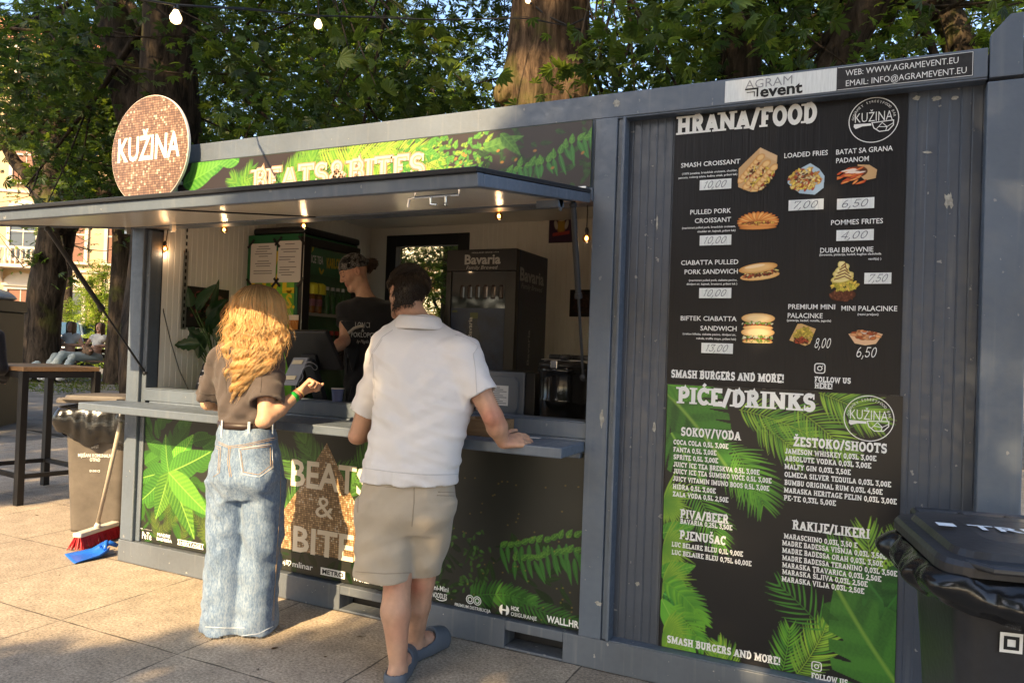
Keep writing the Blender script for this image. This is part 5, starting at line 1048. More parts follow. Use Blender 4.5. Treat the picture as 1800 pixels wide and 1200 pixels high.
# ---- nearer sprays hanging over the kiosk roof
for k, (lab, spots) in enumerate((("leafy spray hanging left of the thick trunk", [(560, 60), (620, 110), (690, 60), (660, 150), (740, 40), (790, 90), (820, 150), (590, 20)]), ("leafy spray hanging right of the thick trunk", [(1060, 60), (1090, 90), (1040, 100), (1010, 115), (1130, 30), (1085, 20)]), ("leafy spray hanging above the food menu", [(1250, 30), (1290, 20), (1320, 60), (1230, 60), (1180, 20)]), ("leafy spray hanging at the top left", [(60, 40), (140, 60), (100, 130), (150, 110), (30, 120), (400, 60), (450, 120)]))):
    t = thing("hanging_bough", lab, "bough", at(*spots[0], 3.4), "boughs hanging over the kiosk"); C = []; b = MB(); top = at(spots[0][0], -120, 3.8)
    for s in spots:
        c = at(s[0], s[1], R.uniform(2.9, 3.9)); n_ = 9 if k != 3 else 26; sc_ = .13 if k != 3 else .3; C += [c+np.array([R.gauss(0, sc_), R.gauss(0, .15), R.gauss(0, .10 if k != 3 else .2)]) for _ in range(n_)]; b.tube([top, (top+c)/2+V(0, 0, -.05), c], [.02, .012, .005], 5)
    b.build("twig", M['barkd'], t); leaves("foliage", C, .17 if k != 3 else .16, t, [(.07, .11, .02), (.055, .095, .02), (.09, .13, .025)] if k != 3 else LG, np.random.default_rng(60+k), flat=.8, nl=7)
# ---- trees behind the photographer: their crowns shade the right-hand side
SBZ = [-3.5, -1.2, -.785, -.45, 0, .45, .83, 1.6, 2.5, 3.05]; SBX = [-3.0, .40, .95, 1.48, 2.0, 2.06, 2.1, 2.35, 2.70, 2.85]
TX = t1.location[0]-.28
def shady(x, z, rng):
    e = rng.normal(size=x.shape)*.07
    lit = (x+e < np.interp(z, SBZ, SBX)) & (z+e < 3.15) & (z > -2.2) & ((x > -2.0+e) | (z+e < .38)) & (x > -5)
    lit |= (np.abs(x-TX) < .75+e) & (z > 5.2) & (z < 7.6)
    return ~lit
for k, (x0, x1, tx, lab) in enumerate(((-15, -1.5, -6, "leftmost chestnut behind the photographer"), (-1.5, 4, 2.5, "middle chestnut behind the photographer"), (4, 10, 7.5, "rightmost chestnut behind the photographer"))):
    rng = np.random.default_rng(80+k); n = int(3300*(x1-x0)); X = rng.uniform(x0, x1, n); Z = rng.uniform(-3.6, 10, n); ok = shady(X, Z, rng) & ((X > -8) | ((Z > 2.5) & (Z < 8.6)))
    thin = rng.random(n) < np.where((Z > 3.2), .6, np.where((X < 2) & (Z > -.5), .7, 1.0)); ok &= thin
    X, Z = X[ok], Z[ok]; tt = rng.uniform(9.0, 12.5, len(X)); C = np.stack([X, X*0, Z], -1)-SUN_D*tt[:, None]
    t = thing("chestnut_tree", lab, "tree", (tx, -11.5, 0), "trees behind the photographer"); b = MB(); trunk_mesh(b, [(tx, -11.5, 0), (tx+.1, -11.4, 2), (tx, -11, 5), (tx+.2, -10, 9)], [.42, .34, .28, .12], 16, .05, k); b.build("trunk", M['bark'], t, fixn=False)
    leaves("crown", C, .21, t, LG, rng, None, 5, .7, up=(0, -.5, .7))
# ---------------------------------------------------------------- buildings, cars and greenery far off
def plaster(name, c): return mat(name, c, .85, .2, var=.14, vscale=.8, bump=.15, bscale=12)
M['ochre'] = plaster("ochre_plaster", (.52, .37, .20)); M['orange'] = plaster("orange_plaster", (.50, .27, .13)); M['stone'] = plaster("pale_trim", (.55, .47, .36)); M['shut'] = mat("brown_shutter", (.20, .09, .05), .6, bump=.3, bscale=1, stretch=(.1, .1, 30)); M['pane'] = mat("dark_pane", (.05, .06, .07), .08, .6); M['tile'] = mat("roof_tile", (.36, .13, .07), .8, var=.2, vscale=4, bump=.4, bscale=8)
def building(label, c, ang, w_, dp, h, wallm, cols, rows, win, roof=True, name="apartment_building", balc=None, arch=False, z0=.4, group=None):
    t = thing(name, label, "building", (c[0], c[1], z0), group, ang); b = MB(); b.box(-w_/2, w_/2, 0, dp, 0, h); b.build("wall", M[wallm], t, local=True)
    b = MB(); b.box(-w_/2-.1, w_/2+.1, -.25, dp+.2, h, h+.35); 
    for z in rows: b.box(-w_/2, w_/2, -.07, -.001, z-.62, z-.5)
    b.build("cornice", M['stone'], t, local=True)
    if roof: b = MB(); b.prism([(-.4, 0), (dp+.4, 0), (dp/2, dp*.32)], (-w_/2-.3, 0, h+.352), (0, 1, 0), (0, 0, 1), (w_+.6, 0, 0)); b.build("roof", M['tile'], t, local=True)
    ww, wh = win
    for j, z in enumerate(rows):
        for i, x in enumerate(cols):
            b = MB(); fr = .16
            b.box(x-ww/2-fr, x-ww/2, -.10, .02, z-.1, z+wh+fr); b.box(x+ww/2, x+ww/2+fr, -.10, .02, z-.1, z+wh+fr); b.box(x-ww/2, x+ww/2, -.101, .02, z+wh, z+wh+fr); b.box(x-ww/2-fr-.06, x+ww/2+fr+.06, -.18, .02, z-.22, z-.101); b.box(x-ww/2-fr-.08, x+ww/2+fr+.08, -.2, .02, z+wh+fr+.001, z+wh+fr+.12)
            if arch: b.prism(arc(x, z+wh+fr+.12, ww/2+.2, .55, 0, 180, 12), (0, 0, 0), (1, 0, 0), (0, 0, 1), (0, -.07, 0))
            o = b.build("window", M['stone'], t, local=True)
            b = MB(); b.box(x-ww/2, x+ww/2, -.03, .01, z-.1, z+wh); b.build("shutter" if (i+j) % 3 else "pane", M['shut'] if (i+j) % 3 else M['pane'], o, local=True)
            b = MB(); b.box(x-.02, x+.02, -.045, -.031, z-.1, z+wh); b.box(x-ww/2, x+ww/2, -.045, -.031, z+wh*.62, z+wh*.66); b.build("glazing_bar", M['stone'], o, local=True)
    if balc:
        x, z, bw = balc; b = MB(); b.box(x-bw/2, x+bw/2, -1.1, -.08, z, z+.16); b.box(x-bw/2, x+bw/2, -1.1, -1.0, z+.9, z+1.02)
        for i in range(int(bw/.22)+1): b.lathe([(.05, 0), (.08, .2), (.04, .45), (.07, .74)], (x-bw/2+.06+i*(bw-.12)/int(bw/.22), -1.05, z+.16), 8)
        for s in (-1, 1): b.prism([(0, 0), (0, -.7), (.15, -.55), (.9, 0)], (x+s*bw*.38, -.08, z), (0, -1, 0), (0, 0, 1), (.2, 0, 0))
        b.build("balcony", M['stone'], t, local=True)
    return t
dv = lambda px, D: (CAM+nrm((FW*FPX+RT*(px-900))*V(1, 1, 0))*D)
c = dv(25, 44); building("ochre apartment building with brown shutters and a stone balcony at far left", c, math.radians(38), 12.0, 10, 15, 'ochre', (-4.2, -2.0, .2, 2.4, 4.6), (1.2, 4.8, 8.6, 12.0), (1.15, 2.0), True, balc=(.2, 4.2, 2.6), arch=True)
c = dv(170, 56); building("lower orange plastered house behind the small lit tree", c, math.radians(33), 14, 9, 8.4, 'orange', (-5.5, 5.5), (1.0,), (1.6, 1.7), True, name="house")
c = V(-9, 44); building("long pale building showing through the tree crowns", c, math.radians(6), 44, 10, 13, 'stone', tuple(np.linspace(-19, 19, 11)), (1.5, 5.2, 9.0), (1.3, 2.0), True)
c = V(26, 36); building("pale ochre building showing through the crowns at right", c, math.radians(-8), 26, 10, 14, 'ochre', tuple(np.linspace(-11, 11, 7)), (1.5, 5.2, 9.0), (1.3, 2.0), True)
# small sunlit tree and shrub
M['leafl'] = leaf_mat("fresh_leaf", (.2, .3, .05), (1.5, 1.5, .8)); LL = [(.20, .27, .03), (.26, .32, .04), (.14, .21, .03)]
c = dv(165, 30); c[2] = .4
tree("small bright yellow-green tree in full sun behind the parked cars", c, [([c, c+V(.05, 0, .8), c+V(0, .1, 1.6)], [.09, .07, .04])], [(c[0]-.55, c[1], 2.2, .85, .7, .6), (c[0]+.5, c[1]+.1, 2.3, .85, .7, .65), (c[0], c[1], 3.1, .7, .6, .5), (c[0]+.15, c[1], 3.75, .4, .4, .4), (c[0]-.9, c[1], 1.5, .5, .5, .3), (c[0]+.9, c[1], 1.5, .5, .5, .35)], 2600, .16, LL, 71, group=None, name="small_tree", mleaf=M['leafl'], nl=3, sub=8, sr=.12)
for k, (px, D, hh, lab) in enumerate(((182, 27, 1.5, "low bright green bush beside the small lit tree"), (30, 33, 2.4, "green bush at the foot of the ochre building"), (60, 36, 2.0, "smaller green bush right of the ochre building's foot"))):
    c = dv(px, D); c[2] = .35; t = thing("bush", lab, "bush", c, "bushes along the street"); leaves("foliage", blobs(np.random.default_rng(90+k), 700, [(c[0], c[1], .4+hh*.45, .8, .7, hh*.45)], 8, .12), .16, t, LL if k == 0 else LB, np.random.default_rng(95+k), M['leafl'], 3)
    b = MB(); [b.tube([c, c+V(R.uniform(-.4, .4), R.uniform(-.4, .4), hh*.8)], [.03, .01], 5) for _ in range(5)]; b.build("stem", M['barkd'], t)
# trees behind the kiosk door
c = at(790, 440, 11.5); c[2] = 0.2
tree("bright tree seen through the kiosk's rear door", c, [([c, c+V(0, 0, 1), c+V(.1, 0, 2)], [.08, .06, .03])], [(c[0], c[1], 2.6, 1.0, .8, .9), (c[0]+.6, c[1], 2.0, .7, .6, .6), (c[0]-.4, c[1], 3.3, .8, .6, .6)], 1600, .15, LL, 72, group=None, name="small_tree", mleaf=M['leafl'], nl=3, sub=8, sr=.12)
# parked cars
M['carw'] = mat("white_car_paint", (.72, .73, .74), .2, .5, coat=.6); M['cars'] = mat("silver_car_paint", (.45, .47, .5), .25, .5, .4, coat=.6); M['carr'] = mat("red_car_paint", (.45, .03, .025), .25, .5, coat=.6); M['cglass'] = mat("car_glass", (.05, .10, .16), .05, .9); M['lampr'] = mat("tail_lamp", (.4, .02, .02), .2); M['lampw'] = mat("head_lamp", (.8, .8, .8), .1)
def car(label, c, ang, m):
    t = thing("parked_car", label, "car", c, "cars parked along the street", ang)
    F = Field((-2.25, -1.0, .1), (2.25, 1.0, 1.6), .06)
    def side(X, Y, Z):
        top = np.interp(X, [-2.15, -2.0, -1.5, -.8, .55, 1.35, 1.95, 2.15], [.85, .98, 1.30, 1.46, 1.42, .98, .86, .62]); wd = np.interp(Z, [.2, .55, .9, 1.45], [.80, .88, .86, .62])
        return np.maximum(np.maximum(Z-top, .24-Z), np.maximum(np.abs(Y)-wd, np.abs(X)-2.12+0*Z))*.8
    F.put(side, (-2.2, -.95, .15), (2.2, .95, 1.5))
    for x in (-1.3, 1.3): F.cap((x, -1.2, .32), (x, 1.2, .32), .38, .38, .03, 's')
    P, Q = F.mesh(2); npmesh("body", P, Q, m, t, local=True)
    b = MB()
    for pl, y in (((-1.75, .98), (-1.35, 1.28), (-.75, 1.40), (.45, 1.36), (1.15, .98)), 1), (((-1.75, .98), (-1.35, 1.28), (-.75, 1.40), (.45, 1.36), (1.15, .98)), -1):
        n = len(pl); vs = [(x, y*(np.interp(z, [.9, 1.45], [.88, .66])), z) for x, z in pl]; b.add(vs, [tuple(range(n))])
    b.add([(.62, -.60, 1.40), (.62, .60, 1.40), (1.34, .76, 1.0), (1.34, -.76, 1.0)], [(0, 1, 2, 3)]); b.add([(-.95, -.6, 1.44), (-.95, .6, 1.44), (-1.62, .76, 1.26), (-1.62, -.76, 1.26)], [(3, 2, 1, 0)])
    b.add([(1.36, -.74, 1.02), (1.36, .74, 1.02), (.66, .58, 1.43), (.66, -.58, 1.43)], [(0, 1, 2, 3)]); b.add([(-1.6, -.72, 1.33), (-1.6, .72, 1.33), (-2.08, .78, 1.02), (-2.08, -.78, 1.02)], [(0, 1, 2, 3)])
    b.build("window", M['cglass'], t, local=True, fixn=False)
    for y in (-.62, .62): b = MB(); b.box(2.04, 2.13, y-.17, y+.17, .60, .74); b.build("headlight", M['lampw'], t, .03, local=True); b = MB(); b.box(-2.16, -2.06, y-.16, y+.16, .72, .92); b.build("taillight", M['lampr'], t, .03, local=True)
    for x in (-1.3, 1.3):
        for y in (-.78, .78): b = MB(); b.smooth = True; b.lathe([(.2, -.09), (.31, -.1), (.32, 0), (.31, .1), (.2, .09)], (x, y, .32), 20, (0, 1, 0)); wq = b.build("wheel", M['rubber'], t, local=True, fixn=False); b = MB(); b.lathe([(.02, -.1), (.19, -.1), (.2, .1), (.02, .1)], (x, y, .32), 14, (0, 1, 0)); b.build("rim", M['steel'], wq, local=True)
def carpx(label, px, D, ang, m): c = dv(px, D); c[2] = float(groundz(c[0], c[1])); car(label, c, ang, m)
carpx("white parked car facing the bench, directly behind the seated women", 165, 31, math.radians(-30), M['carw']); carpx("white parked car half hidden by the leaning trunk", 108, 30, math.radians(-42), M['carw'])
carpx("silver estate car in the second parked row", 150, 36, math.radians(60), M['cars']); carpx("red parked car at the right of the street gap", 196, 33.5, math.radians(-28), M['carr'])
# ---------------------------------------------------------------- inside the kiosk
M['navy'] = mat("navy_print", (.012, .020, .050), .35, .45, var=.3, vscale=7); M['fgreen'] = mat("fridge_green", (.02, .13, .05), .4, .4); M['lime'] = mat("lime_print", (.16, .42, .04), .4, .4, var=.25, vscale=3); M['yellow'] = mat("yellow_ink", (.75, .55, .02), .45)
M['paper'] = mat("paper", (.72, .69, .66), .7, .2); M['greyink'] = mat("grey_print", (.22, .21, .21), .7); M['redink'] = mat("red_ink", (.5, .04, .03), .5)
M['clear'] = pane_mat("clear_pane", (.95, .97, .97)); M['cavity'] = mat("fridge_interior", (.16, .17, .18), .5); M['silver'] = mat("brushed_steel", (.42, .42, .42), .3, .5, 1.0)
# worktops
b = MB(); b.box(1.75, 3.19, .14, .86, 1.005, 1.045); b.box(1.76, 3.18, .80, .84, .16, 1.004); kt = b.build("worktop", M['silver'], K, .003)
b = MB(); b.box(1.45, 3.19, .95, 1.75, .16, 1.213); b.build("back_counter", M['dark'], K, .004)
b = MB(); b.box(.165, 1.72, .14, .56, 1.005, 1.045); b.build("worktop", M['silver'], K, .003)
# green drinks fridge: its side faces the hatch, its glass door faces right
FX0, FX1, FY0, FY1, FZ1 = .175, .695, .80, 1.44, 2.175
f = thing("drinks_fridge", "tall green drinks fridge with yellow lettering and papers taped on its side", "fridge", (.43, 1.12, .15))
b = MB(); b.box(FX0, FX1-.045, FY0, FY1, .15, FZ1); b.box(FX1-.044, FX1-.03, FY0, FY1, 1.97, FZ1-.001)
b.build("cabinet", M['fgreen'], f, .006)
S = Sheet((0, FY0-.0005, 0), (1, 0, 0), (0, 0, 1))
b = MB(); S.poly(b, [(FX0+.03, .9), (FX1-.06, .9), (FX1-.075, 1.99), (FX0+.05, 1.99)], .001); b.build("side_print", M['lime'], f, fixn=False)
b = MB(); q = lambda px, py: (at(px, py, FY0)[0], at(px, py, FY0)[2])
S.slab(b, "SVL", FX0+.06, 1.905, .16, .38, .003, .26, serif=False); x, z = q(470, 497+36); S.text(b, "UVL", FX0+.04, q(500, 513)[1], .25, .41, .003, .035); S.text(b, "DOBAŠ.", FX0+.02, q(500, 541)[1], .135, .44, .003, .03); b.build("lettering", M['yellow'], f, fixn=False)
hx, hz = q(492, 563)
b = MB(); S.poly(b, [(hx+.075*math.sin(t)**3*1.0, hz+.062*(13*math.cos(t)-5*math.cos(2*t)-2*math.cos(3*t)-math.cos(4*t))/16) for t in np.linspace(0, 6.28, 30)[:-1]], .004); b.build("badge_rim", M['redink'], f, fixn=False)
b = MB(); S.poly(b, [(hx+.064*math.sin(t)**3*1.0, hz+.053*(13*math.cos(t)-5*math.cos(2*t)-2*math.cos(3*t)-math.cos(4*t))/16) for t in np.linspace(0, 6.28, 30)[:-1]], .005); b.build("badge", M['white'], f, fixn=False)
b = MB(); S.text(b, "NOVI", hx-.05, hz, .042, .095, .006, .02); b.build("lettering", M['redink'], f, fixn=False)
b = MB(); x, z = q(516, 575); S.poly(b, [(x-.035, z-.11), (x+.035, z-.11), (x+.045, z+.05), (x-.045, z+.05)], .004); b.build("beer_glass", mat("amber_print", (.45, .17, .03), .4), f, fixn=False)
b = MB(); S.rect(b, x-.046, x+.046, z+.05, z+.085, .004); b.build("beer_foam", M['cream'], f, fixn=False)
b = MB(); X0, X1 = FX1-.044, FX1; y0, y1, z0, z1 = FY0+.004, FY1-.002, .2, FZ1-.02
b.box(X0, X1, y0, y0+.075, z0, z1); b.box(X0, X1, y1-.05, y1, z0, z1); b.box(X0, X1, y0+.0755, y1-.0505, z1-.06, z1); b.box(X0, X1, y0+.0755, y1-.0505, z0, z0+.1); dr = b.build("door", M['black'], f, .006)
b = MB(); b.box(FX1-.012, FX1-.006, y0+.075, y1-.05, z0+.1, z1-.06); b.build("pane", M['clear'], dr)
b = MB(); b.box(FX1-.003, FX1+.001, FY0, FY0+.0035, .15, FZ1); b.build("edge_trim", M['steel'], f)
b = MB(); b.box(FX1-.028, FX1-.024, y0+.078, y1-.052, 1.905, z1-.064); hd = b.build("header_panel", mat("header_green", (.025, .19, .075), .4), f)
S2 = Sheet((FX1-.0235, 0, 0), (0, 1, 0), (0, 0, 1))
b = MB(); S2.text(b, "ICE TEA", y0+.10, 1.985, .075, .13, .001, .03); b.build("lettering", M['white'], hd, fixn=False)
b = MB(); S2.text(b, "KARLOVAČKO", y0+.27, 1.965, .10, .29, .001, .04, rot=.08); 
for dy, dz, a in ((.085, 2.075, 2.2), (.115, 2.085, 1.3), (.2, 1.935, 2.0), (.225, 1.93, 1.0)): S2.poly(b, [(y0+dy+.028*math.cos(a)*u-.009*math.sin(a)*v, dz+.028*math.sin(a)*u+.009*math.cos(a)*v) for u, v in ((-1, 0), (-.3, 1), (.6, .9), (1, 0), (.6, -.9), (-.3, -1))], .001)
b.build("drop_marks", M['yellow'], hd, fixn=False)
b = MB(); b.box(FX0+.03, FX1-.046, FY0+.03, FY0+.034, .3, 1.9); b.box(FX1-.0455, FX1-.0452, FY0+.08, FY1-.05, .3, 1.904); b.build("interior", M['cavity'], f)
for z in (1.62, 1.25, .9): b = MB(); b.box(FX1-.040, FX1-.014, FY0+.082, FY1-.055, z, z+.008); b.box(FX1-.0135, FX1-.0125, FY0+.082, FY1-.055, z-.012, z+.012); b.build("shelf", M['steel'], f)
def bottle(label, x, y, z, h, r, body, cap, grp):
    t = thing("bottle", label, "bottle", (x, y, z), grp); b = MB(); b.smooth = True; b.lathe([(r*.9, 0), (r, .01), (r, h*.55), (r*.4, h*.8), (r*.36, h*.9)], (x, y, z), 14); b.build("body", body, t, fixn=False); b = MB(); b.lathe([(r*.62, h*.88), (r*.62, h)], (x, y, z), 12); b.build("cap", cap, t); return t
M['tea'] = mat("iced_tea", (.30, .12, .03), .12, .5, trans=.3); M['teacap'] = mat("yellow_cap", (.62, .62, .04), .4); M['cola'] = mat("dark_drink", (.03, .016, .014), .12, .5); M['gglass'] = mat("green_bottle", (.02, .12, .03), .1, .5)
for i in range(2):
    y = FY0+.13+i*.075; t = bottle("%s yellow-capped tea bottle on the fridge's upper shelf" % ("nearer" if i == 0 else "farther"), FX1-.03, y, 1.629, .21, .028, M['tea'], M['teacap'], "bottles in the green fridge")
    b = MB(); b.lathe([(.052, .135), (.050, .2), (.03, .215)], (FX1-.0285, y, 1.629), 12); b.build("lid", M['teacap'], t)
    b = MB(); b.lathe([(.0290, .05), (.0290, .10)], (FX1-.03, y, 1.629), 14, cap=False); b.build("label", mat("bottle_label", (.25, .09, .12), .5, var=.5, vscale=60), t)
for i in range(4): bottle("green bottle in the upper row behind the fridge glass", FX1-.031, FY0+.30+i*.06, 1.629, .20, .024, M['gglass'], M['steel'], "green bottles in the fridge")
for i in range(7): bottle("dark cola bottle on the fridge's middle shelf", FX1-.031, FY0+.125+i*.06, 1.259, .25, .026, M['cola'], M['redink'], "cola bottles in the fridge")
# papers on the fridge side
for k, (p0, p1, lab, rows) in enumerate((((443, 429), (485, 497), "left paper sheet taped to the green fridge", ((.45, .5), (.6, .5), (.5, .42), (.75, .5), (.4, .5), (0, 0), (.5, .5), (.7, .5), (.6, .5), (0, 0), (.8, .5), (.8, .5))), ((491, 424), (529, 496), "right paper sheet taped to the green fridge", ((.45, .5), (0, 0), (.85, .5), (.6, .5), (0, 0), (.75, .4), (.55, .3), (.3, .6), (0, 0), (.8, .45), (.5, .3), (.75, .4), (.5, .4))))):
    (x0, z1), (x1, z0) = q(*p0), q(*p1); t = thing("paper_sheet", lab, "paper", (x0, FY0-.007, z0), "papers taped to the fridge"); b = MB(); b.box(x0, x1, FY0-.0075, FY0-.0065, z0, z1); b.build("sheet", M['paper'], t)
    b = MB()
    for i, (w_, c) in enumerate(rows):
        if w_ > 0: z = z1-(z1-z0)*(.09+.062*i); xc = x0+(x1-x0)*c; b.add([(xc-(x1-x0)*w_*.45, FY0-.0079, z), (xc+(x1-x0)*w_*.45, FY0-.0079, z), (xc+(x1-x0)*w_*.45, FY0-.0079, z+.006), (xc-(x1-x0)*w_*.45, FY0-.0079, z+.006)], [(0, 1, 2, 3)])
    b.build("printed_lines", M['greyink'], t, fixn=False); 
    for cx, cz, s in ((x0, z1, 1), (x1, z1, -1), (x0, z0, -1), (x1, z0, 1)): b = MB(); b.obox((cx, FY0-.0088, cz), ((1, 0, s), (1, 0, -s), (0, 1, 0)), (.042, .009, .0006)); b.build("tape", M['black'], t)
t = thing("black_tray", "flat black lidded tray lying on top of the green fridge", "tray", (.45, 1.1, FZ1)); b = MB(); b.smooth = True
b.box(FX0+.02, FX1-.02, FY0+.02, FY1+.02, FZ1+.001, FZ1+.055); b.build("tray", M['black'], t, .022, 4); b = MB(); b.box(FX0+.2, FX1-.12, FY0+.1, FY1-.1, FZ1+.0552, FZ1+.07); b.build("lid", M['black'], t, .008)
# navy beer fridge
B0, B1, BYF, BYB, BZ0, BZ1 = 1.665, 2.185, 1.10, 1.62, 1.214, 2.072
f = thing("beer_fridge", "black and navy counter-top beer fridge with white lettering", "fridge", ((B0+B1)/2, 1.36, BZ0))
b = MB(); b.box(B0, B1, BYF+.05, BYB, BZ0, BZ1); b.build("cabinet", M['navy'], f, .008)
b = MB(); b.box(B0, B1, BYF, BYF+.048, BZ1-.145, BZ1-.001); b.box(B0, B0+.04, BYF, BYF+.048, BZ0, BZ1-.1455); b.box(B1-.075, B1, BYF, BYF+.048, BZ0, BZ1-.1455); b.box(B0+.0405, B1-.0755, BYF, BYF+.048, BZ0, BZ0+.06); dr = b.build("door", M['black'], f, .005)
b = MB(); b.box(B0+.0402, B1-.0752, BYF+.012, BYF+.016, BZ0+.06, BZ1-.1452); b.build("pane", mat("dark_glass", (.02, .024, .03), .05, .6), dr)
S = Sheet((0, BYF-.0004, 0), (1, 0, 0), (0, 0, 1)); S3 = Sheet((0, BYF+.0116, 0), (1, 0, 0), (0, 0, 1)); S4 = Sheet((B1+.0004, 0, 0), (0, 1, 0), (0, 0, 1))
b = MB(); S.text(b, "Bavaria", B0+.135, BZ1-.098, .088, .27, .001, .03); S.text(b, "Family Brewed", B0+.15, BZ1-.133, .034, .23, .001, .0, shear=.25); S.text(b, "HOLLAND SINCE 1719", B0+.19, BZ1-.028, .012, .2, .001, .02); S3.text(b, "Bavaria", B0+.205, BZ0+.27, .04, .14, .0016, .02, rot=math.pi/2); b.build("lettering", mat("dull_white_ink", (.50, .50, .48), .5), f, fixn=False)
b = MB(); S4.text(b, "Bavaria", BYF+.05, BZ1-.20, .12, .40, .001, .03); S4.text(b, "Family Brewed", BYF+.08, BZ1-.25, .05, .34, .001, .0, shear=.25); S4.text(b, "Bavaria", BYF+.245, BZ0+.10, .05, .24, .001, .02, rot=math.pi/2); b.build("lettering", mat("grey_white_ink", (.30, .30, .31), .5), f, fixn=False)
b = MB(); S3.rect(b, B0+.042, B1-.077, BZ0+.062, BZ0+.47, .0006); b.build("door_print", mat("blue_print", (.018, .032, .075), .3, .4, var=.5, vscale=9), dr, fixn=False)
b = MB(); S3.poly(b, [(B0+.16, BZ0+.064), (B0+.27, BZ0+.064), (B0+.27, BZ0+.29), (B0+.245, BZ0+.36), (B0+.245, BZ0+.43), (B0+.19, BZ0+.43), (B0+.19, BZ0+.36), (B0+.16, BZ0+.29)], .0010); b.build("bottle_print", mat("bottle_ink", (.008, .014, .030), .25), dr, fixn=False)
b = MB(); S3.rect(b, B0+.188, B0+.247, BZ0+.40, BZ0+.44, .0013); S3.rect(b, B0+.05, B0+.09, BZ0+.44, BZ0+.455, .0013); b.build("bottle_neck_print", mat("olive_ink", (.09, .11, .04), .4), dr, fixn=False)
b = MB(); 
for i in range(6): b.lathe([(.028, 0), (.03, .01), (.03, .08), (.012, .12), (.012, .14)], (B0+.12+.058*i, BYF+.035, BZ0+.53), 10)
b.build("bottle_row", M['cola'], f)
# grey appliance, soup kettle, cups, card
ax0, ax1 = at(836, 700, .34)[0], at(921, 700, .34)[0]
t = thing("countertop_oven", "grey steel countertop oven with a white rating label on its back", "oven", ((ax0+ax1)/2, .5, 1.046)); b = MB(); b.box(ax0, ax1, .34, .352, 1.047, 1.30); b.build("back_panel", mat("grey_enamel", (.11, .125, .15), .3, .5), t, .006)
b = MB(); b.prism([(ax0+.03, 1.075), (ax1-.05, 1.075), (ax1-.03, 1.11), (ax1-.03, 1.25), (ax1-.055, 1.275), (ax0+.03, 1.275)], (0, .339, 0), (1, 0, 0), (0, 0, 1), (0, -.012, 0)); b.build("pressed_plate", mat("grey_plate", (.12, .135, .16), .28, .5), t, .008, 3)
b = MB(); b.box(ax0+.004, ax1+.055, .353, .74, 1.047, 1.298); b.build("body", M['black'], t, .005); S = Sheet((0, .3265, 0), (1, 0, 0), (0, 0, 1))
b = MB(); S.rect(b, ax1-.20, ax1-.085, 1.12, 1.225, .001); lb = b.build("rating_label", M['paper'], t, fixn=False); b = MB()
for i in range(9): S.rect(b, ax1-.195, ax1-.095-.02*(i % 3), 1.130+i*.0102, 1.134+i*.0102, .0015)
b.build("printed_lines", M['greyink'], lb, fixn=False)
kc = at(990, 700, .36); kr = 46/pxm(kc)
t = thing("soup_kettle", "shiny black soup kettle with a hinged lid beside the middle post", "kettle", (kc[0], .36, 1.046)); b = MB(); b.smooth = True; b.lathe([(kr*.8, 0), (kr*.92, .01), (kr*.93, .11), (kr*.955, .118), (kr*.95, .128), (kr*.92, .136), (kr*.93, .235), (kr*.98, .262), (kr*1.02, .268), (kr*1.0, .285), (kr*.75, .30)], (kc[0], .36, 1.047), 40); b.build("pot", mat("kettle_black", (.008, .008, .009), .14, .6), t, fixn=False)
b = MB(); b.smooth = True; b.lathe([(kr*.99, .287), (kr*.96, .31), (kr*.5, .325), (kr*.1, .328)], (kc[0], .36, 1.047), 40); ld = b.build("lid", M['black'], t, fixn=False)
b = MB(); b.box(kc[0]-.02, kc[0]+.015, .36-kr-.004, .36-kr+.02, 1.33, 1.37); b.box(kc[0]-.10, kc[0]+.12, .36-kr*.55, .36-kr*.5, 1.368, 1.375); b.build("lid_hinge", M['chrome'], ld, .004); b = MB(); b.box(kc[0]-.09, kc[0]+.16, .36, .42, 1.375, 1.40); b.lathe([(.03, 0), (.035, .02), (.02, .03)], (kc[0]+.03, .3, 1.372), 14); b.build("lid_knob", M['black'], ld, .006)
# point of sale terminal
c = [at(490, 583, .15), at(572, 583, .15), at(603, 651, .30), at(506, 651, .30)]; dn = nrm(np.cross(c[1]-c[0], c[3]-c[0])); dn = dn if dn[1] > 0 else -dn
t = thing("payment_terminal", "black touch-screen till seen from behind on the counter", "till", (1.25, .3, 1.05)); b = MB(); b.add(c+[q_+dn*.03 for q_ in c], [(0, 1, 2, 3), (7, 6, 5, 4), (0, 4, 5, 1), (1, 5, 6, 2), (2, 6, 7, 3), (3, 7, 4, 0)]); b.build("screen", M['black'], t, .008, 3)
m_ = sum(c)/4; ex = nrm(c[1]-c[0]); ez = nrm(c[0]-c[3]); b = MB(); b.obox(m_-dn*.006-ez*.05, (ex, ez, dn), (.055, .03, .006)); b.build("mount", M['dark'], t, .004); b = MB(); b.bar(m_-ez*.05-dn*.01, (m_[0], .36, 1.06), .08, .04); b.box(m_[0]-.11, m_[0]+.11, .27, .47, 1.047, 1.065); b.build("stand", M['dark'], t, .006)
b = MB(); S = Sheet(c[3]+dn*-.0005, ex, ez); H_ = np.linalg.norm(c[0]-c[3]); S.rect(b, .03, .05, H_-.035, H_-.031, .001); S.rect(b, .095, .13, H_-.035, H_-.030, .001); S.rect(b, .04, .055, H_-.041, H_-.039, .001); b.build("marks", M['greyink'], t, fixn=False)
c = [at(516, 628, .125), at(542, 628, .125), at(520, 678, .05), at(490, 678, .05)]; c[2] = at(521, 677, .10); c[3] = at(492, 677, .10); dn = nrm(np.cross(c[1]-c[0], c[3]-c[0])); dn = dn if dn[1] > 0 else -dn
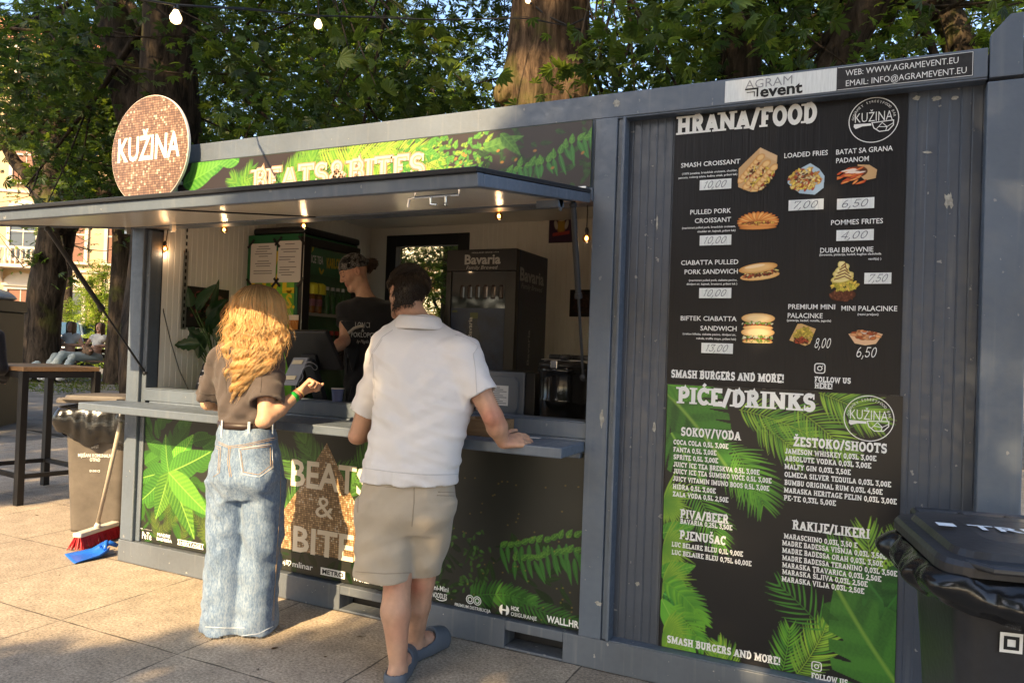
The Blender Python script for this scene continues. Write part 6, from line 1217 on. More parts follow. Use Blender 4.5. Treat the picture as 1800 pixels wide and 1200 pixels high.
t = thing("card_stand", "tilted grey card reader stand with two cream pads beside the woman", "card stand", (1.2, .11, 1.05)); b = MB(); b.add(c+[q_+dn*.012 for q_ in c], [(0, 1, 2, 3), (7, 6, 5, 4), (0, 4, 5, 1), (1, 5, 6, 2), (2, 6, 7, 3), (3, 7, 4, 0)]); b.build("plate", mat("grey_plastic", (.20, .20, .22), .4), t, .003)
lo = lambda u, v: (c[0]*(1-u)+c[1]*u)*(1-v)+(c[3]*(1-u)+c[2]*u)*v
for v0, v1 in ((.10, .24), (.66, .80)): b = MB(); k_ = [lo(.12, v0), lo(.78, v0), lo(.78, v1), lo(.12, v1)]; b.add([p-dn*.001 for p in k_]+[p-dn*.006 for p in k_], [(0, 1, 2, 3), (7, 6, 5, 4), (0, 4, 5, 1), (1, 5, 6, 2), (2, 6, 7, 3), (3, 7, 4, 0)]); b.build("pad", mat("cream_rubber", (.62, .52, .34), .6), t, .002)
b = MB(); b.bar(lo(.5, .4)+dn*.012, lo(.5, .4)+V(0, .08, -.12), .04, .01); b.build("foot", M['dark'], t)
b = MB(); b.smooth = True; b.tube(chaikin([lo(.95, .2), lo(1.3, .15), at(560, 645, .16), at(553, 652, .2), at(545, 640, .12), at(528, 650, .11), at(535, 664, .12), at(515, 680, .11), at(530, 694, .11)]), .0022, 6); tag(b.build("charging_cable", mat("grey_cable", (.35, .34, .36), .4)), "thin pale cable curling around the tilted card stand", "cable")
cc = at(596, 705, .10); t = thing("paper_cup", "small blue paper cup standing on the hatch sill", "cup", (cc[0], .085, 1.0985)); b = MB(); b.smooth = True; b.lathe([(.026, 0), (.034, .068), (.0355, .070), (.034, .072), (.031, .066), (.024, .006)], (cc[0], .085, 1.0985), 24, cap=False); b.lathe([(.0255, .001), (.0255, .002)], (cc[0], .085, 1.0985), 20); b.build("cup", mat("blue_card", (.13, .15, .28), .6), t, fixn=False); b = MB(); b.lathe([(.034, .068), (.0365, .070), (.034, .0735)], (cc[0], .085, 1.0985), 24, cap=False); b.build("rim", M['cream'], t)
t = thing("crate", "small wooden crate on the counter behind the man's elbow", "crate", (2.45, -.05, 1.008)); x0, x1 = at(812, 760, -.11)[0], at(893, 760, -.06)[0]; b = MB(); b.box(x0, x1, -.14, -.128, 1.0085, 1.086); b.build("front_board", M['wood'], t, .002); b = MB(); b.box(x0, x0+.012, -.1275, .005, 1.0085, 1.086); b.build("side_board", M['wood'], t, .002); b = MB(); b.box(x1-.012, x1, -.1275, .005, 1.0085, 1.086); b.build("side_board", M['wood'], t, .002); b = MB(); b.box(x0+.0125, x1-.0125, -.1275, .005, 1.009, 1.014); b.build("bottom_board", M['wood'], t); b = MB(); b.box(x0+.0125, x1-.0125, -.0065, .005, 1.0145, 1.086); b.build("back_board", M['wood'], t)
p = gz(937, 769, 1.009); b = MB(); b.obox(p+V(0, 0, .0006), ((1, .08, 0), (-.08, 1, 0), (0, 0, 1)), (.035, .018, .0006)); tag(b.build("paper_slip", M['paper']), "small white paper slip lying right of the man's hand", "paper")
# plant, menu card, posters, bracket
pc = V(.40, .36, 1.046); t = thing("potted_plant", "dark broad-leaved houseplant at the left end of the hatch", "plant", pc); b = MB(); b.smooth = True; b.lathe([(.055, 0), (.075, .13), (.08, .135), (.07, .135), (.065, .12), (.01, .118)], pc, 24, cap=False); b.build("pot", mat("dark_pot", (.03, .03, .03), .5), t, fixn=False)
pl_m = leaf_mat("houseplant_leaf", (.01, .03, .012), (1.5, 1.8, .8), .25, .2)
def big_leaf(base, tip, W, col, fold=.25, curl=.15, notch=0):
    base, tip = np.asarray(base), np.asarray(tip); d = tip-base; L = np.linalg.norm(d); d = d/L; sd = nrm(np.cross(d, V(.35, -1, .25))); n_ = np.cross(sd, d); vs = []; nu, nv = 12, 6
    for i in range(nu+1):
        t_ = i/nu; w_ = W*math.sin(math.pi*min(1, t_**.7*.98+.01))**.75
        for j in range(-nv//2, nv//2+1):
            s_ = j/(nv/2); k = 1-notch*(.5+.5*math.sin(t_*28))*(abs(s_) > .6); vs.append(base+d*L*t_+sd*w_*s_*k+n_*(abs(s_)*w_*fold-curl*L*t_*t_))
    m = nv+1; q = np.array([(i*m+j, i*m+j+1, (i+1)*m+j+1, (i+1)*m+j) for i in range(nu) for j in range(nv)]); return np.array(vs), q
VS = []; QS = []; n0 = 0; st = MB(); st.smooth = True
for (b0, t0, W, nt_) in (((332, 585), (308, 520), .05, 0), ((352, 600), (318, 575), .07, .3), ((345, 545), (372, 500), .045, 0), ((365, 560), (395, 525), .05, 0), ((372, 570), (380, 490), .03, 0), ((335, 540), (328, 505), .055, .2), ((350, 550), (350, 515), .07, .3), ((380, 600), (398, 560), .05, .2), ((345, 590), (320, 540), .075, .35), ((360, 585), (345, 630), .05, 0), ((340, 605), (310, 640), .045, .3), ((355, 600), (325, 620), .05, 0), ((368, 620), (390, 650), .04, 0), ((375, 590), (378, 540), .06, 0), ((352, 605), (305, 605), .05, .3)):
    yy = .36+R.uniform(-.10, .12); A_, B_ = at(*b0, yy), at(*t0, yy+R.uniform(-.10, .06)); vs, q = big_leaf(A_, B_, W, None, .3, .12, nt_); VS.append(vs); QS.append(q+n0); n0 += len(vs); st.tube([pc+V(0, 0, .12), (pc+V(0, 0, .12)+A_)/2+V(R.uniform(-.03, .03), 0, .02), A_], [.005, .004, .003], 6)
npmesh("foliage", np.concatenate(VS), np.concatenate(QS), pl_m, t, col=np.tile([[.018, .050, .018]], (n0, 1))); st.build("stem", mat("plant_stem", (.05, .10, .03), .5), t, fixn=False)
c0 = at(343, 686, .145); t = thing("menu_card", "small black card leaning at the left end of the sill", "card", (c0[0], .14, 1.0985)); b = MB(); b.obox(c0+V(.06, .015, .085), (nrm((1, -.25, 0)), nrm((0.08, .3, 1)), nrm((.25, 1, -.3))), (.065, .088, .003)); b.build("card", M['ink'], t)
b = MB(); S = Sheet(c0+V(.06, .011, .085), nrm((1, -.25, 0)), nrm((0.08, .3, 1)))
for i, (w_, z) in enumerate(((.05, .035), (.07, .0), (.06, -.02), (.08, -.045))): S.rect(b, -.045, -.045+w_, z, z+.008, .004)
b.build("printed_lines", M['paper'], t, fixn=False)
t = thing("succulent", "small green succulent peeking over the black card", "plant", c0+V(.09, .1, 0)); leaves("foliage", [c0+V(.07+R.uniform(-.05, .05), .10+R.uniform(-.04, .04), .15+R.uniform(-.02, .04)) for _ in range(40)], .05, t, [(.10, .16, .03)], np.random.default_rng(3), None, 3); b = MB(); b.lathe([(.035, -.05), (.045, .06)], c0+V(.08, .1, .05), 16); b.build("pot", mat("terracotta", (.30, .13, .07), .7), t)
S = Sheet((.156, 0, 0), (0, 1, 0), (0, 0, 1)); g0, g1 = atx(330, 495, .156), atx(398, 562, .156)
t = thing("poster", "dark floral poster on the left wall behind the houseplant", "poster", (.156, g0[1], 1.6)); pa = Paint(0, 1, 0, 1, 80, 60, (.03, .025, .025)); pa.scatter(.5, .5, .48, .46, 0, 120, .05, [(.35, .12, .10), (.20, .07, .06), (.05, .08, .03), (.02, .02, .02), (.4, .2, .15)], 1.3)
S.picture("print", g0[1], g1[1], 1.50, 1.755, 80, 60, lambda U, W: (pa.I, None), M['printm'], t, .006); b = MB(); b.box(.157, .161, g0[1]-.01, g1[1]+.01, 1.49, 1.765); b.build("backing", M['black'], t)
a_, c_ = atx(328, 441, .165), atx(328, 512, .165); t = thing("wall_bracket", "perforated zinc bracket screwed upright to the left inner wall", "bracket", (.16, a_[1], 1.7)); b = MB(); b.box(.157, .163, a_[1]-.02, a_[1]+.02, c_[2]-.25, a_[2]); b.build("rail", M['steel'], t); b = MB(); 
for i in range(18): b.box(.1632, .1636, a_[1]-.006, a_[1]+.006, c_[2]-.24+i*.045, c_[2]-.215+i*.045)
b.build("slots", M['black'], t)
for (p0, p1, lab, cols, bgc, yy) in (((967, 371), (1007, 425), "small dark poster with a golden beer mug on the back wall", [(.5, .3, .05), (.45, .1, .04), (.55, .5, .4)], (.05, .02, .05), 2.29), ((1003, 510), (1048, 556), "dark brown poster low on the back wall beside the post", [(.05, .03, .025), (.08, .04, .03)], (.022, .014, .014), 2.29)):
    u0, u1 = at(*p0, yy), at(*p1, yy); t = thing("poster", lab, "poster", (u0[0], yy, u1[2])); pa2 = Paint(-1, 1, -1, 1, 50, 64, bgc)
    if bgc[2] > .03:
        pa2.dab(0, 0, .38, .5, 0, (.40, .24, .04), 1, (.25, .12, .03)); pa2.dab(0, .55, .45, .22, 0, (.6, .55, .45)); pa2.dab(-.45, .1, .14, .3, .3, (.45, .4, .33)); pa2.dab(.45, .1, .14, .3, -.3, (.45, .4, .33)); pa2.poly([(-.7, -.62), (.7, -.5), (.7, -.3), (-.7, -.42)], (.4, .05, .04))
    else: pa2.scatter(0, 0, .8, .85, 0, 60, .13, cols)
    S5 = Sheet((0, yy, 0), (1, 0, 0), (0, 0, 1)); S5.picture("print", u0[0], u1[0], u1[2], u0[2], 50, 64, pa2.cut() if 0 else (lambda U, W: (pa2.I, None)), M['printm'], t, .003); b = MB(); b.box(u0[0]-.004, u1[0]+.004, yy, yy+.0025, u1[2]-.004, u0[2]+.004); b.build("backing", M['black'], t)
# ---------------------------------------------------------------- bulbs
M['bulbglass'] = pane_mat("amber_bulb_glass", (1.0, .72, .42)); M['fil'] = mat("glowing_filament", (1, .6, .25), .5, emis=(1.0, .50, .16), estr=14); M['lit'] = mat("lit_bulb", (1, .9, .7), .4, emis=(1.0, .70, .34), estr=1.5)
hl = thing("string_light", "string of small clear round bulbs hung along the hatch opening", "string light", (1.6, .1, 2.09)); pts = []
for px, py, yy in ((290, 437, .10), (394, 404, .11), (534, 397, .11), (877, 380, .11), (1031, 419, .06)):
    c = at(px, py, yy); b = MB(); b.smooth = True; b.ball(c, .0205, 16); o = b.build("bulb", M['bulbglass'], hl, fixn=False); b = MB(); b.ball(c, .0075, 8, (1, 1, 1.3)); b.build("filament", M['fil'], o, fixn=False); b = MB(); b.lathe([(.009, .018), (.010, .038), (.006, .05)], c, 10); b.build("socket", M['black'], o); pts.append(c); lp = bpy.data.lights.new('bulb_light', 'POINT'); lo_ = bpy.data.objects.new('bulb_light', lp); COL.objects.link(lo_); lo_.parent = hl; lo_.location = c+V(0, .012, -.03)-origin(hl); lp.energy = .13; lp.color = (1, .66, .36); lp.shadow_soft_size = .015
b = MB(); b.smooth = True; b.tube([at(295, 404, .12), at(292, 425, .10), pts[0]+V(0, 0, .045), pts[0]+V(.008, .012, 0), at(285, 447, .115), at(280, 475, .13), at(279, 500, .13), at(288, 550, .13), at(300, 600, .12), at(315, 650, .12), at(332, 687, .11)], .0032, 6); b.tube([at(295, 404, .12)]+[p+V(0, .0, .075) for p in pts[1:4]]+[pts[4]+V(0, .0, .2), pts[4]+V(0, 0, .045)], .003, 6); b.build("cord", M['rubber'], hl, fixn=False)
fl = thing("festoon_light", "outdoor festoon cord with white bulbs running to the thick trunk", "string light", at(560, 25, 1.2)); kn = [(120, -40, -1.5), (250, 0, -.75), (310, 9, -.5), (430, 17, .35), (560, 28, 1.2), (680, 32, 2.0), (770, 35, 2.7), (925, 33, 4.0), (1005, 47, 4.2), (1026, 55, 4.3)]
b = MB(); b.smooth = True; b.tube([at(*k) for k in kn], .006, 8); b.tube([at(k[0], k[1]-(3 if i % 2 else -1.5), k[2]) for i, k in enumerate(kn)], .0035, 6); b.tube([at(1034, 30, 4.25), at(1000, 46, 4.18), at(960, 28, 4.17), at(942, 12, 4.15)], .010, 6); b.build("cord", M['rubber'], fl, fixn=False)
for px, py, yy, up_ in ((310, 9, -.5, -1), (560, 28, 1.2, -1), (935, 8, 4.13, 1)):
    c = at(px, py, yy); ax = V(0, 0, -1) if up_ < 0 else nrm(V(-.5, 0, .5)); b = MB(); b.smooth = True; b.lathe([(.008, .0), (.013, .012), (.0135, .028)], c, 14, ax); so_ = b.build("socket", M['black'], fl, fixn=False); b = MB(); b.smooth = True; b.lathe([(.012, .028), (.020, .045), (.029, .062), (.030, .074), (.024, .090), (.010, .099), (.001, .1)], c, 20, ax); b.build("bulb", M['lit'], fl, fixn=False)
# ---------------------------------------------------------------- bins, broom, table, bench, cabin
M['binl'] = mat("worn_grey_bin", (.105, .090, .076), .55, .4, var=.25, vscale=5, bump=.1, bscale=40); M['bind'] = mat("black_bin", (.030, .030, .033), .34, .5, var=.3, vscale=6, bump=.1, bscale=50); M['bag'] = mat("bin_bag", (.010, .010, .011), .2, .6, bump=.22, bscale=16, stretch=(1, 1, 2.2))
def rrect(w_, d_, r, n):
    pl = []
    for cx, cy, a in ((w_/2-r, d_/2-r, 0), (-w_/2+r, d_/2-r, 90), (-w_/2+r, -d_/2+r, 180), (w_/2-r, -d_/2+r, 270)): pl += arc(cx, cy, r, r, a, a+90, 9)
    pl = np.array(pl+[pl[0]]); L = np.concatenate([[0], np.cumsum(np.linalg.norm(np.diff(pl, axis=0), axis=1))]); t = np.linspace(0, L[-1], n, endpoint=False)
    return np.stack([np.interp(t, L, pl[:, 0]), np.interp(t, L, pl[:, 1])], -1)
def wheelie_bin(label, loc, rot, H, w0, d0, w1, d1, m, lid_lift, seed, bagdrop, bagflare):
    t = thing("wheelie_bin", label, "bin", loc, None, rot); n = 72; b = MB(); b.smooth = True; rings = []
    for z, k in ((.03, 0), (.05, 0), (.3, .3), (.6, .64), (H-.10, .92), (H-.02, 1.0)): rings.append(np.column_stack([rrect(w0+(w1-w0)*k, d0+(d1-d0)*k, .05, n), np.full(n, z)]))
    rings.append(np.column_stack([rrect(w1+.05, d1+.05, .05, n), np.full(n, H-.018)])); rings.append(np.column_stack([rrect(w1+.05, d1+.05, .05, n), np.full(n, H)]))
    fs = [(i*n+j, i*n+(j+1) % n, (i+1)*n+(j+1) % n, (i+1)*n+j) for i in range(len(rings)-1) for j in range(n)]; b.add(np.concatenate(rings), fs+[tuple(range(n))[::-1], tuple((len(rings)-1)*n+j for j in range(n))]); b.build("body", m, t, local=True, fixn=False)
    for s in (-1, 1): b = MB(); b.smooth = True; b.lathe([(.05, -.02), (.095, -.025), (.10, 0), (.095, .025), (.05, .02)], (s*(w0/2+.0), d0/2+.02, .10), 20, (1, 0, 0)); b.build("wheel", M['rubber'], t, local=True, fixn=False)
    # bag folded over the rim
    rg = np.random.default_rng(seed); th = np.linspace(0, 2*math.pi, 240, endpoint=False); base = rrect(w1+.055, d1+.055, .05, 240); tn = np.roll(base, -1, 0)-np.roll(base, 1, 0); nrmv = np.stack([tn[:, 1], -tn[:, 0]], -1); nrmv /= np.linalg.norm(nrmv, axis=1)[:, None]
    sg = lambda f, a: sum(a*rg.uniform(.4, 1)*np.sin(f*(i+1)*th+rg.uniform(0, 6.3)) for i in range(4))
    low = bagdrop*(1+.16*np.sin(2*th+rg.uniform(0, 6))+.10*np.sin(5*th+1)); P = []; rows = 22; s3, s6, s6b, s5, s5b, sk = sg(3, .4), sg(6, .5), sg(7, .5), sg(5, .5), sg(4, .5), sg(3, 1)
    for i in range(rows):
        u = i/(rows-1)
        if u < .15: z = H-.03+u/.15*.04; off = -.03+u/.15*.035
        else: v = (u-.15)/.85; z = H+.012-low*v; off = .006+bagflare*math.sin(math.pi*min(1, v*1.02))**.7*(1+.35*s3)+.009*(s6*math.cos(2.2*v)+s6b*math.sin(2.2*v))*math.sin(math.pi*v)+.004*np.sin(15*th+4*v+1.5*sk)*(.4+v)+.02*(v > .93); off = off*(1-.35*(v > .9))
        z = z+.008*(s5*math.cos(2*u)+s5b*math.sin(2*u))*(u > .2); P.append(np.column_stack([base+nrmv*np.broadcast_to(off, th.shape)[:, None], np.broadcast_to(z, th.shape)]))
    idx = np.arange(rows*240).reshape(rows, 240); q = np.stack([idx[:-1], np.roll(idx[:-1], -1, 1), np.roll(idx[1:], -1, 1), idx[1:]], -1).reshape(-1, 4)
    o = npmesh("bag", np.concatenate(P), q, M['bag'], t, local=True)
    # lid with rim, raised panel and handle
    L = MB(); z0 = H+.018; lx, ly = w1/2+.05, d1/2+.06; c, s = math.cos(lid_lift), math.sin(lid_lift)
    def hp(x, y, z): yy = y-(d1/2+.03); return (x, d1/2+.03+yy*c-z*s*0, z0-yy*s+z*c)
    out = [(q_[0], q_[1]) for q_ in rrect(2*lx, 2*ly, .08, 96)]; inn = [(q_[0]*.86, q_[1]*.86) for q_ in out]; nn = 96
    for lay, zz in ((out, 0), (out, .022), ([(x*.97, y*.97) for x, y in out], .034), (inn, .036), ([(x*.83, y*.83) for x, y in out], .052), ([(x*.5, y*.5) for x, y in out], .062)): L.v.append(np.array([hp(x, y, zz) for x, y in lay])); L.n += nn
    for i in range(5):
        for j in range(nn): L.f.append((i*nn+j, i*nn+(j+1) % nn, (i+1)*nn+(j+1) % nn, (i+1)*nn+j)); L.m.append(0); L.sm.append(False)
    L.f.append(tuple(5*nn+j for j in range(nn))); L.m.append(0); L.sm.append(False); L.f.append(tuple(range(nn))[::-1]); L.m.append(0); L.sm.append(False); ld = L.build("lid", m, t, local=True)
    b = MB(); a0 = hp(-w1*.42, d1/2+.11, .03); a1 = hp(w1*.42, d1/2+.11, .03); b.tube([a0, a1], .016, 10); [b.tube([hp(x, d1/2+.0, .02), hp(x, d1/2+.11, .03)], .014, 8) for x in (-w1*.42, -w1*.14, w1*.14, w1*.42)]; b.build("handle", m, ld, local=True)
    b = MB(); fy = -ly; b.tube([hp(-w1*.48, fy+.03, .028), hp(-w1*.40, fy-.03, .03), hp(w1*.40, fy-.03, .03), hp(w1*.48, fy+.03, .028)], .010, 8); b.build("front_grip", m, ld, local=True)
    return t, ld, hp
def face_text(t, items, H, w0, d0, d1, name="lettering", m=None):
    sl = (d1-d0)/2/(H-.1); S = Sheet((0, -d0/2-.002, .03), (1, 0, 0), nrm((0, -sl, 1))); b = MB()
    for it in items: S.text(b, it[0], it[1], it[2], it[3], it[4], .003, .012, 'CENTER')
    return b.build(name, m or M['white'], t, local=True, fixn=False)
bc = gz(160, 946)+V(-.12, .20, 0)
HB, w0, d0, w1, d1 = .905, .36, .36, .44, .46
t, ld, hp = wheelie_bin("worn grey-brown wheelie bin with a black bag over its rim left of the kiosk", (bc[0], bc[1], 0), math.radians(30), HB, w0, d0, w1, d1, M['binl'], math.radians(2), 5, .235, .035)
face_text(t, [("270 LIT", 0, .60, .030, .05), ("MIJEŠANI KOMUNALNI", 0, .535, .034, .23), ("OTPAD", 0, .505, .034, .07), ("EN 840 CE", 0, .43, .022, .07)], HB, w0, d0, d1)
rc = V(4.625, -.755, 0); t, ld, hp = wheelie_bin("black wheelie bin with bunched bag and raised lid handle at the right edge", rc, math.radians(11), .89, .36, .36, .46, .44, M['bind'], math.radians(-1), 9, .115, .05)
sl = .04/.78; S = Sheet((0, -.182, .03), (1, 0, 0), nrm((0, -sl, 1))); b = MB(); S.rect(b, -.135, -.085, .68, .73, .002); S.text(b, "ZAGREBAČKI", -.07, .708, .028, .19, .003, .0); S.text(b, "HOLDING d.o.o.", -.07, .683, .027, .17, .003, .015); S.text(b, "275 LIT", .015, .585, .026, .085, .003, .012); S.text(b, "MIJEŠANI KOMUNALNI", -.135, .515, .040, .30, .003, .012); S.text(b, "OTPAD", -.135, .47, .040, .10, .003, .012); b.build("lettering", M['white'], t, local=True, fixn=False)
b = MB(); S.line(b, [(-.123, .692), (-.097, .692), (-.097, .718), (-.123, .718), (-.123, .692)], .004, .0035); b.build("emblem", M['ink'], t, local=True, fixn=False)
b = MB(); S.rect(b, -.09, .07, .742, .775, .0022); b.build("label", M['paper'], t, local=True, fixn=False); b = MB(); S.line(b, [(-.08, .747), (-.06, .747), (-.06, .771), (-.08, .771), (-.08, .747)], .004, .003); b.build("emblem", mat("blue_ink", (.08, .06, .3), .5), t, local=True, fixn=False)
p0 = np.array(hp(-.17, -.02, .064)); S = Sheet(p0, (1, 0, 0), nrm(np.array(hp(0, .1, 0))-np.array(hp(0, 0, 0)))); b = MB(); S.text(b, "TRIDIS", .03, -.01, .075, .30, .002, .02); S.rect(b, -.05, -.005, 0, .04, .002); b.build("lettering", M['white'], ld, local=True, fixn=False)
# broom and dustpan
h0, h1 = gz(133, 968), gz(203, 944); hd = nrm(h1-h0); sdv = np.cross((0, 0, 1), hd); top = at(212, 742, -.07); mid = (h0+h1)/2+V(0, 0, .10)
t = thing("broom", "push broom with red bristles leaning against the counter end", "broom", (h0+h1)/2)
b = MB(); b.obox(mid, (hd, sdv, (0, 0, 1)), (np.linalg.norm(h1-h0)/2, .032, .016)); b.build("head", mat("pale_block", (.62, .56, .48), .5), t, .010, 3); b = MB(); b.smooth = True; b.tube([mid+V(0, 0, .012), mid*.94+top*.06], [.022, .016], 12); b.build("socket", mat("pale_block", (.62, .56, .48), .5), t, fixn=False)
b = MB(); b.smooth = True; b.tube([mid+V(0, 0, .02), (mid+top)/2, top], .0125, 12); b.build("handle", mat("grey_beige_stick", (.42, .36, .28), .45, var=.15, vscale=20), t, fixn=False)
b = MB(); L_ = np.linalg.norm(h1-h0)
for i in range(60):
    for j in range(5):
        u = (i+.5)/60-.5; v = (j-2)/2; p = mid+hd*u*L_*.96+sdv*v*.022+V(0, 0, -.016); e = p+hd*(u*.05+R.uniform(-.012, .012))+sdv*(v*.03+R.uniform(-.008, .008)); e[2] = .004+R.uniform(0, .012); b.tube([p, p*.5+e*.5, e], [.0028, .0032, .0026], 4)
b.build("bristles", mat("red_bristle", (.42, .012, .02), .5), t)
d0_, d1_ = gz(122, 984), gz(204, 972); t = thing("dustpan", "blue plastic dustpan lying on the paving below the broom", "dustpan", (d0_+d1_)/2); u = nrm(d1_-d0_); v = np.cross((0, 0, 1), u); L_ = np.linalg.norm(d1_-d0_)
vs = []; nu, nv = 10, 14
for i in range(nu+1):
    for j in range(nv+1):
        a, c = i/nu, j/nv*2-1; wd = .125*(1-.35*a); z = .004+.035*max(0, abs(c)-.75)/.25*(a*.9+.1)+.04*max(0, a-.72)/.28*(1-.3*abs(c)); vs.append(d0_+u*(L_*.78*a)+v*wd*c+V(0, 0, z))
q = np.array([(i*(nv+1)+j, i*(nv+1)+j+1, (i+1)*(nv+1)+j+1, (i+1)*(nv+1)+j) for i in range(nu) for j in range(nv)]); M['bluep'] = mat("blue_plastic", (.015, .12, .55), .35, .5)
o = npmesh("pan", np.array(vs), q, M['bluep'], t); md = o.modifiers.new("thick", 'SOLIDIFY'); md.thickness = .004
b = MB(); b.smooth = True; b.tube([d0_+u*L_*.70+V(0, 0, .055), d0_+u*L_*.85+V(0, 0, .075), d0_+u*L_*1.02+V(0, 0, .05)], [.014, .017, .013], 10); b.tube([d0_+u*L_*.70+v*.05+V(0, 0, .05), d0_+u*L_*.78+V(0, 0, .085), d0_+u*L_*.70-v*.05+V(0, 0, .05)], .012, 8); b.build("handle", M['bluep'], t, fixn=False)
# high bar table
l1, l2, l3 = V(-2.02, .59, 0), V(-2.69, 1.23, 0), V(-1.885, 1.13, 0); l4 = l1+(l2-l3); zt = 1.10; M['tmetal'] = mat("black_steel", (.016, .015, .015), .45)
t = thing("bar_table", "high bar table with a wooden top on black steel legs", "table", (l1+l2)/2)
for l in (l1, l2, l3, l4): b = MB(); b.box(l[0]-.028, l[0]+.028, l[1]-.028, l[1]+.028, 0, zt-.001); b.build("leg", M['tmetal'], t, .003)
b = MB(); [b.bar(a+V(0, 0, .235), c+V(0, 0, .235), .035, .035) for a, c in ((l1, l3), (l3, l2), (l2, l4), (l4, l1))]; b.build("foot_rail", M['tmetal'], t); b = MB(); [b.bar(a+V(0, 0, zt-.03), c+V(0, 0, zt-.03), .04, .05) for a, c in ((l1, l3), (l3, l2), (l2, l4), (l4, l1))]; b.build("apron", M['tmetal'], t)
ctr = (l1+l2)/2; b = MB(); cs = [ctr+(l-ctr)*1.06 for l in (l1, l3, l2, l4)]; b.add([c_+V(0, 0, zt) for c_ in cs]+[c_+V(0, 0, zt+.038) for c_ in cs], [(3, 2, 1, 0), (4, 5, 6, 7), (0, 1, 5, 4), (1, 2, 6, 5), (2, 3, 7, 6), (3, 0, 4, 7)]); b.build("top", M['wood'], t, .004)
# cables on the ground
for lab, pts in (("thick black cable lying across the far paving", [(-60, 762), (10, 758), (60, 762), (115, 770), (170, 778)]), ("second black cable looped behind the bar table", [(-40, 735), (20, 734), (60, 733), (80, 737), (60, 742), (10, 740), (-30, 742)]), ("thin black cable beside the thick one", [(-60, 752), (20, 752), (70, 756), (130, 762), (180, 768)])):
    P = [gz(*p)+V(0, 0, .025) for p in pts]; b = MB(); b.smooth = True; b.tube(P, .024 if "thick" in lab[:6] else .018, 8); tag(b.build("cable", M['rubber'], fixn=False), lab, "cable", "cables on the paving")
# park bench
D = 19.2; c = dv(135, D); gzv = float(groundz(c[0], c[1])); c[2] = gzv; ang = math.atan2(RT[1], RT[0])+.12; bw = 1.75
t = thing("park_bench", "dark slatted park bench with curved iron ends under the trees", "bench", c, None, ang); M['bench'] = mat("bench_wood", (.07, .04, .025), .6)
b = MB(); [b.box(-bw/2, bw/2, -.26+i*.095, -.26+i*.095+.07, .42, .45) for i in range(5)]; b.build("seat", M['bench'], t, .006, local=True); b = MB(); [b.obox((0, .24+i*.035, .54+i*.12), ((1, 0, 0), (0, .25, 1), (0, 1, -.25)), (bw/2, .045, .014)) for i in range(4)]; b.build("backrest", M['bench'], t, .006, local=True)
for s in (-1, 1): b = MB(); b.smooth = True; x = s*(bw/2-.06); b.tube([(x, -.30, 0), (x, -.26, .2), (x, -.24, .42), (x, .2, .41), (x, .26, .2), (x, .36, 0)], .022, 8); b.tube([(x, .2, .41), (x, .30, .7), (x, .36, .95)], .02, 8); b.tube([(x, -.24, .42), (x, -.30, .56), (x, -.24, .66), (x, 0, .66), (x, .29, .64)], .02, 8); b.build("side_frame", M['tmetal'], t, local=True, fixn=False)
BENCH = (c.copy(), ang)
# portable toilet cabin
c = dv(18, 12.2); c[2] = float(groundz(c[0], c[1])); t = tc_ = thing("toilet_cabin", "dark green portable toilet cabin with a pale roof at the left edge", "cabin", c, None, math.atan2(RT[1], RT[0])+.1); M['cab'] = mat("dark_green_plastic", (.022, .030, .022), .5, .4); xr = -.40
tc_.scale = (1, 1, .90); b = MB(); b.box(xr-1.1, xr, 0, 1.1, 0, 1.86); b.build("body", M['cab'], t, .02, local=True); b = MB(); [b.box(xr-1.1+i*.22, xr-1.06+i*.22, -.02, -.001, .08, 1.78) for i in range(5)]; b.box(xr-.06, xr+.012, -.025, .04, 0, 1.86); b.box(xr-1.12, xr+.02, -.03, 1.12, 1.861, 2.05); b.build("panel_frame", mat("green_trim", (.03, .038, .03), .5), t, .008, local=True)
b = MB(); b.smooth = True; F = Field((xr-1.25, -.15, 2.0), (xr+.15, 1.25, 2.5), .04); F.ell((xr-.55, .55, 2.05), (.64, .66, .24)); F.cut((0, 0, 2.052), (0, 0, -1)); P, Q = F.mesh(2); npmesh("roof", P, Q, mat("pale_roof", (.30, .32, .34), .35), t, local=True)
S = Sheet((0, -.031, 0), (1, 0, 0), (0, 0, 1)); b = MB(); S.rect(b, xr-.62, xr-.23, 1.66, 1.84, .001); lb = b.build("label", mat("yellowish_label", (.50, .46, .34), .5), t, local=True, fixn=False); b = MB(); S.text(b, "KLARIĆ EMIL", xr-.60, 1.79, .05, .35, .002, .02); S.text(b, "01 561 5622", xr-.58, 1.74, .045, .3, .002, .01); S.text(b, "098 154 872", xr-.59, 1.685, .045, .32, .002, .01); b.build("lettering", M['ink'], lb, local=True, fixn=False)
# grass verge by the bench, a few fallen leaves
gc = dv(110, 20); G = np.stack([gc[0]+NR.uniform(-4.5, 3.0, 5000), gc[1]+NR.uniform(-2.2, 2.2, 5000), np.zeros(5000)], -1); G[:, 2] = groundz(G[:, 0], G[:, 1])-.01
o = leaves("grass", G, .10, None, [(.05, .08, .02), (.07, .09, .02)], NR, None, 2, .25, up=(.9, .3, .1)); o['kind'] = 'stuff'
for i, (px, py) in enumerate(((356, 1031), (490, 1138), (577, 1153), (105, 1010), (60, 905), (455, 1178), (640, 1120), (870, 1105))):
    p = gz(px, py)+V(0, 0, .004); o = leaves("fallen_leaf", [p], .035 if i else .04, None, [(.36, .28, .03) if i in (0,) else (.10, .06, .03)], np.random.default_rng(i), None, 1, .1); tag(o, "small yellow fallen leaf by the kiosk's base rail" if i == 0 else "tiny brown leaf scrap lying on the paving", "leaf", None if i == 0 else "leaf scraps on the paving")
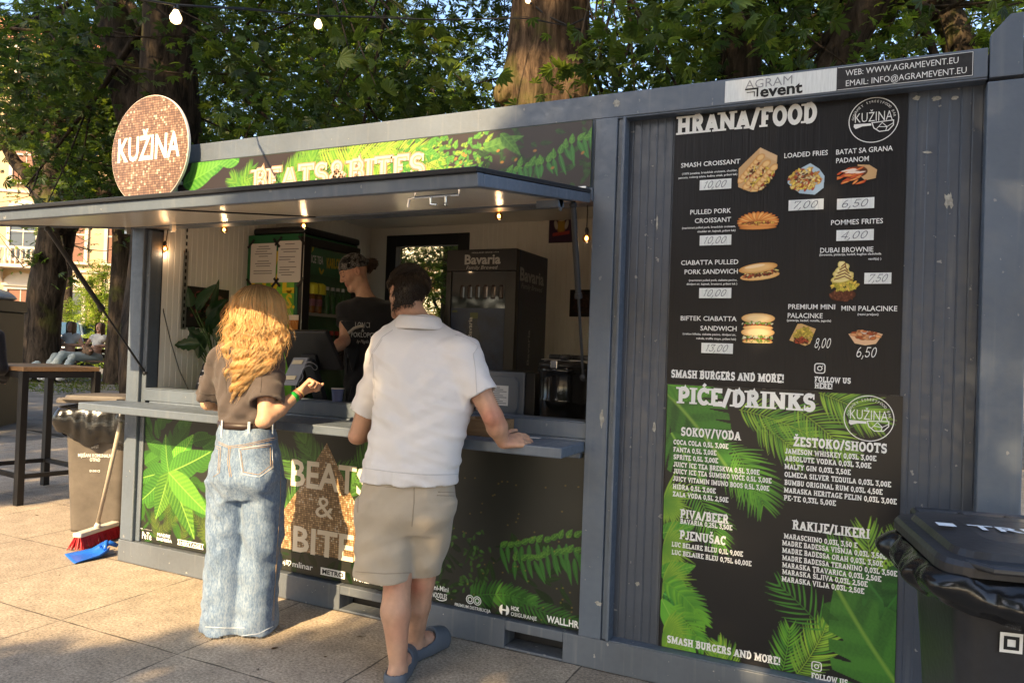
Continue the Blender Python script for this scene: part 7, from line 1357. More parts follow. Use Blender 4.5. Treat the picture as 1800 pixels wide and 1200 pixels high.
# ---------------------------------------------------------------- people
M['skin'] = mat("skin", (.5, .3, .2), .48, .35, attr="Col", var=.06, vscale=60, bump=.06, bscale=160, sss=.08)
def cloth(name, c, var=.08, vs=12, bump=.25, bs=350, rough=.85, **k): return mat(name, c, rough, .2, var=var, vscale=vs, bump=bump, bscale=bs, sheen=.15, **k)
M['hairmat'] = leaf_mat("hair_strands", (.5, .35, .15), (1.0, .9, .7), .32, .42)
M['hairdark'] = mat("dark_hair", (.03, .02, .014), .42, .5, attr="Col")
def fr(f, up=(0, 0, 1)):
    f = nrm(f); s = nrm(np.cross(f, up)); u = np.cross(s, f); return s, f, u        # side (to the person's right), forward, up
def head(F, c, f, s=1.0, up=(0, 0, 1), eyes=True):
    sd, fw, u = fr(f, up); B = np.stack([sd, fw, u], 1); p = lambda a, b, e: c+(sd*a+fw*b+u*e)*s
    F.ell(p(0, -.012, .028), np.array([.074, .096, .086])*s, B, .01); F.ell(p(0, .028, -.035), np.array([.058, .062, .078])*s, B, .03)
    for k in (-1, 1): F.cap(p(k*.052, -.005, -.055), p(k*.018, .066, -.098), .020*s, .018*s, .02); F.ell(p(k*.040, .058, -.022), np.array([.022, .022, .022])*s, B, .02)
    F.cap(p(-.012, .072, -.098), p(.012, .072, -.098), .017*s, .017*s, .02); F.cap(p(-.035, .074, .026), p(.035, .074, .026), .012*s, .012*s, .018)
    for k in (-1, 1): F.ell(p(k*.031, .092, .008), np.array([.015, .009, .009])*s, B, .012, 's')
    if eyes:
        for k in (-1, 1): F.ell(p(k*.031, .075, .007), np.array([.0125, .0125, .0125])*s, B, .003); F.cap(p(k*.019, .084, .004), p(k*.043, .078, .004), .0028*s, .0022*s, .002)
    F.cap(p(0, .084, .016), p(0, .104, -.022), .0075*s, .0105*s, .010)
    for k in (-1, 1): F.ell(p(k*.011, .096, -.027), np.array([.008, .009, .007])*s, B, .006)
    F.cap(p(-.017, .084, -.054), p(.017, .084, -.054), .0055*s, .0055*s, .006); F.cap(p(-.014, .083, -.064), p(.014, .083, -.064), .0065*s, .0065*s, .006); F.cap(p(-.018, .0905, -.0588), p(.018, .0905, -.0588), .0016*s, .0016*s, .003, 's')
    for k in (-1, 1):
        E_ = np.stack([sd, nrm(fw+u*.25), nrm(u-fw*.25)], 1); F.ell(p(k*.077, -.008, -.004), np.array([.010, .020, .031])*s, E_, .006); F.ell(p(k*.086, -.004, -.002), np.array([.006, .011, .018])*s, E_, .004, 's')
    return p
def skin_col(P, base, p=None, lips=(.42, .16, .13), stubble=None, blush=.12):
    c = np.tile(np.asarray(base, float), (len(P), 1)); n = noise3(P[:, 0]*40, P[:, 1]*40, P[:, 2]*40, 4)*.05+1+.05*noise3(P[:, 0]*150, P[:, 1]*150, P[:, 2]*110, 5); c *= n[:, None]; r_ = np.clip(noise3(P[:, 0]*17, P[:, 1]*17, P[:, 2]*14, 6), 0, 1)[:, None]*.35; c = c*(1-r_*np.array((.02, .28, .30)))
    if p is not None:
        for a in np.linspace(-.016, .016, 5):
            for e in (-.054, -.064): w_ = np.exp(-(np.linalg.norm(P-p(a, .088, e), axis=1)/.0085)**4)[:, None]*.8; c = c*(1-w_)+np.asarray(lips)*w_
        for k in (-1, 1): w_ = np.exp(-(np.linalg.norm(P-p(k*.045, .06, -.025), axis=1)/.03)**2)[:, None]*blush; c = c*(1-w_)+np.array((.55, .18, .13))*w_
        for k in (-1, 1): w_ = np.exp(-(np.linalg.norm(P-p(k*.08, -.005, 0), axis=1)/.03)**2)[:, None]*.3; c = c*(1-w_)+np.array((.60, .22, .16))*w_
        if stubble is not None:
            for a, b, e in [(k*x, y, z) for k in (-1, 1) for x, y, z in ((.01, .08, -.1), (.035, .06, -.085), (.055, .03, -.065), (.065, .008, -.04), (.01, .088, -.045), (.03, .05, -.11))]: w_ = np.exp(-(np.linalg.norm(P-p(a, b, e), axis=1)/.022)**2)[:, None]*.5; c = c*(1-w_)+np.asarray(stubble)*w_
    return c
def hand(F, W, D, N, side, s=1.0, curl=(.3, .3, .3, .3), th=(.6, .5, .35), k=.006, spread=.10):
    D = nrm(D); N = nrm(N-D*np.dot(N, D)); S = np.cross(D, N)*side; off = np.array([.031, .0105, -.0105, -.030])*s; ln = np.array([.074, .082, .077, .060])*s; tips = []
    for i in range(4):
        K_ = W+D*(.088-.005*abs(i-1.2))*s+S*off[i]; F.cap(W+S*off[i]*.55+D*.005, K_, .0145*s, .0115*s, .010)
        a = 0; q = K_; d0 = nrm(D+S*off[i]/s*spread*10*.3)
        for j, (fr_, r_) in enumerate(((.46, .0100), (.30, .0090), (.24, .0080))):
            a += curl[i]*(1.0, 1.15, .8)[j]; d = d0*math.cos(a)+N*math.sin(a); e = q+d*ln[i]*fr_; F.cap(q, e, r_*s, r_*.92*s, .0035); q = e
        tips.append(q)
    F.cap(W+S*.012*s, W+D*.06*s+N*.006*s, .016*s, .014*s, .012); b = W+D*.022*s+S*.024*s+N*.006*s; m1 = b+nrm(D*th[0]+S*th[1]+N*th[2])*.042*s; m2 = m1+nrm(D*(th[0]+.3)+S*(th[1]-.35)+N*th[2])*.032*s; e = m2+nrm(D*(th[0]+.5)+S*(th[1]-.6)+N*th[2])*.026*s
    F.cap(b, m1, .0145*s, .0115*s, .009); F.cap(m1, m2, .0108*s, .0098*s, .003); F.cap(m2, e, .0098*s, .0082*s, .003); return tips, e
def rows_loft(rows, k=1.0):
    """rows = (py, left px, right px, Y of the axis, depth radius, turn) -> loft stations"""
    st = []
    for py, l, r_, Y, ry, tn in rows: c = at((l+r_)/2, py, Y); st.append((c[2], c[0], c[1], (r_-l)/2/pxm(c)*k, ry, tn))
    return st
def folds(seed, dirs, amp):
    r = np.random.default_rng(seed); ks = [(nrm(d), 2*math.pi/wl, r.uniform(0, 6), a) for d, wl, a in dirs]
    def fn(x, y, z):
        n1 = noise3(x*7, y*7, z*7, seed); n2 = noise3(x*4, y*4, z*4, seed+1); o = 0
        for i, (d, k, ph, a) in enumerate(ks):
            s = np.sin(k*(d[0]*x+d[1]*y+d[2]*z)+ph+1.8*n1); o = o+a*np.sign(s)*np.abs(s)**1.4*np.clip(.5+.7*np.sin(2.3*i+2.0*n2*1.5), 0, 1)
        return amp*o
    return fn
def strands(name, paths, rad, cols, m, parent, n=4, taper=True):
    """many hairs as one mesh; paths (N,K,3), cols (N,K,3)"""
    N, K_, _ = paths.shape; tg = np.gradient(paths, axis=1); tg /= np.linalg.norm(tg, axis=2)[..., None]+1e-9
    u = np.cross(tg, np.array([.31, .2, .93])); u /= np.linalg.norm(u, axis=2)[..., None]+1e-9; v = np.cross(tg, u); a = np.arange(n)*2*math.pi/n
    pr = np.interp(np.linspace(0, 1, K_), [0, .1, .7, 1], [.7, 1, .9, .15]) if taper else np.ones(K_); rr = np.asarray(rad).reshape(-1, 1)*pr
    ring = paths[:, :, None, :]+rr[:, :, None, None]*(u[:, :, None, :]*np.cos(a)[None, None, :, None]+v[:, :, None, :]*np.sin(a)[None, None, :, None])
    idx = np.arange(N*K_*n).reshape(N, K_, n); q = np.stack([idx[:, :-1, :], np.roll(idx[:, :-1, :], -1, 2), np.roll(idx[:, 1:, :], -1, 2), idx[:, 1:, :]], -1).reshape(-1, 4)
    return npmesh(name, ring.reshape(-1, 3), q, m, parent, col=np.repeat(cols.reshape(-1, 3), n, 0))
def cast(bv, px, py, off=.002):
    d = nrm(FW*FPX+RT*(px-900)-UP*(py-600)); h = bv.ray_cast(Vector(CAM), Vector(d))
    if h[0] is None: return None
    return np.array(h[0])-d*off
def draped(bv, b, pts, r, off=.002, n=5, step=4):
    P = []
    for (x0, y0), (x1, y1) in zip(pts[:-1], pts[1:]):
        m = max(2, int(math.hypot(x1-x0, y1-y0)/step))
        for i in range(m): q = cast(bv, x0+(x1-x0)*i/m, y0+(y1-y0)*i/m, off); P += [q] if q is not None else []
    q = cast(bv, *pts[-1], off); P += [q] if q is not None else []
    if len(P) > 2: b.tube(P, r, n)
def patch(bv, name, quad, m, parent, off=.003, n=10):
    """a sewn-on patch: a pixel quad laid on the garment"""
    q = np.array(quad, float); P = []; ok = True
    for i in range(n+1):
        for j in range(n+1):
            u, v = i/n, j/n; p = (q[0]*(1-u)+q[1]*u)*(1-v)+(q[3]*(1-u)+q[2]*u)*v; h = cast(bv, p[0], p[1], off)
            if h is None: h = P[-1] if P else None
            P.append(h)
    P = [p if p is not None else P[-1] for p in P]; Q = np.array([(i*(n+1)+j, i*(n+1)+j+1, (i+1)*(n+1)+j+1, (i+1)*(n+1)+j) for i in range(n) for j in range(n)]); return npmesh(name, np.array(P), Q, m, parent)
def scaled(st, k, dz=0): return [(z+dz, a, b_, rx*k, ry*k, t_) for z, a, b_, rx, ry, t_ in st]

# ============ the man in the white polo shirt
SK = (.50, .285, .185)
mt = math.radians(24); foot = gz(700, 1197)
man = thing("person", "man in white polo shirt and beige shorts leaning on the counter, seen from behind", "person", (foot[0], foot[1], 0))
rows = [(554, 702, 766, -.31, .062, mt), (564, 692, 774, -.315, .076, mt), (578, 672, 800, -.33, .095, mt), (592, 657, 835, -.35, .118, mt), (620, 653, 842, -.38, .132, mt), (660, 655, 840, -.405, .142, mt), (700, 657, 834, -.425, .142, mt), (750, 653, 822, -.45, .140, mt), (790, 645, 812, -.465, .146, mt), (815, 641, 808, -.47, .150, mt)]
ST = rows_loft(rows); hem = rows_loft([(812, 641, 807, -.47, .152, mt), (826, 638, 807, -.475, .155, mt), (845, 636, 806, -.475, .155, mt)])
shl = at(676, 628, -.38); shr = at(811, 624, -.37); ell_ = at(629, 765, -.40); elr = at(867, 733, -.38); wrr = at(884, 777, -.315); wrl = at(700, 745, -.06)
hl = shl+(ell_-shl)*.72; hr = shr+(elr-shr)*.66
def sl_axis(a, b_): return nrm(b_-a)
F = Field((1.95, -.75, .75), (2.95, -.1, 1.62), .0065)
F.loft(ST, 0, 'u', 2.3); F.loft(hem, .012, 'u', 2.3)
F.ell(shl, (.074, .075, .070), None, .06); F.ell(shr, (.074, .075, .070), None, .06)
F.cone(shl, hl, .068, .074, .045); F.cone(shr, hr, .068, .074, .045)
F.warp(folds(3, [((.5, .2, .8), .10, .9), ((-.6, .1, .75), .085, .8), ((.2, .1, 1), .06, .45), ((.9, 0, .3), .12, .8), ((.3, .1, .9), .038, .35)], .0038))
zl, zh = hem[0][0], hem[-1][0]
def low_folds(x, y, z):
    m = np.exp(-((z-1.0)/.12)**2); return -.0062*m*np.sin(44*z+16*x+2.8*noise3(x*6, y*6, z*6, 8))*np.clip(.4+noise3(x*5, y*5, z*5, 9), 0, 1)
F.warp(low_folds)
F.warp(lambda x, y, z: .0016*np.sin(np.arctan2(y+.475, x-ST[0][1])*150)*(z < hem[1][0]+.012)*(np.abs(x-ST[0][1]) < .26))
for a, e in ((shl, hl), (shr, hr)): F.cone(e-nrm(e-a)*.010, e+nrm(e-a)*.03, .060, .060, 0, 's')
P, Q = F.mesh(2)
M['polo'] = cloth("white_polo_knit", (.74, .70, .68), .03, 8, .3, 420)
shirt = npmesh("polo_shirt", P, Q, M['polo'], man); bv = bvh_of(P, Q)
b = MB(); b.smooth = True
for pts in ([(649, 640), (655, 618), (672, 592), (690, 580)], [(840, 610), (832, 622), (836, 650), (838, 690)], [(672, 596), (655, 622), (657, 660), (660, 700)], [(800, 588), (822, 594), (838, 606)]): draped(bv, b, pts, .0016, .001)
b.build("seams", cloth("seam_thread", (.55, .52, .51)), shirt, fixn=False)  # seam lines in a thread somewhat darker than the knit
b = MB(); b.smooth = True; draped(bv, b, [(642, 822), (690, 829), (750, 834), (805, 833)], .0022, .001); b.build("hem_stitch", cloth("hem_thread", (.60, .57, .56)), shirt, fixn=False)
# collar
nk = at(737, 570, -.345); cs, cf, cu = fr(V(-math.sin(mt), math.cos(mt), 0), V(-.1, .25, 1)); b = MB(); b.smooth = True; n = 40
prof = [(.074, .000), (.072, .046), (.078, .056), (.090, .049), (.110, .000), (.108, -.005), (.092, .012), (.082, .015)]; vs = []
for r_, h in prof:
    for j in range(n):
        a = 2*math.pi*j/n; fwd = max(0, math.sin(a)); vs.append(nk+cs*math.cos(a)*r_*1.06+cf*math.sin(a)*r_*1.0+cu*(h-.018-.022*fwd*(r_ > .08)))
kq = len(prof); b.add(vs, [(i*n+j, i*n+(j+1) % n, ((i+1) % kq)*n+(j+1) % n, ((i+1) % kq)*n+j) for i in range(kq) for j in range(n)]); b.build("collar", M['polo'], man, fixn=False)
# shorts
lk, rk = at(672, 1000, -.54), at(742, 1010, -.40); HP = rows_loft([(828, 646, 797, -.475, .132, mt), (848, 640, 799, -.477, .138, mt), (868, 634, 800, -.48, .145, mt), (900, 630, 800, -.485, .150, mt), (930, 648, 772, -.49, .115, mt)])
F = Field((2.0, -.80, .42), (2.85, -.15, .98), .0065); F.loft(HP, 0, 'u', 2.4)
LL_ = rows_loft([(880, 628, 738, -.50, .125, mt), (930, 626, 730, -.53, .120, mt), (980, 624, 726, -.545, .112, mt), (1014, 622, 724, -.55, .108, mt)]); RL_ = rows_loft([(880, 700, 800, -.45, .125, mt), (930, 702, 795, -.42, .115, mt), (980, 704, 782, -.40, .106, mt), (1020, 704, 766, -.385, .10, mt)])
F.loft(LL_, .045, 'u', 2.3); F.loft(RL_, .022, 'u', 2.3); F.warp(folds(9, [((.7, .1, .7), .13, .9), ((-.5, .2, .8), .10, .8), ((1, 0, .1), .09, .6)], .0045))
P, Q = F.mesh(2); M['shorts'] = cloth("beige_jersey", (.44, .365, .275), .05, 9, .25, 500); shorts = npmesh("shorts", P, Q, M['shorts'], man); bv = bvh_of(P, Q)
b = MB(); b.smooth = True
for pts in ([(646, 846), (680, 851), (708, 853)], [(646, 850), (680, 855), (706, 857)], [(770, 864), (800, 865)], [(768, 870), (799, 871)], [(728, 850), (728, 880), (724, 925)], [(624, 1004), (675, 1008), (722, 1006)], [(638, 840), (630, 870), (629, 900)]): draped(bv, b, pts, .0018, .0008)
b.build("pocket_seams", cloth("beige_seam", (.30, .245, .18)), shorts, fixn=False)
# body: legs, arms, neck, head
hc = at(716, 514, -.285); fd = nrm(V(-.80, .55, -.28))
F = Field((1.98, -.78, -.0), (2.98, .12, 1.80), .011, [(0, hc[0]-.13, hc[0]+.13, .0045), (1, hc[1]-.13, hc[1]+.13, .0055), (2, hc[2]-.14, hc[2]+.14, .0045), (0, wrr[0]-.06, wrr[0]+.16, .0035), (1, wrr[1]-.05, wrr[1]+.16, .0035), (2, wrr[2]-.05, wrr[2]+.08, .0035)])
hp_ = head(F, hc, fd, .98, V(.05, .25, 1)); F.chain([hc+V(.012, -.02, -.03), at(729, 560, -.285), at(736, 590, -.325)], [.055, .056, .062], .02)
F.loft(scaled(ST[:-1], .86), .03); F.loft(scaled(hem, .86), .02); F.loft(scaled(HP, .85), .02)
F.chain([shl, (shl+ell_)/2, ell_], [.056, .050, .041], .02); F.chain([ell_, ell_*.55+wrl*.45, wrl], [.041, .043, .029], .012); F.chain([shr, (shr+elr)/2, elr], [.056, .052, .042], .02); F.chain([elr, elr*.6+wrr*.4, wrr], [.043, .044, .027], .014)
F.ell(elr+V(.0, -.030, -.002), (.022, .02, .022), None, .02); F.ell(ell_+V(0, -.026, -.008), (.022, .02, .022), None, .02)
hand(F, wrr, V(.62, .72, .10), V(-.42, .42, -.80), 1, 1.04, (.30, .34, .40, .48), (.5, .8, .15), .006, .5); hand(F, wrl, V(-.4, .9, -.05), V(0, 0, -1), -1, 1.0)
la, ra = at(700, 1176, -.56), at(730, 1128, -.31)
lkn = at(699, 1010, -.53); rkn = at(742, 1020, -.40)
F.chain([at(690, 890, -.5), lkn, lkn*.62+la*.38+V(0, -.016, 0), la], [.088, .058, .061, .034], .02); F.chain([at(757, 890, -.44), rkn, rkn*.62+ra*.38+V(0, -.014, 0), ra], [.085, .055, .056, .034], .015)
for a_, yaw in ((la, .35), (ra, -.15)):
    hz = V(a_[0], a_[1]-.015, .045); tz = V(a_[0]-math.sin(yaw)*.17, a_[1]+math.cos(yaw)*.19, .04); F.chain([a_, hz], [.036, .036], .02); F.chain([hz, (hz+tz)/2+V(0, 0, .015), tz], [.034, .038, .028], .02)
P, Q = F.mesh(1); body = npmesh("body", P, Q, M['skin'], man, col=np.clip(skin_col(P, SK, hp_, (.40, .17, .14), (.16, .09, .06))*(1-sum(np.exp(-(np.linalg.norm(P-q, axis=1)/.045)**2) for q in (lkn+V(0, -.05, -.01), rkn+V(0, -.05, -.01), elr+V(0, -.04, 0)))[:, None]*np.array((.02, .30, .30))), .01, 1))
M['clog'] = mat("grey_clog_foam", (.10, .115, .14), .55, .35, bump=.1, bscale=80)
for a_, yaw in ((la, .35), (ra, -.15)):
    F = Field((a_[0]-.25, a_[1]-.16, -.01), (a_[0]+.2, a_[1]+.36, .16), .006); fx, fy_ = -math.sin(yaw), math.cos(yaw); hz = V(a_[0], a_[1]-.02, .035); tz = hz+V(fx, fy_, 0)*.19
    F.chain([hz, (hz+tz)/2, tz], [.050, .050, .054], .02); F.cap(hz+V(fx, fy_, 0)*.13+V(0, 0, .03), tz+V(0, 0, .02), .052, .046, .02); F.d = np.maximum(F.d, (.004-F.Z)); F.cap(hz+V(0, 0, .035), hz+V(fx, fy_, 0)*.09+V(0, 0, .05), .040, .044, .004, 's'); P, Q = F.mesh(2); npmesh("clog", P, Q, M['clog'], man)
# his hair: short, combed, lighter at the nape
sd, fw, uu = fr(fd, V(.05, .25, 1)); rg = np.random.default_rng(4); N = 11000; d = rg.normal(size=(N, 3)); d /= np.linalg.norm(d, axis=1)[:, None]; s_, f_, u_ = d[:, 0], d[:, 1], d[:, 2]
keep = (u_ > -.62-.4*(f_ < -.3)) & ~((f_ > .30) & (u_ < .50)) & ~((f_ > -.05) & (np.abs(s_) > .55) & (u_ < .02)); d = d[keep]; s_, f_, u_ = d.T
root = hp_(0, -.012, .028)+(sd*(d[:, :1]*.076)+fw*(d[:, 1:2]*.098)+uu*(d[:, 2:]*.089))*.98; nn = nrm(1)*0+(sd*d[:, :1]/.076+fw*d[:, 1:2]/.098+uu*d[:, 2:]/.089); nn /= np.linalg.norm(nn, axis=1)[:, None]
ln = np.interp(u_, [-1, -.3, .1, .5, 1], [.008, .020, .032, .050, .056])*rg.uniform(.75, 1.2, len(d)); cdir = fw*.35-sd*.25-uu*.1; flow = np.where(u_[:, None] > .35, cdir*1.0+rg.normal(size=(len(d), 3))*.16, -uu*.9-fw*.35+rg.normal(size=(len(d), 3))*.12); flow -= nn*np.sum(flow*nn, 1)[:, None]; flow /= np.linalg.norm(flow, axis=1)[:, None]+1e-9
K_ = 6; t_ = np.linspace(0, 1, K_)[None, :, None]; lift = np.interp(u_, [-.6, 0, .4, 1], [.003, .007, .015, .024])[:, None, None]; pth = root[:, None, :]+flow[:, None, :]*ln[:, None, None]*t_+nn[:, None, :]*lift*np.sin(t_*2.2)-uu*ln[:, None, None]*.35*t_**2*(u_[:, None, None] > .2)
cb = np.array((.030, .019, .012))*rg.uniform(.6, 1.7, (len(d), 1)); hair = strands("hair", pth, rg.uniform(.0011, .0018, len(d)), np.repeat(cb[:, None, :], K_, 1), M['hairdark'], man, 3)
F = Field(hc-.16, hc+.16, .006); Bm = np.stack([sd, fw, uu], 1); F.ell(hp_(0, -.016, .032), np.array([.0795, .105, .098])*.98, Bm); F.cut(hp_(0, .055, .045), nrm(fw*.9-uu*.75)); F.cut(hp_(0, -.06, -.082), nrm(-uu+fw*.35))
for k in (-1, 1): F.ell(hp_(k*.085, .022, -.022), np.array([.022, .034, .034]), Bm, .02, 's')
F.cap(hc+V(.012, -.026, -.02), hc+V(.012, -.020, -.085), .060, .0585, .012); F.cut(hp_(0, 0, -.092), -uu-fw*.1); F.cut(hp_(0, -.035, 0), nrm(fw+uu*-.9)) if 0 else None
P, Q = F.mesh(2); npmesh("scalp_hair", P, Q, M['hairdark'], man, col=np.tile([[.020, .013, .008]], (len(P), 1)))
g = P[rg.choice(len(P), 5200)]; g = g[(g-hc)@uu < .045]; o_ = g-hc-np.outer((g-hc)@uu, uu)+fw*.02; o_ /= np.linalg.norm(o_, axis=1)[:, None]; L_ = rg.uniform(.008, .02, (len(g), 1, 1)); t_ = np.linspace(0, 1, 4)[None, :, None]
pth = g[:, None, :]-o_[:, None, :]*.001+(-uu+rg.normal(size=(len(g), 3))*.22)[:, None, :]*L_*t_+o_[:, None, :]*.0035*np.sin(t_*2.6); strands("side_hair", pth, rg.uniform(.0009, .0014, len(g)), np.repeat((np.array((.030, .019, .012))*rg.uniform(.6, 1.7, (len(g), 1)))[:, None, :], 4, 1), M['hairdark'], man, 3)
b = MB(); [b.tube([hp_(k*.033+.022*math.cos(t), .100-.010*abs(k*.033+.022*math.cos(t))/.05, .008+.017*math.sin(t)) for t in np.linspace(0, 6.283, 19)], .0019, 6) for k in (-1, 1)]; [b.tube([hp_(k*.056, .094, .012), hp_(k*.076, .05, .012), hp_(k*.080, -.005, .008)], .0019, 6) for k in (-1, 1)]; b.tube([hp_(-.012, .104, .010), hp_(.012, .104, .010)], .0018, 6); b.build("glasses", mat("thin_gold_frame", (.40, .24, .10), .3, .5, .8), man)
b = MB(); b.smooth = True; [b.tube([hp_(k*.018, .090, .028), hp_(k*.034, .087, .034), hp_(k*.050, .074, .028)], .0036, 6) for k in (-1, 1)]; b.build("eyebrow", M['ink'], man)

# ============ the woman in dark T-shirt and pale jeans
SKW = (.56, .335, .215); wt = math.radians(8); wf = at(425, 1110, -.45)
wom = thing("person", "woman with long wavy blonde hair, dark T-shirt and wide pale jeans, seen from behind", "person", (wf[0], -.45, 0))
rows = [(586, 424, 486, -.42, .060, wt), (598, 402, 492, -.43, .085, wt), (612, 386, 490, -.435, .105, wt), (640, 382, 484, -.44, .118, wt), (670, 382, 480, -.445, .118, wt), (705, 383, 474, -.455, .112, wt), (735, 385, 478, -.46, .112, wt), (752, 386, 480, -.46, .108, wt)]
ST = rows_loft(rows); shl = at(393, 632, -.455); shr = at(474, 634, -.41); ell_ = at(366, 708, -.42); elr = at(466, 738, -.54); wrr = at(528, 689, -.335); wrl = at(400, 712, -.12)
hl = shl+(ell_-shl)*.86; hr = shr+(elr-shr)*.74
F = Field((1.05, -.85, .92), (1.95, -.08, 1.56), .0065); F.loft(ST, 0, 'u', 2.2); F.ell(shl, (.068, .07, .065), None, .05); F.ell(shr, (.068, .07, .065), None, .05)
F.cone(shl, hl, .066, .082, .04); F.cone(shr, hr, .066, .084, .04)
F.warp(folds(13, [((.6, .1, .8), .09, 1.0), ((-.7, .2, .6), .075, .9), ((.1, .1, 1), .055, .6), ((.9, .3, -.3), .11, .9)], .0058)); F.warp(lambda x, y, z: -.007*np.exp(-((z-1.045)/.05)**2)*np.sin(60*z+18*x+2*noise3(x*8, y*8, z*8, 3)))
for a, e, r0 in ((shl, hl, .075), (shr, hr, .077)): F.cone(e-nrm(e-a)*.012, e+nrm(e-a)*.03, r0-.009, r0-.009, 0, 's')
P, Q = F.mesh(2); M['tee'] = cloth("faded_black_cotton", (.082, .066, .062), .12, 14, .3, 400); tee = npmesh("t_shirt", P, Q, M['tee'], wom); bv = bvh_of(P, Q)
b = MB(); b.smooth = True; [draped(bv, b, pts, .0016, .0008) for pts in ([(476, 606), (462, 640), (458, 690)], [(386, 612), (396, 640), (398, 690)], [(455, 722), (480, 718), (496, 706)], [(348, 690), (365, 694), (380, 692)])]; b.build("seams", cloth("dark_seam", (.05, .042, .04)), tee, fixn=False)
# jeans
JH = rows_loft([(744, 386, 481, -.462, .112, wt), (760, 383, 484, -.468, .118, wt), (800, 375, 492, -.475, .135, wt), (840, 370, 498, -.48, .142, wt), (872, 385, 484, -.475, .11, wt)])
LL_ = rows_loft([(845, 370, 440, -.49, .115, wt), (900, 368, 438, -.495, .106, wt), (960, 364, 436, -.50, .104, wt), (1030, 361, 436, -.50, .106, wt), (1104, 356, 434, -.50, .115, wt)]); RL_ = rows_loft([(845, 430, 497, -.44, .115, wt), (900, 430, 496, -.435, .106, wt), (960, 430, 492, -.43, .104, wt), (1030, 424, 487, -.43, .106, wt), (1096, 418, 485, -.43, .114, wt)])
dz = lambda st: [(.012 if i == 0 else z,)+tuple(r_) for i, (z, *r_) in enumerate(sorted(st))]
F = Field((1.05, -.78, -.01), (1.95, -.15, 1.08), .0068); F.loft(JH, 0, 'u', 2.2); F.loft(dz(LL_), .035, 'u', 2.2); F.loft(dz(RL_), .016, 'u', 2.2)
F.cap(at(412, 838, -.55), at(412, 842, -.55), .05, .05, .06); F.cap(at(460, 838, -.53), at(460, 842, -.53), .05, .05, .06)
F.warp(folds(17, [((.5, .2, .85), .12, .9), ((-.6, .2, .75), .10, .9), ((1, .2, .15), .10, 1.0), ((.15, 0, 1), .085, .3), ((.6, .1, .7), .05, .6)], .0036))
F.warp(lambda x, y, z: -.006*np.exp(-((z-.755)/.035)**2)*(y < -.45)*np.cos((x-1.45)*9)-.006*np.exp(-((z-.40)/.18)**2)*np.sin(30*z+22*x+2*noise3(x*5, y*5, z*5, 6)))
for st in (LL_, RL_): s0 = sorted(st)[0]; F.loft([(-.03, s0[1], s0[2], s0[3]*.9, s0[4]*.9, wt), (.03, s0[1], s0[2], s0[3]*.9, s0[4]*.9, wt)], 0, 's')
P, Q = F.mesh(2)
jm = cloth("washed_denim", (.30, .37, .45), 0, 9, .4, 500); n, L, bs = nodes(jm); tc = n.new("ShaderNodeTexCoord")
def nz(sc, st, det=5):
    mp = n.new("ShaderNodeMapping"); mp.inputs["Scale"].default_value = st; L(tc.outputs["Object"], mp.inputs[0]); q = n.new("ShaderNodeTexNoise"); q.inputs["Scale"].default_value = sc; q.inputs["Detail"].default_value = det; q.inputs["Roughness"].default_value = .7; L(mp.outputs[0], q.inputs[0]); return q.outputs[0]
def mm(op, a, c):
    q = n.new("ShaderNodeMath"); q.operation = op
    for i, v in enumerate((a, c)):
        if isinstance(v, (int, float)): q.inputs[i].default_value = v
        else: L(v, q.inputs[i])
    return q.outputs[0]
vsum = mm('ADD', mm('MULTIPLY', nz(4, (1, 1, .4)), .34), mm('ADD', mm('MULTIPLY', nz(60, (1, 1, .10)), .42), mm('MULTIPLY', nz(150, (1, 1, .4), 2), .5)))
rp = n.new("ShaderNodeValToRGB"); e = rp.color_ramp.elements; e[0].position = .44; e[0].color = (.065, .105, .185, 1); e[1].position = .86; e[1].color = (.35, .41, .475, 1); q = e.new(.62); q.color = (.155, .22, .32, 1); L(vsum, rp.inputs[0]); L(rp.outputs[0], bs.inputs["Base Color"])
jeans = npmesh("jeans", P, Q, jm, wom); bv = bvh_of(P, Q); M['thread'] = cloth("tan_thread", (.42, .28, .15)); M['denimd'] = cloth("denim_edge", (.46, .51, .57), .2, 60)
b = MB(); b.smooth = True
for pts in ([(384, 776), (402, 784), (430, 781), (487, 768)], [(384, 779), (402, 787), (430, 784), (487, 771)], [(402, 785), (400, 812), (404, 838)], [(405, 785), (403, 812), (407, 838)], [(421, 787), (478, 780), (480, 800), (478, 822), (456, 838), (426, 833), (420, 790)], [(424, 790), (475, 784), (476, 818), (455, 834), (428, 829), (423, 792)], [(374, 782), (388, 786), (386, 830), (374, 838)], [(375, 786), (385, 789), (383, 828)], [(494, 800), (493, 880), (486, 980), (482, 1060), (481, 1090)], [(490, 960), (484, 1020), (478, 1090)]): draped(bv, b, pts, .0013, .0012, 4)
b.build("stitching", M['thread'], jeans, fixn=False)
b = MB(); b.smooth = True; [draped(bv, b, pts, .0022, .0008, 5) for pts in ([(421, 788), (478, 781), (480, 822), (456, 838), (426, 833), (420, 789)], [(361, 1101), (395, 1103), (430, 1103)], [(424, 1117), (455, 1113), (480, 1100)])]; b.build("pocket_edge", M['denimd'], jeans, fixn=False)
jb = sorted(JH)[-1]; b = MB(); b.smooth = True; n_ = 48
def ring(z, k): return [V(jb[1], jb[2], 0)+V(math.cos(a)*math.cos(wt)*jb[3]*k-math.sin(a)*math.sin(wt)*jb[4]*k, math.cos(a)*math.sin(wt)*jb[3]*k+math.sin(a)*math.cos(wt)*jb[4]*k, z) for a in np.linspace(0, 2*math.pi, n_, endpoint=False)]
def band(bb, z0, z1, k0, k1, th=.05): vs = ring(z0, k0)+ring(z1, k1)+ring(z1, k1-th)+ring(z0, k0-th); bb.add(vs, [(i*n_+j, i*n_+(j+1) % n_, ((i+1) % 4)*n_+(j+1) % n_, ((i+1) % 4)*n_+j) for i in range(4) for j in range(n_)])
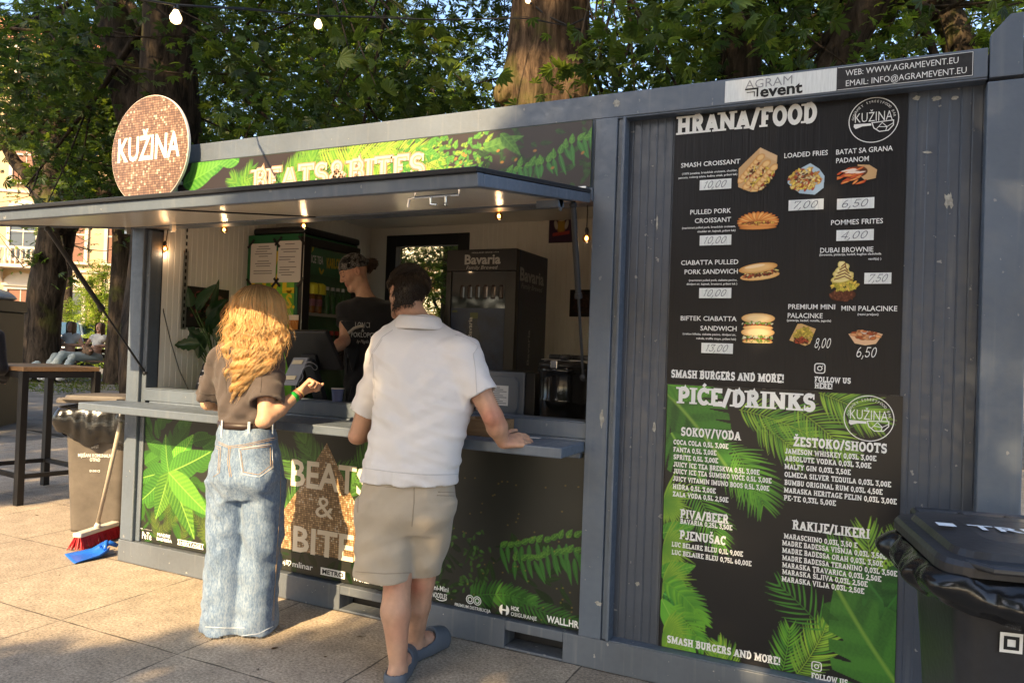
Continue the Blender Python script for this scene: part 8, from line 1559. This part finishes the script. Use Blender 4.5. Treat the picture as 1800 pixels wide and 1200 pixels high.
band(b, jb[0]-.062, jb[0]+.004, 1.055, 1.045); wb = b.build("waistband", jm, jeans, fixn=False); b = MB(); b.smooth = True; band(b, jb[0]-.020, jb[0]+.012, 1.075, 1.07); b.build("belt", mat("dark_leather_belt", (.035, .022, .018), .45), wom, fixn=False)
for a in (-1.95, -.92, .1, 3.3): c = V(jb[1], jb[2], 0)+V(math.cos(a+wt)*jb[3]*1.10, math.sin(a+wt)*jb[4]*1.12, jb[0]-.02); b = MB(); b.obox(c, ((-math.sin(a), math.cos(a), 0), (math.cos(a), math.sin(a), 0), (0, 0, 1)), (.0065, .003, .042)); b.build("belt_loop", M['denimd'], jeans, .002)
rg = np.random.default_rng(12); pth = []
for st in (LL_, RL_):
    s0 = sorted(st)[0]
    for k in range(110):
        a = rg.uniform(0, 6.283); c = V(s0[1]+math.cos(a)*s0[3]*.99, s0[2]+math.sin(a)*s0[4]*.99, s0[0]*0+.016); o_ = V(math.cos(a), math.sin(a), 0); L_ = rg.uniform(.012, .045); pth.append([c, c+o_*L_*.4+V(0, 0, -.008), c+o_*L_+V(rg.normal()*.008, rg.normal()*.008, -.016)])
pth = np.array(pth); pth[..., 2] = np.maximum(pth[..., 2], .002); strands("frayed_hem", pth, np.full(len(pth), .0008), np.tile([[[.62, .60, .55]]], (len(pth), 3, 1)), M['hairmat'], jeans, 3)
# body
hcw = at(458, 547, -.40); fdw = nrm(V(.10, 1, -.12))
F = Field((1.05, -.72, .0), (1.95, .10, 1.72), .012, [(0, wrr[0]-.08, wrr[0]+.16, .0034), (1, wrr[1]-.06, wrr[1]+.16, .0034), (2, wrr[2]-.07, wrr[2]+.14, .0034), (0, hcw[0]-.12, hcw[0]+.12, .007), (1, hcw[1]-.12, hcw[1]+.12, .006), (2, hcw[2]-.13, hcw[2]+.12, .006)])
hpw = head(F, hcw, fdw, .94); F.chain([hcw+V(0, -.015, -.03), at(455, 585, -.42), at(450, 610, -.44)], [.048, .046, .06], .03); F.loft(scaled(ST, .82), .03); F.loft(scaled(JH, .85), .02)
F.chain([shl, (shl+ell_)/2, ell_], [.046, .043, .036], .02); F.chain([ell_, ell_*.6+wrl*.4, wrl], [.036, .036, .024], .012); F.chain([shr, (shr+elr)/2, elr], [.046, .044, .036], .02); F.chain([elr, elr*.62+wrr*.38, wrr], [.037, .037, .0225], .012); F.ell(elr+V(-.01, -.024, -.012), (.02, .018, .02), None, .02)
hd_ = nrm(at(566, 655, -.27)-wrr); hand(F, wrr, hd_, V(.62, -.15, -.75), 1, .92, (1.15, 1.25, 1.3, 1.3), (1.0, .25, .45)); hand(F, wrl, V(.2, 1, .1), V(.3, 0, -1), -1, .92)
for st in (LL_, RL_): q = sorted(st); F.chain([V(q[-1][1], q[-1][2], q[-1][0]), V(q[2][1], q[2][2], q[2][0]), V(q[0][1], q[0][2], .07)], [.075, .052, .034], .02); F.chain([V(q[0][1], q[0][2], .05), V(q[0][1], q[0][2]+.10, .035)], [.034, .026], .02)
P, Q = F.mesh(1); npmesh("body", P, Q, M['skin'], wom, col=skin_col(P, SKW, hpw))
ax = nrm(wrr-elr); b = MB(); b.smooth = True
def bangle(bb, c, r_, w_, n=20, wob=0): 
    s1 = nrm(np.cross(ax, (0, 0, 1))); s2 = np.cross(ax, s1); bb.tube([c+(s1*math.cos(a)+s2*math.sin(a))*r_+ax*wob*math.sin(2*a) for a in np.linspace(0, 2*math.pi, n)], w_, 6, False)
b.lathe([(.0285, -.011), (.0272, .011), (.0262, .011), (.0275, -.011)], wrr-ax*.048, 24, ax, False); b.build("wristband", mat("green_wristband", (.02, .42, .06), .4), wom, fixn=False)
for o_, r_, w_, c_ in ((-.026, .0262, .0022, (.30, .06, .05)), (-.018, .0258, .0028, (.12, .07, .04)), (-.008, .0262, .0018, (.60, .42, .16)), (-.033, .0268, .0016, (.06, .05, .05))): b = MB(); b.smooth = True; bangle(b, wrr+ax*o_, r_, w_, 22, .004); b.build("bracelet", mat("bracelet", c_, .35), wom, fixn=False)
# her hair
rg = np.random.default_rng(31); NL = 120; per = 34; hz_ = [hcw[2]+.118, hcw[2]+.10, hcw[2]+.05, hcw[2], at(450, 580, -.43)[2], at(448, 612, -.46)[2], at(440, 645, -.50)[2], at(428, 680, -.52)[2], at(420, 706, -.53)[2]]
EN = [(at(454, 499, -.40), 2, .01), (at(455, 507, -.40), 30, .07), (at(455, 525, -.41), 44, .108), (at(454, 548, -.42), 49, .118), (at(452, 578, -.44), 54, .112), (at(446, 612, -.47), 57, .095), (at(436, 645, -.50), 48, .070), (at(424, 675, -.52), 28, .045), (at(418, 702, -.525), 12, .03)]
ez = np.array([e[0][2] for e in EN]); o_ = np.argsort(ez); ez = ez[o_]; ecx = np.array([e[0][0] for e in EN])[o_]; ecy = np.array([e[0][1] for e in EN])[o_]; erx = np.array([e[1]/pxm(e[0]) for e in EN])[o_]; ery = np.array([e[2] for e in EN])[o_]
K_ = 30; pth = []; rad = []; cols = []
for l in range(NL):
    a0 = rg.uniform(0, 2*math.pi) if l > 14 else rg.uniform(-.6, .5)
    fa = (math.sin(a0)+1)/2     # front strands part around the face
    lay = rg.uniform(.72, 1.0); ph, wl, am = rg.uniform(0, 6.28), rg.uniform(.085, .12), rg.uniform(.011, .024); zend = ez[0]+rg.beta(1.1, 2.2)*.16+(.16 if math.sin(a0) > .25 else 0)+.05*abs(math.cos(a0)); tone = rg.uniform(.75, 1.15)
    for k in range(per):
        a = a0+rg.normal()*.085; ly = lay+rg.normal()*.03; z_e = zend+rg.normal()*.02; t = np.linspace(0, 1, K_); z = ez[-1]-(ez[-1]-z_e)*(t**1.25); cx, cy_, rx, ry = (np.interp(z, ez, q) for q in (ecx, ecy, erx, ery))
        dz_ = np.clip((ez[-1]-.10-z)/.16, 0, 1); w_ = am*dz_*np.sin(2*math.pi*(ez[-1]-z)/wl+ph+rg.normal()*.16); w2 = am*.8*dz_*np.cos(2*math.pi*(ez[-1]-z)/wl+ph+rg.normal()*.16)
        sq = np.sin(a); sq = np.where((sq > .35) & (z < hcw[2]+.07), .35+.2*(sq-.35), sq); ca = np.cos(a); ca = np.where((math.sin(a) > .35) & (z < hcw[2]+.07), np.sign(np.cos(a))*np.sqrt(1-sq**2), ca)
        clump = 1-.25*np.clip((.35-(z-z_e))/.35, 0, 1)**2*0
        x = cx+(rx*ly+w_)*ca+w2*(-sq)*.7; y = cy_+(ry*ly+w_)*sq+w2*ca*.5
        pth.append(np.stack([x, y, z+.004*dz_*np.sin(9*t+ph)], -1)); rad.append(rg.uniform(.0011, .0022)); c0 = np.array((.36, .23, .12)); c1 = np.array((.92, .70, .37))*tone; m_ = np.clip((ez[-1]-z-.015)/.085, 0, 1)[:, None]; cols.append((c0*(1-m_)+c1*m_)*rg.uniform(.8, 1.15))
for k in range(420):     # loose flyaway hairs
    a = rg.uniform(2.4, 6.9); z0 = rg.uniform(ez[3], ez[-2]); z = z0-np.linspace(0, rg.uniform(.06, .2), K_); cx, cy_, rx, ry = (np.interp(z, ez, q) for q in (ecx, ecy, erx, ery)); out = 1.0+np.linspace(0, rg.uniform(.05, .45), K_); cv = rg.normal()*.5*np.linspace(0, 1, K_)
    pth.append(np.stack([cx+rx*out*np.cos(a+cv)+.006*np.sin(np.linspace(0, 14, K_)+k), cy_+ry*out*np.sin(a+cv), z], -1)); rad.append(.00055); cols.append(np.tile(np.array((.95, .66, .3)), (K_, 1)))
strands("hair", np.array(pth), np.array(rad), np.array(cols), M['hairmat'], wom, 4)

# ============ the barista
bt = math.radians(14)
SKB = (.50, .30, .205); hb = at(622, 478, .70); fb = nrm(V(-.62, -.72, -.52)); bx = at(650, 600, .78)
bar = thing("person", "barista in black apron and black paisley bandana looking down inside the hatch", "person", (bx[0], .78, .15))
rows = [(522, 628, 662, .74, .060, bt), (534, 608, 692, .75, .10, bt), (550, 600, 706, .755, .125, bt), (600, 603, 704, .78, .135, bt), (660, 605, 704, .79, .135, bt), (720, 603, 706, .79, .14, bt), (800, 600, 710, .79, .145, bt)]
ST = rows_loft(rows); sl_, sr_ = at(612, 546, .72), at(694, 546, .82); el_, er_ = at(606, 598, .62), at(712, 610, .72); wl_, wr_ = at(584, 617, .40), at(680, 650, .40); hl, hr = sl_+(el_-sl_)*.42, sr_+(er_-sr_)*.5
F = Field((.75, .35, .6), (1.75, 1.1, 1.95), .009); F.loft(ST, 0, 'u', 2.3); F.ell(sl_, (.07, .07, .065), None, .05); F.ell(sr_, (.07, .07, .065), None, .05); F.cone(sl_, hl, .066, .072, .03); F.cone(sr_, hr, .066, .072, .03); F.warp(folds(23, [((.5, .2, .8), .12, 1), ((-.6, .2, .7), .09, .8)], .004)); F.cap(at(628, 528, .62), at(633, 540, .60), .03, .012, .01, 's')
P, Q = F.mesh(2); M['blackc'] = cloth("black_cotton", (.012, .012, .014), .1, 10); npmesh("shirt", P, Q, M['blackc'], bar)
ap = MB(); A0 = rows_loft([(582, 612, 690, .655, .0, 0), (800, 600, 700, .63, 0, 0)]); F = Field((.75, .35, .6), (1.75, 1.1, 1.6), .009); F.loft([(z, x_c, y_c-.006, rx*1.02, ry*1.03, t_) for z, x_c, y_c, rx, ry, t_ in ST], 0, 'u', 2.3); zt_ = at(640, 565, .65)[2]; F.cut((0, 0, zt_), (.0, 0, 1)); F.cut((0, .77, 0), (.1, 1, 0)); P, Q = F.mesh(2); apron = npmesh("apron", P, Q, cloth("black_apron", (.010, .010, .012), .1, 10), bar); bva = bvh_of(P, Q)
b = MB(); b.smooth = True; draped(bva, b, [(613, 585), (622, 577), (634, 573), (650, 575), (664, 580), (678, 591)], .0095, .002, 8, 2); b.build("apron_strap", cloth("cream_cord", (.34, .31, .26)), apron, fixn=False)
q0, q1 = at(626, 574, .60), at(662, 577, .60); sx = nrm(V(math.cos(bt), math.sin(bt), 0)); S = Sheet(at(624, 575, .618), sx, (0, 0, 1)); b = MB(); S.text(b, "LONCI", 0, 0, .048, .10, .003, .004); S.text(b, "&", .045, -.028, .03, None, .003, .003); S.text(b, "POKLOPCI", -.025, -.062, .045, .155, .003, .004); S.text(b, "by Magdis", .015, -.098, .03, .08, .003, .0, shear=.3)
for vv in b.v:
    for i in range(len(vv)):
        d = nrm(vv[i]-CAM); h = bva.ray_cast(Vector(CAM), Vector(d))
        if h[0] is not None: vv[i] = np.array(h[0])-d*.004
b.build("lettering", mat("grey_print_ink", (.34, .34, .33), .6), apron, fixn=False)
F = Field((.72, .15, .15), (1.75, 1.05, 2.0), .012, [(0, hb[0]-.12, hb[0]+.12, .0042), (1, hb[1]-.13, hb[1]+.12, .0042), (2, hb[2]-.13, hb[2]+.12, .0042)])
hpb = head(F, hb, fb, .96); F.chain([hb+V(.015, .03, -.03), at(643, 525, .74), at(650, 545, .76)], [.050, .050, .07], .025); F.loft(scaled(ST, .85), .03)
F.chain([sl_, (sl_+el_)/2, el_], [.045, .042, .037], .02); F.chain([el_, el_*.6+wl_*.4, wl_], [.038, .038, .024], .012); F.chain([sr_, (sr_+er_)/2, er_], [.045, .042, .037], .02); F.chain([er_, er_*.6+wr_*.4, wr_], [.037, .036, .024], .012); hand(F, wl_, V(-.3, -.9, -.3), V(0, 0, -1), -1, .95); hand(F, wr_, V(-.4, -.9, -.2), V(0, 0, -1), 1, .95)
for dx in (-.09, .09): F.chain([V(bx[0]+dx, .79, .95), V(bx[0]+dx, .78, .6), V(bx[0]+dx, .80, .22)], [.08, .055, .04], .02); F.chain([V(bx[0]+dx, .80, .19), V(bx[0]+dx-.03, .64, .18)], [.036, .03], .02)
P, Q = F.mesh(1); npmesh("body", P, Q, M['skin'], bar, col=skin_col(P, SKB, hpb, (.46, .17, .15), None, .2))
b = MB(); b.smooth = True; [b.tube([hpb(k*.016, .088, .027), hpb(k*.033, .086, .033), hpb(k*.050, .072, .028)], .0032, 6) for k in (-1, 1)]; b.build("eyebrow", mat("brown_brow", (.05, .03, .02), .6), bar)
b = MB(); b.smooth = True; [b.tube([hpb(k*.018, .0875, .002), hpb(k*.031, .0885, -.001), hpb(k*.045, .080, .002)], .0016, 5) for k in (-1, 1)]; b.build("eyelash", M['ink'], bar)
sd, fw, uu = fr(fb); Bm = np.stack([sd, fw, uu], 1); F = Field(hb-.2, hb+.2, .0055); F.ell(hpb(0, -.013, .031), np.array([.081, .104, .094])*.96, Bm); F.cut(hpb(0, .06, .034), nrm(fw*.22-uu)); F.warp(folds(41, [((.6, .3, .7), .05, 1)], .0022)); F.ell(hpb(0, -.112, .030), (.022, .022, .018), None, .01); P, Q = F.mesh(2)
bm_ = cloth("black_bandana", (.010, .010, .012), .1, 10); n, L, bs = nodes(bm_); tc = n.new("ShaderNodeTexCoord"); vo = n.new("ShaderNodeTexVoronoi"); vo.inputs["Scale"].default_value = 62; L(tc.outputs["Object"], vo.inputs[0]); ns = n.new("ShaderNodeTexNoise"); ns.inputs["Scale"].default_value = 34; L(tc.outputs["Object"], ns.inputs[0])
wv = n.new("ShaderNodeMath"); wv.operation = 'MULTIPLY'; wv.inputs[1].default_value = 34; L(vo.outputs["Distance"], wv.inputs[0]); si = n.new("ShaderNodeMath"); si.operation = 'SINE'; L(wv.outputs[0], si.inputs[0]); ad = n.new("ShaderNodeMath"); ad.operation = 'MULTIPLY'; L(si.outputs[0], ad.inputs[0]); L(ns.outputs[0], ad.inputs[1]); mr = n.new("ShaderNodeMapRange"); mr.inputs[1].default_value = .40; mr.inputs[2].default_value = .46; L(ad.outputs[0], mr.inputs[0])
mx = n.new("ShaderNodeMix"); mx.data_type = 'RGBA'; mx.inputs[6].default_value = (.010, .010, .012, 1); mx.inputs[7].default_value = (.55, .54, .51, 1); L(mr.outputs[0], mx.inputs[0]); L(mx.outputs[2], bs.inputs["Base Color"]); npmesh("bandana", P, Q, bm_, bar)
b = MB(); b.smooth = True; vs, q = big_leaf(hpb(0, -.115, .03), hpb(.01, -.15, -.05), .022, None); b.add(vs, [tuple(r_) for r_ in q]); b.build("bandana_tail", bm_, bar, fixn=False)
bc_ = at(655, 463, .80); rg = np.random.default_rng(6); pth = []
for k in range(420): a, e = rg.uniform(0, 6.28), rg.uniform(-1.2, 1.2); t = np.linspace(0, 2.2, 8); pth.append(bc_+.036*rg.uniform(.75, 1.05)*np.stack([np.cos(a+t)*np.cos(e), np.sin(a+t)*np.cos(e), np.sin(e)*.9+0*t], -1)+rg.normal(size=3)*.003)
for k in range(260): s0 = hpb(rg.uniform(-.05, .05), -.09, rg.uniform(-.05, .01)); t = np.linspace(0, 1, 8)[:, None]; pth.append(s0*(1-t)+bc_*t+fw*-.02*np.sin(t*3.1)+rg.normal(size=3)*.004)
strands("hair", np.array(pth), rg.uniform(.0012, .002, len(pth)), np.tile(np.array((.075, .05, .032)), (len(pth), 8, 1))*rg.uniform(.6, 1.4, (len(pth), 1, 1)), M['hairdark'], bar, 4)

# ============ two women on the bench and the passer-by at the left edge
bc0, ba = BENCH; ex, ey = V(math.cos(ba), math.sin(ba), 0), V(-math.sin(ba), math.cos(ba), 0)
def L2(x, y, z): return bc0+ex*x+ey*y+V(0, 0, z)
def sitter(label, x, hairc, topc, lean, legx, armx, seed):
    t = thing("person", label, "person", L2(x, 0, 0), None); hip = L2(x, .05, .50); sh = L2(x+lean, .20, .98); hd = L2(x+lean*1.25, .17, 1.20); fdir = nrm(-ey*.9-ex*.25)
    kn = [L2(x+legx-.02, -.42, .52), L2(x+legx-.24, -.40, .57)]; ft = [L2(x+legx-.10, -.72, .06), L2(x+legx-.36, -.80, .06)]
    F = Field(bc0+V(-1.6, -1.4, 0), bc0+V(1.6, 1.2, 1.5), .018, [(2, hd[2]-.13, hd[2]+.13, .009), (0, hd[0]-.12, hd[0]+.12, .009), (1, hd[1]-.12, hd[1]+.12, .009)]); p = head(F, hd, fdir, .95); F.chain([hd, sh+V(0, 0, .02)], [.05, .055], .03); F.chain([sh, (sh+hip)/2+V(0, 0, 0), hip], [.10, .095, .12], .04)
    for k in (-1, 1):
        s_ = sh+ex*k*.15+V(0, 0, -.01); e_ = L2(x+lean+k*.30+armx*.1, .12, .78) if k > 0 else L2(x+lean-.24, -.02, .74); w_ = L2(x+armx, -.10, .78) if k > 0 else L2(x+lean-.02, -.18, .68); F.chain([sh+ex*k*.08, s_, e_, w_], [.06, .05, .038, .028], .03); hand(F, w_, nrm(-ey-ex*.4*k), V(0, 0, -1), k, .95)
    for i in range(2): F.chain([hip+ex*(.08-.16*i), kn[i], ft[i]], [.07, .05, .035], .03)
    P, Q = F.mesh(1); npmesh("body", P, Q, M['skin'], t, col=skin_col(P, (.48, .29, .2), p))
    F = Field(bc0+V(-1.6, -1.4, 0), bc0+V(1.6, 1.2, 1.5), .016); F.chain([sh+V(0, 0, -.01), (sh+hip)/2+V(0, 0, .04)], [.115, .108], .03); F.ell(sh+ex*.1+V(0, 0, -.03)-ey*.04, (.09, .1, .09), None, .04); F.ell(sh-ex*.1+V(0, 0, -.03)-ey*.04, (.09, .1, .09), None, .04)
    if seed == 1: [F.cap(sh+ex*k*.12, sh+ex*k*.19+V(0, 0, -.10), .07, .065, .03) for k in (-1, 1)]
    F.warp(folds(seed, [((.5, .2, .8), .09, 1)], .006)); P, Q = F.mesh(2); npmesh("top", P, Q, cloth("white_top", topc), t)
    F = Field(bc0+V(-1.6, -1.4, 0), bc0+V(1.6, 1.2, 1.5), .016); F.chain([hip+V(0, 0, .04), hip], [.125, .14], .03)
    for i in range(2): F.chain([hip+ex*(.08-.16*i), kn[i], ft[i]+V(0, 0, .06)], [.11, .085, .085], .03)
    F.warp(folds(seed+5, [((.5, .2, .8), .11, 1), ((-.5, .5, .6), .13, 1)], .008)); P, Q = F.mesh(2); npmesh("trousers", P, Q, cloth("pale_grey_trousers", (.30, .34, .33)), t)
    for i in range(2): b = MB(); b.smooth = True; b.ball(ft[i]-ey*.05+V(0, 0, .0), .06, 12, (.8, 1.7, .8)); b.build("shoe", mat("white_shoe", (.6, .6, .58), .5), t)
    rg = np.random.default_rng(seed); n_ = 700; a = rg.uniform(.1, 3.04, n_)*0+rg.uniform(-.6, 3.74, n_); tt = np.linspace(0, 1, 12)[None, :]; ln = rg.uniform(.30, .44, n_)[:, None]; s1 = nrm(np.cross(fdir, (0, 0, 1))); rr = np.minimum(1, tt*4)**.5*.092*rg.uniform(.85, 1.08, n_)[:, None]; z = .115-ln*tt**1.3
    pth = hd+s1*(np.cos(a)[:, None]*rr)[..., None]-fdir*(np.sin(a)[:, None]*rr*1.15)[..., None]+np.array([0, 0, 1])*z[..., None]; strands("hair", pth, np.full(n_, .004), np.tile(np.asarray(hairc), (n_, 12, 1))*rg.uniform(.7, 1.3, (n_, 1, 1)), M['hairmat'], t, 3)
sitter("seated woman with fair hair in a white T-shirt at the left of the bench", -.18, (.20, .13, .07), (.55, .58, .60), -.02, -.05, -.35, 1)
sitter("seated woman with brown hair in a white vest at the right of the bench", .36, (.10, .055, .035), (.62, .62, .60), .04, -.22, .10, 2)
t = thing("handbag", "brown patterned handbag on the lap of the right-hand seated woman", "bag", L2(.30, -.12, .56)); F = Field(L2(.30, -.12, .5)-.35, L2(.3, -.12, .5)+.35, .012); F.ell(L2(.30, -.14, .66), (.15, .09, .11), None); F.warp(folds(8, [((.5, .2, .8), .07, 1)], .008)); P, Q = F.mesh(2); npmesh("bag", P, Q, mat("brown_fabric", (.14, .09, .055), .8, var=.5, vscale=30), t)
b = MB(); b.smooth = True; b.tube([L2(.2, -.14, .74), L2(.25, -.14, .86), L2(.36, -.14, .86), L2(.4, -.14, .74)], .008, 6); b.build("strap", mat("brown_strap", (.10, .06, .035), .6), t, fixn=False)
pc_ = at(-52, 700, .42); pg = V(pc_[0], .42, 0)
t = thing("person", "person in black top and pale jeans cut off by the left edge", "person", pg)
rows = [(.82, 0, 0, .165, .125), (.90, 0, 0, .160, .12), (.98, 0, 0, .148, .11), (1.15, 0, 0, .16, .115), (1.33, 0, 0, .19, .115), (1.42, 0, 0, .15, .09), (1.47, 0, 0, .06, .06)]; tr = math.radians(35); mv = lambda st, k=1: [(z, pg[0]+a, pg[1]+c, rx*k, ry*k, tr) for z, a, c, rx, ry in st]
ux, uy = V(math.cos(tr), math.sin(tr), 0), V(-math.sin(tr), math.cos(tr), 0)
F = Field(pg+V(-.6, -.6, .7), pg+V(.6, .6, 1.6), .011); F.loft(mv(rows)); [F.chain([pg+ux*k*.17+V(0, 0, 1.38), pg+ux*k*.21+V(0, 0, 1.12), pg+ux*k*.14+uy*.22+V(0, 0, 1.02)], [.065, .055, .045], .04) for k in (-1, 1)]; F.warp(folds(51, [((.5, .2, .8), .1, 1)], .005)); P, Q = F.mesh(2); npmesh("top", P, Q, M['blackc'], t)
F = Field(pg+V(-.6, -.6, 0), pg+V(.6, .6, 1.0), .011); F.loft(mv([(.74, 0, 0, .18, .135), (.84, 0, 0, .178, .132), (.93, 0, 0, .16, .12)])); [F.chain([pg+ux*k*.09+V(0, 0, .80), pg+ux*k*.10+V(0, 0, .48), pg+ux*k*.10+V(0, 0, .05)], [.10, .082, .085], .03) for k in (-1, 1)]; F.warp(folds(52, [((.5, .2, .8), .1, 1)], .006)); F.cut((0, 0, .03), (0, 0, -1)); P, Q = F.mesh(2); npmesh("jeans", P, Q, jm, t)
hd = pg+V(0, .02, 1.60); F = Field(pg+V(-.5, -.5, 0), pg+V(.5, .6, 1.8), .013); p = head(F, hd, uy, .96); F.chain([hd, pg+V(0, 0, 1.40)], [.05, .06], .03); F.loft(mv(rows, .85), .03); [F.chain([pg+ux*k*.17+V(0, 0, 1.38), pg+ux*k*.21+V(0, 0, 1.12), pg+ux*k*.10+uy*.26+V(0, 0, 1.0)], [.05, .042, .03], .03) for k in (-1, 1)]; [hand(F, pg+ux*k*.10+uy*.26+V(0, 0, 1.0), uy, -ux*k, k, .95) for k in (-1, 1)]; [F.chain([pg+ux*k*.09+V(0, 0, .80), pg+ux*k*.10+V(0, 0, .05), pg+ux*k*.10+uy*.15+V(0, 0, .035)], [.08, .04, .03], .03) for k in (-1, 1)]; P, Q = F.mesh(1); npmesh("body", P, Q, M['skin'], t, col=skin_col(P, SK, p))
F = Field(hd-.2, hd+.2, .008); F.ell(hd+V(0, 0, .03)-uy*.015, (.088, .105, .095)); F.cut(hd+uy*.06+V(0, 0, .04), nrm(uy-V(0, 0, .6))); P, Q = F.mesh(2); npmesh("hair", P, Q, M['hairdark'], t, col=np.tile([[.04, .025, .015]], (len(P), 1)))
